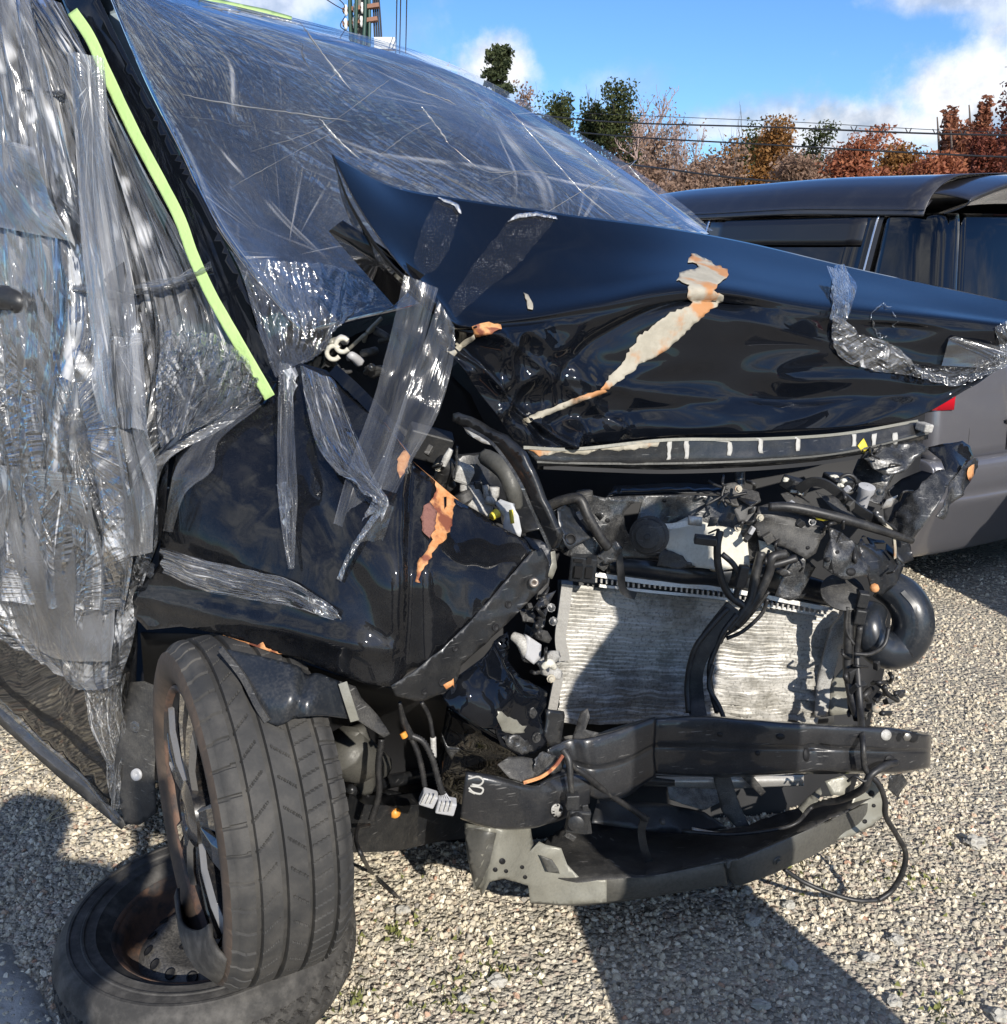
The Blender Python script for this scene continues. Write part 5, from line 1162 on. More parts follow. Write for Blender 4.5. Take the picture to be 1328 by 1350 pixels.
# notched header strip
hs = ([], [])
hs = join(hs, sweep([P(784,757,1.975),P(860,768,1.985),P(960,778,2.01),P(1090,803,2.05)], 1.0, flat=(.010,.014), n=24))
for k in range(44):
    q = k/43; x = lerp(786, 1088, q); y = lerp(764, 806, q)+(-3 if .2 < q < .7 else 0); hs = join(hs, boxm(P(x, y, 1.975+.075*q), (.004,.010,.010)))
hs = join(hs, sweep([P(790,772,1.985),P(860,780,1.995),P(960,790,2.02),P(1088,812,2.06)], 1.0, flat=(.006,.012), n=24))
mk('radiator_header', *hs, M_alu, rad, smooth=False)
loft('radiator_top_tank', [(800,733,1.965),(850,737,1.97),(920,746,1.99),(1000,744,2.01),(1095,768,2.04)], [(800,757,1.965),(850,765,1.97),(920,774,1.99),(1000,780,2.01),(1095,800,2.04)], [(-.05,-.05),(0,-.01),(.12,.0),(.5,.006),(.9,0),(1.02,-.02)], 30, M_plasts, rad, lambda p,u,v: .003*fb(p,12,2))
# upper support panel, horn, latch
ups = sheet('radiator_support', [(724,668),(748,660),(770,650),(796,656),(812,654),(880,652),(958,654),(985,668),(1000,690),(1002,740),(960,744),(900,742),(860,738),(812,736),(796,752),(770,738),(745,732),(730,718)], [(724,668,1.94),(812,654,1.98),(958,654,2.02),(1000,690,1.98),(860,738,1.98),(745,732,1.93),(1002,740,1.99)], M_steelg, car, step=6, amp=.010, freq=13, thick=.003, holes=[[(832,664),(846,662),(838,684),(850,706),(834,714),(824,696),(820,676)]])
UB = bvh_of(ups)
for x, y, r in ((801,686,3),(876,660,2.5),(778,690,2)): hole(ups, UB, x, y, r, r)
sheet('slam_panel', [(800,655),(812,650),(880,648),(960,650),(990,668),(1000,660),(960,640),(880,636),(810,640)], [(800,655,1.97),(960,645,2.06),(880,636,2.1)], M_steelb, car, step=8, amp=.005, freq=12)
tank = sheet('windscreen_washer_tank', [(872,718),(880,700),(893,688),(905,682),(950,694),(985,702),(988,745),(950,752),(918,748),(888,738)], [(872,718,1.975),(905,682,2.0),(985,702,1.985),(950,752,1.965)], M_cream, car, step=6, amp=.012, freq=14, thick=.03)
sheet('torn_cover', [(870,722),(884,726),(900,734),(918,748),(890,750),(866,746)], [(870,722,1.955),(918,748,1.955),(866,746,1.95)], M_plastd, car, step=4.5, amp=.006, freq=30, jag=1.2)
sheet('insulation_pad', [(1000,712),(1012,715),(1040,728),(1044,736),(1004,742)], [(1000,712,1.965),(1044,736,1.97)], M_cream, car, step=6, amp=.006, freq=20)
hn = np.array((-.34,-.92,.15)); hn /= np.linalg.norm(hn)
horn = mk('horn', *lathe([(-.02,.01),(-.02,.034),(-.012,.041),(-.006,.041),(-.004,.036),(.002,.034),(.004,.026),(.007,.024),(.009,.006),(.012,.005),(.012,.0004)], 40, hn, P(855,707,1.91)), M_plastd, car, sharp=45)
strap('horn_bracket', [(862,690,1.94),(880,694,1.945),(905,690,1.95),(915,688,1.95)], .012, .003, M_alu, horn)
sheet('horn_bracket', [(908,680),(926,682),(926,694),(908,692)], [(908,680,1.945),(926,694,1.945)], M_alu, horn, step=8, thick=.003)
hn2 = np.array((-.08,-.62,.78)); hn2 /= np.linalg.norm(hn2)
horn2 = mk('horn', *lathe([(-.03,.01),(-.028,.03),(-.014,.040),(-.008,.046),(-.004,.046),(-.001,.040),(.001,.036),(.002,.030),(.001,.024),(.004,.018),(.004,.0004)], 40, hn2, P(1112,779,1.97)), M_plastd, car, sharp=45)
sheet('bracket', [(1022,786),(1034,752),(1046,726),(1058,730),(1076,748),(1068,762),(1052,790),(1040,792)], [(1022,786,1.955),(1046,726,1.97),(1068,762,1.96)], M_steelg, car, step=5, amp=.004, freq=24)
# black relay box and its holder, left top of the radiator
rb = mk('relay_box', *boxm(P(769,748,1.935), (.055,.03,.058), (.15,.08,-.12)), M_plasts, car, smooth=False, bevel=.003)
for dx, dy, w, h in ((-6,-9,.018,.006),(8,-9,.010,.014),(-6,6,.016,.026),(8,7,.014,.024)): sub('socket', *boxm(P(769+dx,748+dy,1.915), (w,.004,h), (.15,.08,-.12)), M_dark, rb, smooth=False)
strap('relay_strap', [(786,740,1.93),(812,722,1.93),(818,750,1.93),(822,778,1.945),(838,786,1.95)], .016, .004, M_plast, car, 18)
sheet('bracket', [(786,732),(800,720),(812,712),(822,722),(812,740),(796,744)], [(786,732,1.93),(822,722,1.925),(796,744,1.925)], M_steelg, car, step=5, amp=.004, freq=30)
# left headlamp recess with bright reflector remains
sheet('lamp_reflector', [(730,672),(742,666),(756,672),(776,700),(786,708),(766,716),(750,726),(742,718),(734,696)], [(730,672,1.90),(786,708,1.92),(750,726,1.88),(756,672,1.95)], M_plasts, car, step=5, amp=.012, freq=14, thick=.003)
tube('support_tube', [(722,668,1.93),(742,660,1.92),(764,658,1.91),(775,680,1.90),(790,706,1.90),(802,722,1.905)], .011, M_cable, car)
tube('broken_mount', [(770,648,1.93),(771,660,1.93)], .018, M_plastd, car)
mk('lamp_hole', *lathe([(0,.0004),(.001,.010),(.004,.012),(.004,.009)], 16, (.1,-1,.1), P(752,710,1.885)), M_dark, car)
# bent bonnet strut rail in front of the wheel-side opening
sb = sheet('bent_rail', [(598,545),(616,552),(640,566),(662,576),(686,598),(700,624),(714,660),(730,694),(736,708),(730,724),(724,722),(710,694),(698,664),(684,634),(662,604),(644,582),(618,566),(598,555)], [(598,545,1.70),(662,590,1.62),(698,650,1.585),(728,715,1.57)], M_steelb, car, step=5, amp=.003, freq=16, thick=.012, dispf=lambda x,y: 0)
strap('bent_rail_edge', [(612,562,1.69),(644,580,1.635),(664,602,1.61),(686,636,1.58),(700,668,1.572),(726,724,1.558)], .005, .006, M_steelg, sb, 26)
sheet('scored_bonnet_inner', [(604,550),(622,562),(640,572),(652,588),(636,584),(616,572)], [(604,550,1.74),(652,588,1.70)], M_alu, car, step=5)
# lamp carrier parts seen behind the wing edge
lamp = sheet('headlamp_housing', [(615,638),(630,641),(637,652),(652,658),(650,668),(646,682),(630,674),(616,666)], [(615,638,1.78),(652,658,1.76),(646,682,1.74)], M_white, car, step=5, amp=.008, freq=20, thick=.012)
for pts, r in (([(640,640,1.76),(642,656,1.76)],.006),([(652,642,1.76),(651,655,1.76)],.010),([(640,658,1.75),(654,662,1.75)],.008),([(612,634,1.77),(611,648,1.77)],.008)): mk('mount_post', *sweep([P(*q) for q in pts], r, sides=8, n=4), M_white, lamp)
mk('adjuster_block', *boxm(P(611,624,1.77), (.034,.03,.034), (.2,.4,.2)), M_white, car, smooth=False, bevel=.006)
tube('white_peg', [(584,614,1.76),(589,603,1.76),(595,592,1.76)], [.006,.007,.005], M_white, car)
tube('grey_cap', [(609,650,1.75),(613,660,1.75),(616,664,1.75)], [.016,.019,.012], M_plastd, car)
lens = sheet('lamp_lens', [(653,664),(660,658),(675,664),(684,680),(688,700),(686,708),(672,702),(663,697),(664,680)], [(653,664,1.74),(675,664,1.72),(688,700,1.71),(664,690,1.71)], M_lens, car, step=5, amp=.004, freq=20, thick=.012)
sub('paint_mark', *sweep([P(674,672,1.702),P(676,690,1.698)], .004, sides=5, n=4), M_yellow, lens)
tube('yellow_plug', [(648,682,1.72),(656,676,1.73)], [.007,.009], M_yellow, car)
tube('brown_hose', [(640,602,1.82),(656,612,1.78),(668,624,1.76),(676,645,1.75),(680,668,1.76)], [.016,.018,.018,.016,.014], M_primerd, car)
tube('thin_rod', [(603,588,1.74),(602,612,1.74),(599,632,1.74)], .002, M_steelg, car)
mk('fuse_box', *boxm(P(565,585,1.95), (.09,.05,.06), (.2,.3,.2)), M_plast, car, smooth=False, bevel=.004)
tube('dark_hose', [(580,608,1.78),(590,618,1.79),(586,632,1.80),(596,645,1.80)], [.016,.02,.02,.012], M_cable, car)
sheet('crumpled_bay_wall', [(600,600),(640,596),(700,640),(716,700),(690,706),(650,660),(610,640)], [(600,600,1.9),(700,640,1.86),(690,706,1.80),(610,640,1.88)], M_steelb, car, step=7, amp=.014, freq=14)
# pale-green crash bracket and plate at the wing tip
sheet('wing_tip_bracket', [(690,706),(712,712),(726,722),(728,742),(722,760),(712,756),(716,734),(700,722)], [(690,706,1.66),(728,742,1.64),(712,756,1.62)], M_steelb, car, step=5, amp=.005, freq=20)
sheet('wing_tip_bracket', [(724,728),(732,726),(734,748),(728,764),(720,758),(724,742)], [(724,728,1.66),(734,748,1.66),(720,758,1.65)], M_primer, car, step=5, amp=.004, freq=24)
rng2 = random.Random(5)
for k in range(9):      # splintered lamp carrier
    x, y = rng2.uniform(692,722), rng2.uniform(775,835); a = rng2.uniform(.5,2.6); l = rng2.uniform(12,26); w = rng2.uniform(4,9)
    c, s = math.cos(a), math.sin(a)
    sheet('lamp_carrier_splinter', [(x-c*l-s*w*.3,y-s*l+c*w*.3),(x+s*w,y-c*w),(x+c*l,y+s*l),(x-s*w,y+c*w)], [(x-20,y,1.60+rng2.uniform(0,.05)),(x+20,y,1.62+rng2.uniform(0,.05)),(x,y+20,1.60)], rng2.choice([M_plastd, M_plast, M_steelg]), car, step=5, amp=.006, freq=30, thick=.003, seed=k)
tube('white_duct', [(676,838,1.62),(688,846,1.61),(694,858,1.61),(695,868,1.62)], [.008,.012,.012,.009], M_white, car)
sheet('connector', [(696,838),(714,850),(713,868),(704,876),(694,868)], [(696,838,1.60),(714,850,1.61),(704,876,1.60)], M_greyp, car, step=5, thick=.016)
sheet('white_bracket', [(711,872),(722,866),(728,858),(738,858),(741,866),(730,876),(742,888),(736,896),(720,890)], [(711,872,1.64),(738,858,1.70),(736,896,1.68)], M_white, car, step=4.5, amp=.006, freq=28, thick=.010)
tube('white_clip', [(716,880,1.63),(724,874,1.63),(731,880,1.64)], [.006,.009,.006], M_cream, car)
sheet('connector', [(706,828),(722,832),(728,842),(724,848),(710,842)], [(706,828,1.61),(728,842,1.63),(710,842,1.61)], M_plastd, car, step=5, thick=.014)
# glossy apron with chassis rail end
ap = sheet('inner_wing_apron', [(583,919),(603,892),(640,864),(661,838),(668,834),(676,867),(697,896),(722,912),(720,930),(714,944),(720,979),(705,993),(686,996),(661,983),(652,961),(636,959),(611,945),(590,930)], [(583,919,1.56),(661,838,1.66),(697,896,1.65),(720,930,1.66),(705,993,1.61),(652,961,1.57),(620,930,1.55),(670,920,1.585)], M_paint, car, step=5, amp=.006, freq=14, dispf=lambda x,y: -.016*math.exp(-((x-(668+.62*(y-860)))/7.)**2)*(y<915)+.010*math.exp(-((x-650)**2+(y-940)**2)/300.), thick=.004)
AB = bvh_of(ap)
for x, y in ((702,940),(707,972)):
    p, n = cast(AB, x, y); mk('bolt', *lathe([(0,.010),(.002,.010),(.002,.0065),(.006,.006),(.006,.0004)], 16, n, p), M_steelg, ap, sharp=30)
decal('bare_metal', [(656,936),(668,944),(680,950),(693,958),(690,966),(676,968),(662,964),(655,950)], AB, M_primer, ap, .0015, 4, 1.5)
decal('wrinkled_foil', [(660,970),(680,968),(698,978),(704,990),(686,994),(668,984)], AB, M_steelg, ap, .003, 3.5, 1, amp=.006, freq=90)
sheet('crash_box_plate', [(722,936),(744,938),(745,944),(740,980),(726,984),(719,970),(722,950)], [(722,936,1.64),(745,944,1.66),(726,984,1.63)], M_steelb, car, step=6, thick=.010)
patch('chassis_rail', [[(590,930,1.66),(640,960,1.64),(690,1000,1.64)],[(580,980,1.72),(630,1000,1.70),(680,1030,1.68)],[(575,1040,1.80),(610,1060,1.78),(660,1080,1.74)]], 10, 10, M_paint, car, disp=lambda p,u,v: .01*fb(p,9,2), thick=.004)
sheet('torn_strip', [(582,966),(590,984),(602,985),(608,988),(600,994),(596,1002),(588,990)], [(582,966,1.70),(608,988,1.69),(596,1002,1.69)], M_steelg, car, step=5)
# right side: crumpled panels, strut top, duct
curved = sheet('grille_shutter_cover', [(999,668),(1012,664),(1053,672),(1078,684),(1092,697),(1082,712),(1076,729),(1064,737),(1040,724),(1000,708),(994,690)], [(999,668,1.96),(1053,672,1.98),(1092,697,1.96),(1064,737,1.93),(1000,708,1.95),(1040,695,1.94)], M_plastd, car, step=6, amp=.003, freq=14, thick=.004, dispf=lambda x,y: .012*math.exp(-((y-(676+.30*(x-1000)))/6.)**2))
CB = bvh_of(curved); hole(curved, CB, 1019, 710, 4, 4); hole(curved, CB, 1065, 722, 2.5, 2.5)
mang = sheet('mangled_support', [(1089,697),(1108,704),(1127,720),(1143,747),(1142,760),(1128,760),(1112,764),(1096,756),(1084,746),(1086,726),(1093,712)], [(1089,697,1.95),(1127,720,1.95),(1142,760,1.93),(1084,746,1.92),(1105,730,1.92)], M_steelg, car, step=5, amp=.012, freq=22, thick=.003)
MB = bvh_of(mang)
for x, y, r in ((1091,738,4),(1104,728,2.5),(1096,754,4),(1122,754,6),(1110,700,2.5)): hole(mang, MB, x, y, r, r*.9)
sheet('mangled_support', [(1127,720),(1140,705),(1165,712),(1175,730),(1192,744),(1180,764),(1160,785),(1148,778),(1142,758)], [(1127,720,1.97),(1165,712,2.02),(1192,744,2.02),(1160,785,1.96),(1148,750,1.95)], M_steelb, car, step=5.5, amp=.012, freq=18, thick=.003, holes=[[(1136,708),(1146,706),(1150,716),(1140,718)],[(1154,714),(1168,716),(1166,726),(1156,724)]])
tube('black_bar', [(1014,668,1.93),(1045,669,1.925),(1100,681,1.925),(1155,697,1.94),(1203,713,1.97)], [.009,.0105,.0105,.010,.007], M_cable, car)
strap('black_belt', [(1053,646,1.98),(1068,636,1.96),(1086,637,1.945),(1106,650,1.94),(1130,670,1.945),(1156,686,1.955),(1178,701,1.965)], .020, .006, M_plast, car, 30)
sheet('strut_tower', [(1132,600),(1150,590),(1172,596),(1178,620),(1168,650),(1160,668),(1140,660),(1122,640)], [(1132,600,2.12),(1178,620,2.12),(1140,660,2.06)], M_steelg, car, step=6, amp=.016, freq=16)
fl = sheet('crumpled_far_wing', [(1128,597),(1150,590),(1176,587),(1205,584),(1222,594),(1206,606),(1190,624),(1170,628),(1150,618)], [(1128,597,2.08),(1205,584,2.10),(1190,624,2.05),(1160,600,2.07)], M_steelg, car, step=5, amp=.012, freq=22, jag=.8)
sheet('crumpled_far_wing', [(1173,692),(1186,672),(1198,654),(1212,648),(1216,640),(1236,622),(1258,628),(1246,645),(1236,666),(1222,690),(1204,714),(1192,712),(1180,702)], [(1173,692,2.02),(1212,648,2.0),(1258,628,2.03),(1204,714,1.97),(1230,660,1.98)], M_steelg, car, step=4.5, amp=.014, freq=24, jag=.8)
outer = sheet('crumpled_far_wing', [(1220,594),(1244,588),(1269,581),(1279,588),(1283,604),(1268,616),(1256,632),(1246,622),(1240,608)], [(1220,594,2.12),(1269,581,2.14),(1283,604,2.14),(1246,622,2.06)], M_paintd, car, step=5, amp=.010, freq=12)
rimw = sheet('crumpled_far_wing', [(1285,604),(1286,616),(1281,636),(1272,646),(1262,660),(1250,672),(1240,686),(1234,680),(1246,656),(1254,636),(1264,618),(1274,608)], [(1285,604,2.12),(1281,636,2.09),(1240,686,1.98),(1258,636,2.05)], M_steelg, car, step=4, amp=.010, freq=26, jag=.8)
decal('rust_chip', [(1276,616),(1283,612),(1282,626),(1277,634),(1273,626)], bvh_of(rimw), M_rusto, rimw, .003, 4, .6)
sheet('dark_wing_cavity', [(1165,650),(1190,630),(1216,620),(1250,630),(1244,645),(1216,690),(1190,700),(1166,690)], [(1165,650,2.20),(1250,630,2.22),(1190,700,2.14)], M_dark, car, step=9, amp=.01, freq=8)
sheet('far_chassis_plate', [(1176,702),(1200,712),(1206,738),(1190,744),(1178,726)], [(1176,702,2.0),(1206,738,2.0),(1178,726,1.98)], M_steelb, car, step=6, amp=.006, freq=20)
strap('copper_strip', [(1160,686,1.95),(1176,700,1.955),(1180,720,1.96),(1180,736,1.97)], .006, .003, M_rustp, car)
mk('battery_terminal', *boxm(P(1048,640,2.03), (.05,.04,.03), (.2,.3,.5)), M_plast, car, smooth=False, bevel=.004)
mk('battery_terminal', *boxm(P(1104,636,2.05), (.05,.05,.03), (.2,.1,.3)), M_plast, car, smooth=False, bevel=.004)
mk('terminal_cap', *boxm(P(1052,663,2.0), (.018,.02,.016), (.2,.4,.1)), M_red, car, smooth=False, bevel=.003)
for x, y in ((1036,632),(1046,648),(1056,650),(1100,628),(1108,640),(1112,634)):
    mk('corroded_lump', *stone_mesh(.008, int(x)), M_cream, car).data.transform(Matrix.Translation(Vector(P(x, y, 2.0))))
tube('yellow_tag', [(1076,683,1.93),(1086,684,1.93),(1094,684,1.935)], [.003,.005,.003], M_yellow, car)
sheet('bay_cover_strip', [(1030,650),(1044,648),(1080,672),(1100,680),(1078,680),(1040,668)], [(1030,650,1.99),(1100,680,1.98),(1040,668,1.96)], M_plastd, car, step=6, amp=.006, freq=24)
sheet('bay_cover_strip', [(1076,648),(1100,656),(1130,684),(1118,684),(1090,664)], [(1076,648,2.0),(1130,684,1.98),(1090,664,1.98)], M_plastd, car, step=6, amp=.006, freq=24)
mk('capped_post', *lathe([(-.04,.014),(.0,.014),(.008,.018),(.02,.018),(.022,.001)], 14, (.1,-.3,1), P(1140,652,2.02)), M_greyp, car, sharp=40)
tube('strut_rod', [(976,612,2.05),(975,630,2.04),(974,655,2.03)], .012, M_steelg, car)
tube('coil_ring', [(1118+12*math.cos(a), 638+12*math.sin(a), 2.03) for a in np.linspace(0,6.2,10)], .004, M_cable, car, n=40)
latch = sheet('bonnet_latch', [(955,640),(968,636),(985,644),(1000,650),(1002,662),(990,668),(968,664),(954,656)], [(955,640,2.0),(1002,660,1.98),(968,664,1.97)], M_plastd, car, step=4.5, amp=.010, freq=30, thick=.006)
for pts in ([(934,634,2.0),(945,640,1.99),(960,645,1.98)],[(945,650,1.98),(960,654,1.97),(985,650,1.97)],[(930,666,1.96),(945,658,1.97),(962,650,1.97)],[(956,640,1.98),(952,655,1.97),(958,668,1.96)]): tube('latch_wire', pts, .003, M_cable, latch)
sheet('latch_cover', [(968,672),(976,666),(998,668),(1002,684),(988,692),(974,688)], [(968,672,1.955),(1002,680,1.955),(974,688,1.945)], M_plastd, car, step=5, amp=.006, freq=26)
# air duct at the far lower corner
duct = tube('air_duct', [(1163,768,2.02),(1188,784,2.0),(1202,806,1.98),(1203,832,1.97),(1188,853,1.97),(1166,856,1.96),(1150,842,1.96),(1146,822,1.97),(1152,806,2.0)], [.036,.042,.044,.044,.044,.042,.038,.034,.030], M_plasts, car, sides=18, n=70)
strap('duct_seam', [(1190,780,1.965),(1207,802,1.945),(1209,832,1.935),(1192,858,1.935)], .010, .006, M_plasts, duct, 20)
sheet('duct_tab', [(1198,788),(1202,786),(1219,818),(1217,824)], [(1198,788,1.97),(1219,818,1.96)], M_plast, duct, step=8, thick=.004)
# wiring -----------------------------------------------------------------
def cable(pts, r=.0055, name='cable', mat=None, **kw): return tube(name, pts, r, mat or M_cable, car, **kw)
cable([(950,700,1.93),(946,720,1.92),(948,750,1.92),(960,782,1.92),(980,798,1.92),(992,806,1.93)], .008)
cable([(952,730,1.92),(968,745,1.91),(976,765,1.91),(968,790,1.92)], .006)
cable([(1004,728,1.93),(996,760,1.925),(990,790,1.92),(976,812,1.92),(960,830,1.92)], .010)
cable([(1036,730,1.93),(1018,735,1.92),(1014,755,1.92),(1000,785,1.92),(985,806,1.92),(970,825,1.92)], .010)
cable([(1050,736,1.93),(1030,742,1.925),(1018,745,1.92)], .008)
cable([(1014,780,1.935),(992,808,1.935),(975,826,1.935),(956,838,1.935),(950,848,1.94)], .004)
cable([(1012,790,1.935),(1004,810,1.94),(980,832,1.94),(958,842,1.94)], .0045)
strap('harness_sleeve', [(968,800,1.925),(950,822,1.92),(930,850,1.915),(916,885,1.91),(918,925,1.90),(922,950,1.87)], .036, .014, M_cable, car, 26)
cable([(960,802,1.915),(938,826,1.91),(918,852,1.905),(909,880,1.905),(906,908,1.90),(908,940,1.88)], .006)
cable([(972,810,1.915),(955,832,1.91),(944,855,1.91),(936,880,1.905),(938,910,1.90),(946,940,1.88)], .006)
cable([(940,876,1.90),(935,905,1.89),(948,930,1.87),(955,948,1.85)], .005)
mk('plug', *boxm(P(930,712,1.91), (.045,.02,.018), (.1,.1,-.1)), M_plast, car, smooth=False, bevel=.003)
mk('plug', *boxm(P(978,760,1.905), (.020,.016,.05), (.1,.15,.2)), M_plast, car, smooth=False, bevel=.003)
for x, y in ((1134,812),(1138,790)): mk('plug', *boxm(P(x,y,1.93), (.022,.02,.034), (.1,.1,-.15)), M_plast, car, smooth=False, bevel=.003)
cable([(1118,800,1.94),(1116,830,1.935),(1126,850,1.93)], .004)
cable([(1120,800,1.95),(1119,840,1.94),(1118,880,1.93),(1124,920,1.90),(1132,948,1.86)], .011)
cable([(1134,826,1.93),(1130,860,1.93),(1132,900,1.90),(1135,940,1.86),(1138,980,1.765),(1140,1010,1.755),(1148,1024,1.755)], [.007,.007,.008,.008,.006,.006,.006])
cable([(1172,828,1.92),(1166,850,1.90),(1148,862,1.90),(1126,862,1.905)], .0045)
cable([(1148,1022,1.75),(1160,1036,1.75),(1167,1056,1.76),(1168,1076,1.77),(1182,1100,1.79),(1194,1124,1.80),(1190,1150,1.80),(1176,1174,1.80),(1158,1187,1.79)], .0058)
cable([(1158,1187,1.79),(1128,1187,1.78),(1090,1176,1.79),(1058,1162,1.80),(1034,1146,1.80)], .005)
cable([(1182,1005,1.79),(1166,1010,1.765),(1148,1022,1.75),(1138,1040,1.755),(1110,1054,1.80),(1082,1060,1.83),(1068,1066,1.84),(1050,1085,1.80),(1020,1094,1.80),(960,1100,1.82),(900,1096,1.83)], [.007,.008,.008,.008,.008,.006,.005,.004,.004,.004,.004])
cable([(1148,1022,1.748),(1140,1030,1.745),(1128,1024,1.75),(1118,1030,1.76)], .003)
cable([(746,990,1.63),(756,1010,1.63),(775,1024,1.64),(800,1045,1.68),(835,1068,1.72),(852,1080,1.74)], [.006,.005,.006,.006,.006,.008])
strap('hanging_strap', [(852,1076,1.735),(846,1095,1.735),(850,1120,1.73),(856,1136,1.73)], .016, .004, M_cable, car)
mk('clip', *lathe([(0,.006),(.012,.005),(.012,.0004)], 10, (0,-1,.2), P(873,1082,1.76)), M_plastd, car)
cable([(742,988,1.63),(750,1002,1.62),(752,1025,1.61),(754,1046,1.605)], [.006,.007,.006,.005])
sen = mk('impact_sensor', *boxm(P(762,1082,1.60), (.042,.018,.05), (.1,.15,.1)), M_plast, car, smooth=False, bevel=.004)
sub('sensor_body', *lathe([(-.01,.015),(.012,.015),(.014,.012),(.014,.0004)], 20, (-.1,-1,.1), P(760,1082,1.585)), M_plast, sen, sharp=40)
sub('sensor_plug', *boxm(P(755,1056,1.60), (.024,.018,.030), (0,0,.1)), M_plast, sen, smooth=False, bevel=.002)
sub('sensor_foot', *boxm(P(752,1102,1.60), (.022,.008,.012), (0,.6,0)), M_plastd, sen, smooth=False, bevel=.002)
sub('sensor_ear', *boxm(P(774,1080,1.60), (.012,.006,.062), (0,-.15,0)), M_plast, sen, smooth=False, bevel=.002)
cable([(527,926,1.50),(532,950,1.52),(542,972,1.53)], [.003,.0065,.008])
tube('orange_cap', [(531,966,1.515),(534,972,1.515)], .006, M_orange, car)
cable([(541,970,1.53),(550,990,1.53),(556,1012,1.53),(560,1036,1.53)], .005, corr=1, n=40)
cable([(543,970,1.525),(558,978,1.525),(570,1000,1.525),(577,1025,1.525),(584,1046,1.525)], .0055, corr=1, n=44)
cable([(556,926,1.56),(566,945,1.57),(571,972,1.57)], .004); tube('white_sleeve', [(571,972,1.57),(572,998,1.57)], .0055, M_white, car)
for dx in (-3, 0, 3, 6): tube('thin_wire', [(584+dx*.4,1044,1.525),(586+dx,1052,1.525),(588+dx*1.6,1060,1.525)], .0012, M_greyp, car)
for (x, y, w, h, a) in ((565,1052,.028,.026,.4),(588,1062,.034,.026,.25)):
    cn = mk('white_connector', *boxm(P(x,y,1.525), (w,.022,h), (.1,a,.1)), M_greyp, car, smooth=False, bevel=.003)
    for k in (-1, 0, 1): sub('connector_rib', *boxm(P(x+k*6,y+1,1.511), (.003,.004,h*.8), (.1,a,.1)), M_white, cn, smooth=False)
cable([(503,975,1.60),(499,1010,1.60),(500,1045,1.60),(490,1080,1.60)], .006, corr=1, n=70)
V, Fs = sweep([P(486,1088,1.68),P(472,1092,1.62),P(470,1110,1.55),P(478,1130,1.50)]+[PZ(x,y,.02) for x,y in ((490,1150),(505,1164),(520,1178))], .004, n=40); mk('cable', V, Fs, M_cable, car)
mk('bare_wire_end', *sweep([PZ(519,1177,.02),PZ(524,1182,.02),PZ(531,1186,.02)], [.004,.002], sides=5, n=5), M_bolt, car)
rng3 = random.Random(9)
for k in range(26):     # torn clips, tabs and stray wires in the opening at the far corner
    x, y = rng3.uniform(1118,1190), rng3.uniform(868,950)
    a = rng3.uniform(0, 6.28); l = rng3.uniform(10, 26)
    if x > 1175 and y < 900: continue
    if rng3.random() < .5: cable([(x,y,1.92+rng3.uniform(-.04,.05)),(x+l*.5*math.cos(a)+rng3.uniform(-6,6),y+l*.5*math.sin(a),1.90),(x+l*math.cos(a),y+l*math.sin(a),1.92)], rng3.uniform(.003,.007), 'stray_wire')
    else: mk('torn_clip', *boxm(P(x,y,1.93+rng3.uniform(-.03,.04)), (rng3.uniform(.012,.03),.012,rng3.uniform(.010,.035)), (rng3.random(),rng3.uniform(-1,1),rng3.random())), rng3.choice([M_plast, M_plastd, M_plast, M_steelg]), car, smooth=False, bevel=.002)
mk('rust_bolt', *lathe([(0,.008),(.008,.008),(.009,.0004)], 8, (0,-1,.1), P(1154,934,1.86)), M_rustp, car)
mk('rust_bolt', *lathe([(0,.010),(.008,.008),(.009,.0004)], 8, (0,-1,.1), P(1153,775,1.93)), M_rusto, car)
for k in range(34):     # clutter of small fittings deep in the bay, left side
    x, y = rng3.uniform(430,500), rng3.uniform(430,500)
    if k < 12: mk('wiper_linkage_piece', *sweep([P(x,y,1.98),P(x+rng3.uniform(-16,16),y+rng3.uniform(-10,10),1.96),P(x+rng3.uniform(-24,24),y+rng3.uniform(-16,16),1.98)], [rng3.uniform(.004,.011), rng3.uniform(.003,.009)], sides=7), rng3.choice([M_greyp, M_primer, M_plastd, M_steelg]), car)
for cx, cy in ((440,465),(452,455)): tube('spring_clip', [(cx+9*math.cos(a), cy+9*math.sin(a), 1.95) for a in np.linspace(.6,5.6,8)], .005, M_cream, car, n=24)

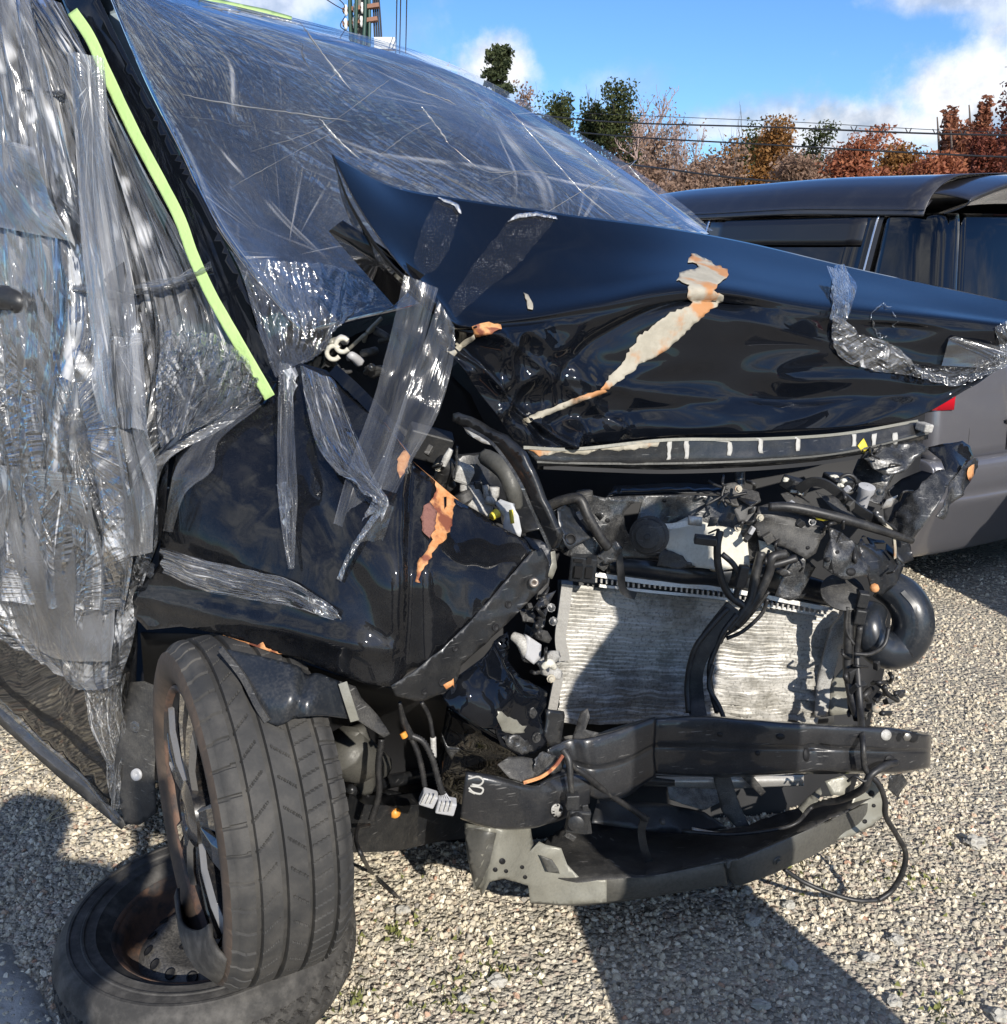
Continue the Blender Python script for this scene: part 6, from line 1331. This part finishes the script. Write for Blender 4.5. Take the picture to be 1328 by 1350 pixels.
# small fittings over the radiator support: looms, clips, bolts, torn tabs
rng4 = random.Random(21)
for (x0, x1, y0, y1, n, Y0) in ((728,800,664,730,9,1.92), (930,1000,628,720,14,1.95), (1000,1180,640,760,22,1.94), (690,730,770,900,12,1.61), (1110,1200,590,680,10,2.04), (560,640,590,660,8,1.78)):
    for k in range(n):
        x, y, a = rng4.uniform(x0, x1), rng4.uniform(y0, y1), rng4.uniform(0, 6.28); l = rng4.uniform(8, 26); t = rng4.random()
        if t < .42: cable([(x,y,Y0), (x+l*.5*math.cos(a)+rng4.uniform(-5,5), y+l*.5*math.sin(a)+rng4.uniform(-5,5), Y0-.025), (x+l*math.cos(a), y+l*math.sin(a), Y0+.01)], rng4.uniform(.0018,.0042), 'stray_wire')
        elif t < .62: mk('torn_clip', *boxm(P(x,y,Y0), (rng4.uniform(.008,.022),.010,rng4.uniform(.006,.02)), (rng4.random(),rng4.uniform(-1,1),rng4.random())), rng4.choice([M_plast, M_plastd, M_greyp]), car, smooth=False, bevel=.0015)
        elif t < .80: mk('small_bolt', *lathe([(0,.008),(.003,.008),(.003,.005),(.008,.005),(.009,.0004)], 8, (rng4.uniform(-.4,.3),-1,rng4.uniform(0,.6)), P(x,y,Y0-.005)), rng4.choice([M_steelg, M_steelg, M_rustp]), car, sharp=30)
        else:
            c, s = math.cos(a), math.sin(a); w = rng4.uniform(3,7); l *= .6
            sheet('torn_tab', [(x-c*l-s*w*.3,y-s*l+c*w*.3),(x+s*w,y-c*w),(x+c*l,y+s*l),(x-s*w,y+c*w)], [(x-20,y,Y0+.01),(x+20,y,Y0-.01),(x,y+20,Y0)], rng4.choice([M_steelg, M_steelb, M_plastd, M_alu]), car, step=5, amp=.004, freq=9, thick=.002, seed=k)
# ------------------------------------------------------------------ grey minivan parked behind
VO = np.array((1.66, 3.66, 0.0))                  # near rear corner on the ground
VD = np.array((-.5, .866, 0)); VD /= np.linalg.norm(VD); VN = np.array((VD[1], -VD[0], 0)); VN = -VN if VN[1] > 0 else VN   # length (towards its nose) and near-side normal
VW = -VN                                           # across the body
VH = 1.70
van = empty('parked_minivan', VO, 'dark grey minivan with tinted windows parked behind the wrecked car', 'minivan')
def vp(l, w, z): return VO+VD*l+VW*w+np.array((0, 0, z))
def vsurf(rows, nu, nv): # rows of (l,w,z)
    rr = np.array([crow([vp(*q) for q in r], nu) for r in rows]); return np.array([crow(rr[:, i], nv) for i in range(nu+1)]).transpose(1, 0, 2)
def vpatch(name, rows, nu, nv, mat, parent=None, flip=None, thick=.004, smooth=True):
    g = vsurf(rows, nu, nv); mid = np.array(vp(2.1, .85, .9)); j, i = nv//2, nu//2
    nn = np.cross(g[j, min(i+1, nu)]-g[j, max(i-1, 0)], g[min(j+1, nv), i]-g[max(j-1, 0), i])
    fl = np.dot(nn, g[j, i]-mid) < 0
    return mk(name, g.reshape(-1, 3), grid_faces(nu, nv, fl), mat, parent or van, thick=thick, smooth=smooth)
# near-side skin: z levels with inset w
def ws(z): return float(np.interp(z, [.22, .45, .70, .95, 1.02, 1.50, 1.62, 1.70], [.05, .01, 0, .012, .03, .15, .20, .32]))
def wr(z): return float(np.interp(z, [.22, .45, .70, .95, 1.05, 1.50, 1.66], [.10, .02, .02, .06, .08, .20, .30]))   # how far the tail leans in (along the length)
zs_low = [.24, .34, .46, .60, .75, .90, 1.00]
Lv = 4.35
def side_rows(w_of, far=False): 
    return [[(wr(z)+.09, w_of(z), z)]+[(l, w_of(z), z) for l in (.5, 1.0, 1.7, 2.4, 3.1, 3.7)]+[(Lv-.1, w_of(z)+(.14 if not far else -.14), z)] for z in zs_low]
vpatch('side_panel', side_rows(ws), 42, 18, M_van)
vpatch('side_panel', side_rows(lambda z: 1.70-ws(z), True), 28, 8, M_van)
def arc(z, w0, w1, n=7):   # tail corner to corner, rounded
    out = []
    a0 = wr(z)
    return [(a0+.09, w0, z), (a0+.025, w0+.022, z), (a0, w0+.09, z), (a0-.02, w0+.3, z), (a0-.03, .85, z), (a0-.02, w1-.3, z), (a0, w1-.09, z), (a0+.025, w1-.022, z), (a0+.09, w1, z)]
vpatch('tailgate', [arc(z, ws(z), 1.70-ws(z)) for z in zs_low[3:]], 40, 10, M_van)
# bumper: proud of the tailgate, with two ribs
bz = [.17, .20, .38, .44, .455, .475, .52, .575, .60, .61]; bo = [.04, .0, -.035, -.04, -.03, -.03, -.04, -.035, -.01, .03]
bump = vpatch('rear_bumper', [[(.62, ws(z)-.012, z)]+[(l+o, w, zz) for (l, w, zz) in arc(z, ws(z)-.012, 1.712-ws(z))]+[(.62, 1.712-ws(z), z)] for z, o in zip(bz, bo)], 54, 27, M_van)
# greenhouse
zg = [1.00, 1.12, 1.30, 1.48, 1.53]
def gh(l0, l1, name, mat, off=0, z=zg):
    return vpatch(name, [[(l0+(wr(q)*.0), ws(q)-off, q), ((l0+l1)/2, ws(q)-off, q), (l1, ws(q)-off, q)] for q in z], 8, 10, mat)
gh(.40, 3.5, 'window_surround', M_vanb)
gh(.55, 1.50, 'side_window', M_privacy, .004); gh(1.58, 2.25, 'middle_window', M_privacy, .004); gh(2.32, 2.95, 'front_window', M_privacy, .004)
gh(.510, .518, 'window_trim', M_chrome, .008); gh(1.535, 1.545, 'window_trim', M_chrome, .008)
vpatch('rain_visor', [[(.55, ws(1.50)-.02, 1.515), (1.0, ws(1.5)-.025, 1.515), (1.5, ws(1.5)-.02, 1.515)], [(.55, ws(1.44)-.03, 1.41), (1.0, ws(1.44)-.035, 1.41), (1.5, ws(1.44)-.03, 1.41)]], 10, 4, M_vanb)
# rear glass, wrapped round the corner
vpatch('corner_pillar', [[(.49, ws(z), z), (wr(z)+.16, ws(z), z), (wr(z)+.09, ws(z)+.01, z), (wr(z)+.03, ws(z)+.03, z), (wr(z), ws(z)+.09, z)] for z in zg], 14, 10, M_privacy)
vpatch('rear_window', [[(wr(z)+.005, ws(z)+.10, z), (wr(z)-.015, ws(z)+.3, z), (wr(z)-.025, .85, z), (wr(z)-.015, 1.4-ws(z), z), (wr(z)+.005, 1.60-ws(z), z)] for z in zg], 20, 8, M_privacy)
# roof
def rz(l): return float(np.interp(l, [0, .3, 1.0, 2.0, 2.8, 3.2], [-.02, .0, .02, .01, -.05, -.12]))
ls = [.30, .6, 1.0, 1.5, 2.0, 2.5, 2.9, 3.25]
prof = [(.15, 1.52), (.165, 1.56), (.20, 1.61), (.27, 1.655), (.40, 1.685), (.85, 1.70), (1.30, 1.685), (1.43, 1.655), (1.50, 1.61), (1.535, 1.56), (1.55, 1.52)]
vpatch('roof', [[(l, w, z+rz(l)) for w, z in prof] for l in ls], 40, 20, M_vanr)
vpatch('roof_rail', [[(l, .165+q, 1.555+q*.9+rz(l)) for l in ls] for q in (-.012, .0, .03)], 20, 4, M_vanr)
vpatch('spoiler', [[(.46, w, 1.69-.30*abs(w-.85)**3), (.30, w, 1.695-.32*abs(w-.85)**3), (.16, w, 1.675-.34*abs(w-.85)**3), (.14, w, 1.66-.34*abs(w-.85)**3), (.18, w, 1.635-.34*abs(w-.85)**3), (.36, w, 1.58-.30*abs(w-.85)**3)] for w in (.20, .26, .5, .85, 1.2, 1.44, 1.50)], 20, 24, M_vanr)
vpatch('windscreen', [[(3.22, w, 1.56), (3.6, w, 1.28), (3.85, w, 1.04)] for w in (.22, .5, .85, 1.2, 1.48)], 8, 10, M_privacy)
vpatch('bonnet', [[(3.85, w, 1.02), (4.15, w, .93), (4.33, w, .80)] for w in (.05, .4, .85, 1.3, 1.65)], 8, 10, M_van)
vpatch('front_bumper', [[(4.33, w, .80), (4.40, w, .6), (4.38, w, .25)] for w in (.12, .4, .85, 1.3, 1.58)], 8, 10, M_van)
# tail lamps, seam, plate, badge
for w0, w1 in ((-.006, .16), (1.54, 1.706)):
    s = 1 if w0 < .5 else -1; a = w0 if s > 0 else w1
    vpatch('tail_light', [[(wr(z)+.22, a, z), (wr(z)+.085, a, z), (wr(z)+.018, a+s*.022, z), (wr(z)-.008, a+s*.09, z), (wr(z)-.012, a+s*(.15-.25*max(0, .99-z)), z)] for z in (.80, .88, .96, .99)], 16, 6, M_red_lens)
V, Fs = sweep([vp(wr(z)-.006, .19+.0*z, z) for z in (.58, .7, .8, .9, .99)], .004, sides=5); mk('tailgate_seam', V, Fs, M_dark, van)
V, Fs = sweep([vp(wr(1)-.012+.02*abs(w-.85)**2, w, 1.0) for w in np.linspace(.12, 1.58, 9)], .006, sides=5); mk('tailgate_seam', V, Fs, M_dark, van)
V, Fs = sweep([vp(wr(.78)-.04, .42, .62), vp(wr(.78)-.045, .42, .72), vp(wr(.78)-.047, .46, .745), vp(wr(.78)-.05, 1.25, .745)], .006, sides=5); mk('plate_recess_edge', V, Fs, M_van, van)
V, Fs = boxm((0, 0, 0), (.012, .33, .165)); M3 = Matrix((VD, VW, (0, 0, 1))).transposed()
mk('number_plate', [np.array(M3 @ Vector(v))+vp(wr(.8)-.05, .60, .80) for v in V], Fs, M_plate, van, smooth=False)
fc = bpy.data.curves.new('badge_letters', 'FONT'); fc.body = 'LXG'; fc.size = .075; fc.extrude = .004; fc.space_character = 1.15; fc.shear = .15
fc.materials.append(M_chrome); fo = bpy.data.objects.new('badge_letters', fc); put(fo, van)
me_ = bpy.data.meshes.new_from_object(fo.evaluated_get(bpy.context.evaluated_depsgraph_get())); bpy.data.objects.remove(fo); fo = bpy.data.objects.new('badge_letters', me_); put(fo, van)
fo.matrix_basis = Matrix.Translation(Vector(vp(wr(1.05)-.02, .235, 1.02))) @ Matrix((tuple(VW)+(0,), (0, 0, 1, 0), tuple(-VD)+(0,), (0, 0, 0, 1))).transposed()
# wheels
for l, w in ((.78, .06), (3.35, .06), (.78, 1.64), (3.35, 1.64)):
    ax = VN if w < .5 else -VN; c = vp(l, w, .31)
    wh = mk('wheel', *lathe([(-.19, .19), (-.19, .27), (-.17, .305), (-.02, .31), (.0, .29), (.0, .20)], 40, ax, c), M_rub, van, sharp=50)
    mk('rim', *lathe([(-.06, .001), (-.05, .08), (-.03, .09), (-.03, .17), (-.005, .20), (-.02, .205)], 40, ax, c), M_rim, wh)
V, Fs = boxm(vp(2.1, .85, .35), (1, 1, .12)); 
mk('underbody', [vp(l, w, z) for l in (.2, 4.2) for w in (.1, 1.6) for z in (.26, .40)], [(0,1,3,2), (4,6,7,5), (0,4,5,1), (2,3,7,6), (0,2,6,4), (1,5,7,3)], M_dark, van, smooth=False)
# a second van of the same kind stands just outside the right edge of the view; its shadow reaches the gravel and the grey van's tail
def copy_thing(root, loc, rz, label):
    r = root.copy(); COL.objects.link(r); r.location = loc; r.rotation_euler = (0, 0, rz); r['label'] = label
    for ch in list(root.children):
        c = ch.copy(); COL.objects.link(c); c.parent = r; c.matrix_parent_inverse = ch.matrix_parent_inverse.copy()
        for g in ch.children:
            d = g.copy(); COL.objects.link(d); d.parent = c; d.matrix_parent_inverse = g.matrix_parent_inverse.copy()
    return r
van['group'] = 'parked vans'
copy_thing(van, (2.34, 2.75, 0), R(-95), 'grey minivan parked to the right just outside the view')
# ------------------------------------------------------------------ wrapping film and tapes
film = empty('plastic_film', (-1.0, 2.1, .3), 'crinkled clear plastic film wrapped over the side of the wrecked car', 'plastic film')
def folds(amp, f1, f2, seed, lo=1.0):
    def d(p, u, v):
        a = noise.noise(Vector((u*f1+.7*noise.noise(Vector((u*3, v*3, seed))), v*f2, seed)))
        b = noise.noise(Vector((u*f1*2.7+v*2, v*f2*1.3, seed+5)))
        return amp*(1-2*abs(a))+amp*.4*b+lo*.02*noise.noise(Vector((u*3, v*2.5, seed+9)))
    return d
FS = tps([(x, y, w-.035) for x, y, w in SIDE])
def frow(*pts): return [(x, y, FS(x, y)) for x, y in pts]
def ragged(pts): return frow(*pts)
door_film = patch('door_film', [frow((-120,-60),(-60,-40),(0,-18),(50,-6),(88,6)), frow((-120,100),(-50,90),(40,90),(110,100),(150,120)), frow((-120,230),(-50,230),(60,230),(150,235),(215,250)), frow((-120,400),(-50,400),(80,405),(190,410),(300,420)),
        frow((-120,540),(-50,530),(70,530),(180,535),(320,540)), frow((-120,640),(-50,630),(60,640),(150,640),(212,610)), frow((-130,730),(-40,740),(50,745),(140,745),(206,720)), frow((-120,760),(-20,800),(60,820),(130,815),(192,780)), frow((-100,775),(5,832),(70,868),(130,885),(186,850)), frow((-80,782),(18,850),(88,892),(140,905),(176,893))],
        170, 150, M_film, film, disp=folds(.020, 15, 1.2, 3.1, 1.4), thick=0)
patch('door_film_fold', [frow((-120,-40),(-40,-30),(60,0)), frow((-120,250),(-20,260),(120,240)), frow((-120,420),(-10,430),(170,420)), frow((-120,560),(0,560),(185,560)), frow((-120,680),(30,700),(196,690)), frow((-120,740),(50,790),(186,800))], 120, 90, M_film, film, disp=folds(.026, 10, 1.0, 7.7, 1.4), off=.02, thick=0)
# lower wisps of film hanging on the sill
patch('film_tail', [frow((100,880),(135,895),(172,885)), frow((118,940),(140,950),(168,930)), frow((140,1000),(150,1010),(166,1000)), frow((146,1050),(152,1060),(160,1066))], 24, 40, M_film, film, disp=folds(.006, 9, 2, 1.2), thick=0)
patch('film_tail', [frow((-60,870),(0,925),(60,975),(120,1030),(160,1075)), frow((-60,884),(0,940),(60,990),(120,1044),(158,1086))], 60, 6, M_tape, film, disp=folds(.004, 9, 2, 2.2), thick=0)
wfilm = empty('plastic_film', (0, 2.4, 1.1), 'clear film stretched over the windscreen with long white creases', 'plastic film')
WF = [[(x-(4 if i == 0 else 0), y, w-.02) for i, (x, y, w) in enumerate(r)] for r in WS]
wf = patch('windscreen_film', WF[:6], 150, 130, M_filmw, wfilm, disp=folds(.004, 7, 6, 4.4, .6), off=.012, thick=0)
WFB = bvh_of(wf)
def crease(pts, r, mat=None):
    V = []
    for i, q in enumerate(crow(np.array([(x, y, 0) for x, y in pts], float), 26)):
        p, n = cast(WFB, q[0]+random.gauss(0,.35), q[1]+random.gauss(0,.35)); V.append(p+n*.0005)
    return mk('white_crease', *sweep(V, [r*.08, r*.45, r*.2, r*.5, r*.06], sides=4, n=40, cap=False), mat or M_crease, wfilm)
M_crease = film_mat('whitened_crease', .5, .5, ((12, 3, .5, .6),), (), .6, spark=.6)
for pts, r in (([(395,28),(425,70),(462,118)],.006),([(240,125),(320,140),(395,150),(462,160)],.0045),([(420,155),(450,188),(475,210)],.005),([(555,140),(575,165),(592,190)],.0045),([(553,120),(580,128),(602,138)],.0045),
               ([(672,145),(720,200),(770,255),(812,290)],.005),([(592,190),(640,225),(690,225)],.002),([(770,195),(790,215),(812,235)],.004),([(265,8),(330,18),(400,32)],.006),([(760,170),(800,205),(860,250),(915,298)],.006),
               ([(330,200),(420,170),(480,130),(520,100)],.0016),([(300,250),(380,205),(450,170)],.0014),([(640,240),(690,225),(740,232)],.0016),([(820,210),(860,252),(905,290)],.005),([(430,110),(450,90),(470,75)],.0016),([(500,205),(540,175),(570,160)],.0016)): crease(pts, r)
patch('cowl_film', [[(300,330,1.93),(360,345,1.94),(440,350,1.99),(495,380,2.03)],[(325,385,1.88),(380,400,1.90),(440,405,1.96),(490,400,2.02)],[(345,450,1.84),(385,455,1.87),(430,445,1.93),(470,405,2.0)],[(362,500,1.80),(392,485,1.83),(426,462,1.9),(455,425,1.96)]], 90, 60, M_filmw, wfilm, disp=folds(.008, 16, 3, 8.8), thick=0)
side2 = patch('wing_film', [[(215,440,1.74),(270,440,1.76),(320,470,1.76),(350,515,1.74)],[(205,520,1.66),(255,500,1.70),(300,520,1.72),(340,532,1.73)],[(212,590,1.63),(235,575,1.65),(262,566,1.68),(300,552,1.72)]], 80, 50, M_film, film, disp=folds(.008, 13, 3, 6.3), thick=0)
# green tape ribbon along the windscreen pillar
gt = patch('green_tape', [[(88.7, 18.2, 2.15), (101.3, 9.8, 2.15)], [(111.4, 51.7, 2.11), (124.6, 44.3, 2.11)], [(133.1, 99.2, 2.075), (146.9, 92.8, 2.075)], [(169.2, 175.4, 2.01), (182.8, 168.6, 2.01)], [(203.3, 239.5, 1.95), (216.7, 232.5, 1.95)], [(229.0, 289.0, 1.905), (243.0, 283.0, 1.905)], [(248.0, 340.9, 1.86), (262.0, 335.1, 1.86)], [(273.3, 395.5, 1.81), (286.7, 388.5, 1.81)], [(305.4, 451.8, 1.775), (318.6, 444.2, 1.775)], [(349.4, 527.8, 1.73), (362.6, 520.2, 1.73)]], 6, 90, M_green, None, disp=lambda p,u,v: .002*fb(p,25,2), thick=.0006)
tag(gt, 'lime green masking tape running down along the windscreen pillar', 'tape')
g2 = decal('green_tape', [(262,-4),(300,4),(350,14),(385,24),(384,28),(348,19),(300,8),(262,1)], WFB, M_green, None, .004, 7); tag(g2, 'thin green tape line along the top edge of the windscreen', 'tape')
def tapes(name, rows, label, mat=None, nu=10, nv=50, seed=1.0, amp=.003):
    o = patch(name, rows, nu, nv, mat or M_tape, None, disp=lambda p, u, v: amp*noise.noise(Vector((u*4+seed, v*9, seed))), thick=0)
    return tag(o, label, 'clear tape', 'clear tape strips')
tapes('clear_tape', [[(533,362,1.690),(578,380,1.688)],[(520,420,1.67),(562,440,1.67)],[(505,480,1.66),(545,498,1.65)],[(488,540,1.62),(528,560,1.60)],[(462,610,1.565),(508,630,1.55)],[(440,690,1.515),(478,705,1.505)]], 'broad clear tape strip from the bonnet corner down to the wing', M_tape, 12, 60, 2.)
tapes('clear_tape', [[(578,395,1.678),(600,432,1.672)],[(560,450,1.66),(598,475,1.66)],[(535,520,1.63),(578,545,1.63)],[(510,590,1.57),(545,605,1.57)],[(486,640,1.53),(522,650,1.525)]], 'second clear tape strip beside the rusted bonnet corner', M_tape, 12, 50, 5.)
tapes('clear_tape', [[(368,478,1.72),(385,480,1.72)],[(366,560,1.66),(388,562,1.655)],[(366,640,1.585),(392,642,1.58)],[(372,700,1.535),(390,702,1.535)],[(380,750,1.50),(388,750,1.50)]], 'narrow clear tape hanging down the left of the wing', M_tapes, 8, 50, 7., .004)
tapes('clear_tape', [[(396,482,1.76),(440,500,1.75)],[(405,540,1.70),(462,555,1.68)],[(425,600,1.60),(490,620,1.56)],[(470,640,1.52),(512,660,1.50)],[(492,660,1.49),(508,672,1.49)]], 'puckered clear tape bunched over the top of the wing', M_tapew, 26, 50, 9., .010)
tapes('clear_tape', [[(500,660,1.488),(520,668,1.486)],[(478,700,1.486),(505,712,1.482)],[(455,745,1.482),(488,752,1.475)],[(438,800,1.47),(462,815,1.46)]], 'clear tape with a long white crease down the wing face', M_tape, 10, 40, 3.)
wc2 = decal('white_crease', [(498,676),(504,680),(490,700),(474,725),(460,750),(452,768),(446,764),(454,748),(470,718),(486,692)], WB, M_tapes, None, .010, 5, .6); tag(wc2, 'white curled crease standing off the wing tape', 'clear tape', 'clear tape strips')
tapes('clear_tape', [[(212,722,1.615),(214,755,1.61)],[(270,738,1.575),(266,778,1.57)],[(330,752,1.535),(326,790,1.53)],[(386,766,1.495),(384,800,1.49)],[(446,806,1.44),(440,818,1.435)]], 'silvery crumpled tape running along the wing above the wheel arch', M_tapew, 16, 80, 4., .009)
tapes('clear_tape', [[(78,640,1.99),(100,650,1.95)],[(112,660,1.90),(130,690,1.87)],[(160,715,1.76),(165,735,1.75)],[(205,745,1.64),(200,765,1.65)]], 'clear tape band crossing the wrapped door towards the wing', M_tapes, 10, 40, 6., .004)
tapes('clear_tape', [[(330,520,1.745),(345,535,1.74)],[(280,560,1.69),(290,580,1.68)],[(235,610,1.64),(280,620,1.635)],[(222,660,1.63),(245,650,1.62)],[(215,700,1.63),(228,702,1.62)]], 'clear tape curving over the upper left corner of the wing', M_tape, 10, 40, 8., .004)
p = tapes('clear_tape', [[(1090,350,2.405),(1118,358,2.41)],[(1100,380,2.245),(1124,386,2.26)],[(1098,402,2.155),(1122,408,2.175)],[(1094,420,2.10),(1112,430,2.12)]], 'clear tape folded over the bonnet ridge left of the emblem mark', M_tapes, 10, 36, 11., .003)
M_loose = film_mat('loose_bonnet_film', .20, .7, ((3, 10, .60, .68, .5), (4, 16, .62, .7, -.6), (6, 3, .64, .7)), (), .6, spark=.5)
hw = decal('bonnet_film', [(1096,415),(1112,422),(1130,440),(1165,450),(1188,462),(1205,482),(1240,492),(1215,500),(1190,494),(1150,490),(1115,478),(1098,462),(1094,440)], HB, M_loose, None, .010, 5, 1, thick=0, amp=.010, freq=22, back=2.3)
hw2 = patch('bonnet_film', [[(1196,478,2.215),(1240,488,2.235),(1285,482,2.25),(1328,462,2.255)],[(1204,488,2.185),(1248,498,2.20),(1290,492,2.215),(1332,470,2.22)],[(1216,500,2.17),(1254,509,2.18),(1300,498,2.195),(1336,480,2.21)]], 60, 14, M_tapes, None, disp=folds(.007, 7, 2, 5.5, .3), thick=0)
tag(hw2, 'crinkled strip of film hanging under the far bonnet corner', 'plastic film')
tag(hw, 'loose clear film torn below the emblem mark on the bonnet', 'plastic film')
for pts, mat_, lb in (([(574,264),(600,266),(608,274),(592,330),(575,355),(556,365),(544,344),(556,300)], 0, 'tape residue streak on the bonnet below its upper edge, left one'), ([(672,290),(700,283),(734,286),(722,304),(680,352),(640,384),(600,420),(590,400),(622,352)], 0, 'broad tape residue band on the bonnet, right one')):
    o = decal('tape_residue', pts, HB, M_res, None, .0014, 6, 1.0, thick=0); tag(o, lb, 'tape residue', 'tape residue on the bonnet')
for pts, lb in (([(576,262),(592,266),(604,272),(607,284),(603,282),(598,273),(584,268)], 'small curled tape end at the bonnet edge, left one'), ([(668,294),(680,284),(706,281),(732,287),(734,291),(706,286),(684,289)], 'longer curled tape end at the bonnet edge, right one')):
    o = decal('curled_tape_end', pts, HB, M_crease, None, .004, 4, .4, thick=.0006); tag(o, lb, 'clear tape', 'curled tape ends')
ef = decal('emblem_film', [(1100,352),(1112,350),(1130,380),(1124,400),(1116,420),(1100,412),(1094,392)], HB, M_tapes, None, .004, 5, 0, thick=0, amp=.004, freq=60); tag(ef, 'crinkled tape patch hugging the bonnet edge', 'clear tape', 'clear tape strips')
cornf = decal('corner_film', [(1310,432),(1330,425),(1345,440),(1345,470),(1322,488),(1308,478),(1318,460)], HB, M_tapes, None, .006, 5, 0, thick=0, amp=.006, freq=60, back=2.3); tag(cornf, 'shiny bunched film at the far bonnet corner', 'plastic film')

def roll(pts, w, label):
    o = patch('clear_tape', [[(x+w*nx, y+w*ny, FS(x,y)-.02), (x, y, FS(x,y)-.045), (x-w*nx, y-w*ny, FS(x,y)-.02)] for x, y, nx, ny in pts], 14, 50, M_tapes, None, disp=lambda p,u,v: .007*noise.noise(Vector((u*5, v*8, w))), thick=0)
    return tag(o, label, 'clear tape', 'clear tape strips')
roll([(-10,218,.1,-1),(30,232,.3,-1),(70,258,.5,-.9),(112,296,.6,-.8)], 7, 'twisted clear tape roll across the wrapped side window')
roll([(-10,120,0,-1),(40,118,0,-1),(85,124,.2,-1)], 6, 'thin clear tape line near the top of the wrapped side window')
roll([(95,380,.2,-1),(160,385,0,-1),(230,372,-.2,-1),(280,352,-.3,-.9)], 8, 'clear tape band below the wrapped mirror')
roll([(50,520,.9,-.3),(60,580,.9,-.2),(62,640,1,-.1),(80,720,.9,-.3)], 9, 'upright clear tape band on the wrapped lower door')
roll([(140,450,1,-.1),(145,540,1,0),(150,640,1,-.05),(168,740,.9,-.2)], 13, 'wide upright clear tape sheet edge between door and wing')

for pts, lb in (([(366,640),(378,636),(384,650),(386,690),(382,706),(374,690),(370,660)], 'small white peeled tape scrap on the upper left of the wing'), ([(372,484),(388,480),(392,510),(386,540),(378,520)], 'bluish white tape scrap at the top edge of the wing'),
                ([(404,786),(420,790),(440,800),(452,816),(436,814),(416,806)], 'white torn tape scrap near the middle of the wing lower edge'), ([(490,664),(502,662),(512,668),(504,690),(498,676),(486,684),(478,690)], 'white shredded tape knot on the wing below the broad strip')):
    o = decal('tape_scrap', pts, WB, M_tapew, None, .006, 4, 1.2, thick=0, amp=.005, freq=60); tag(o, lb, 'clear tape', 'tape scraps on the wing')

M_sheet = film_mat('clear_film_sheet', .30, .6, ((5, .8, .60, .68), (12, 1.4, .63, .70, .3)), ((.5, .05, 1, 1.6, 14, .9),), .35, spark=.5, big=2, rough=.16)
def overlay(rows, label, s):
    o = patch('film_sheet', [[(x, y, FS(x, y)-.05-.01*math.sin(i*1.7+s)) for i, (x, y) in enumerate(r)] for r in rows], 40, 60, M_sheet, None, disp=folds(.006, 4, 2, s, .8), thick=0)
    return tag(o, label, 'plastic film', 'flat sheets of film over the wrapped side')
overlay([[(92,70),(118,72),(140,78)],[(100,220),(128,222),(152,224)],[(118,380),(150,378),(176,374)],[(128,480),(160,482),(186,486)],[(140,560),(168,566),(196,570)]], 'long flat sheet of milky film beside the green tape', 1.0)
overlay([[(128,440),(160,446),(190,440)],[(130,540),(162,546),(196,548)],[(142,640),(172,646),(206,640)],[(160,720),(186,730),(208,726)]], 'flat milky film sheet over the door edge above the wing tape', 2.0)
overlay([[(-60,610),(-10,612),(60,618),(120,630)],[(-60,680),(-10,690),(66,700),(136,706)],[(-60,740),(0,770),(70,800),(150,800)],[(-50,782),(10,826),(76,866),(158,868)]], 'billowing white film sheet at the lower edge of the wrapped door', 3.0)
overlay([[(-60,170),(-10,180),(50,196)],[(-60,220),(-10,236),(70,262)],[(-60,290),(0,300),(95,318)]], 'loose film flap across the wrapped side window', 4.0)
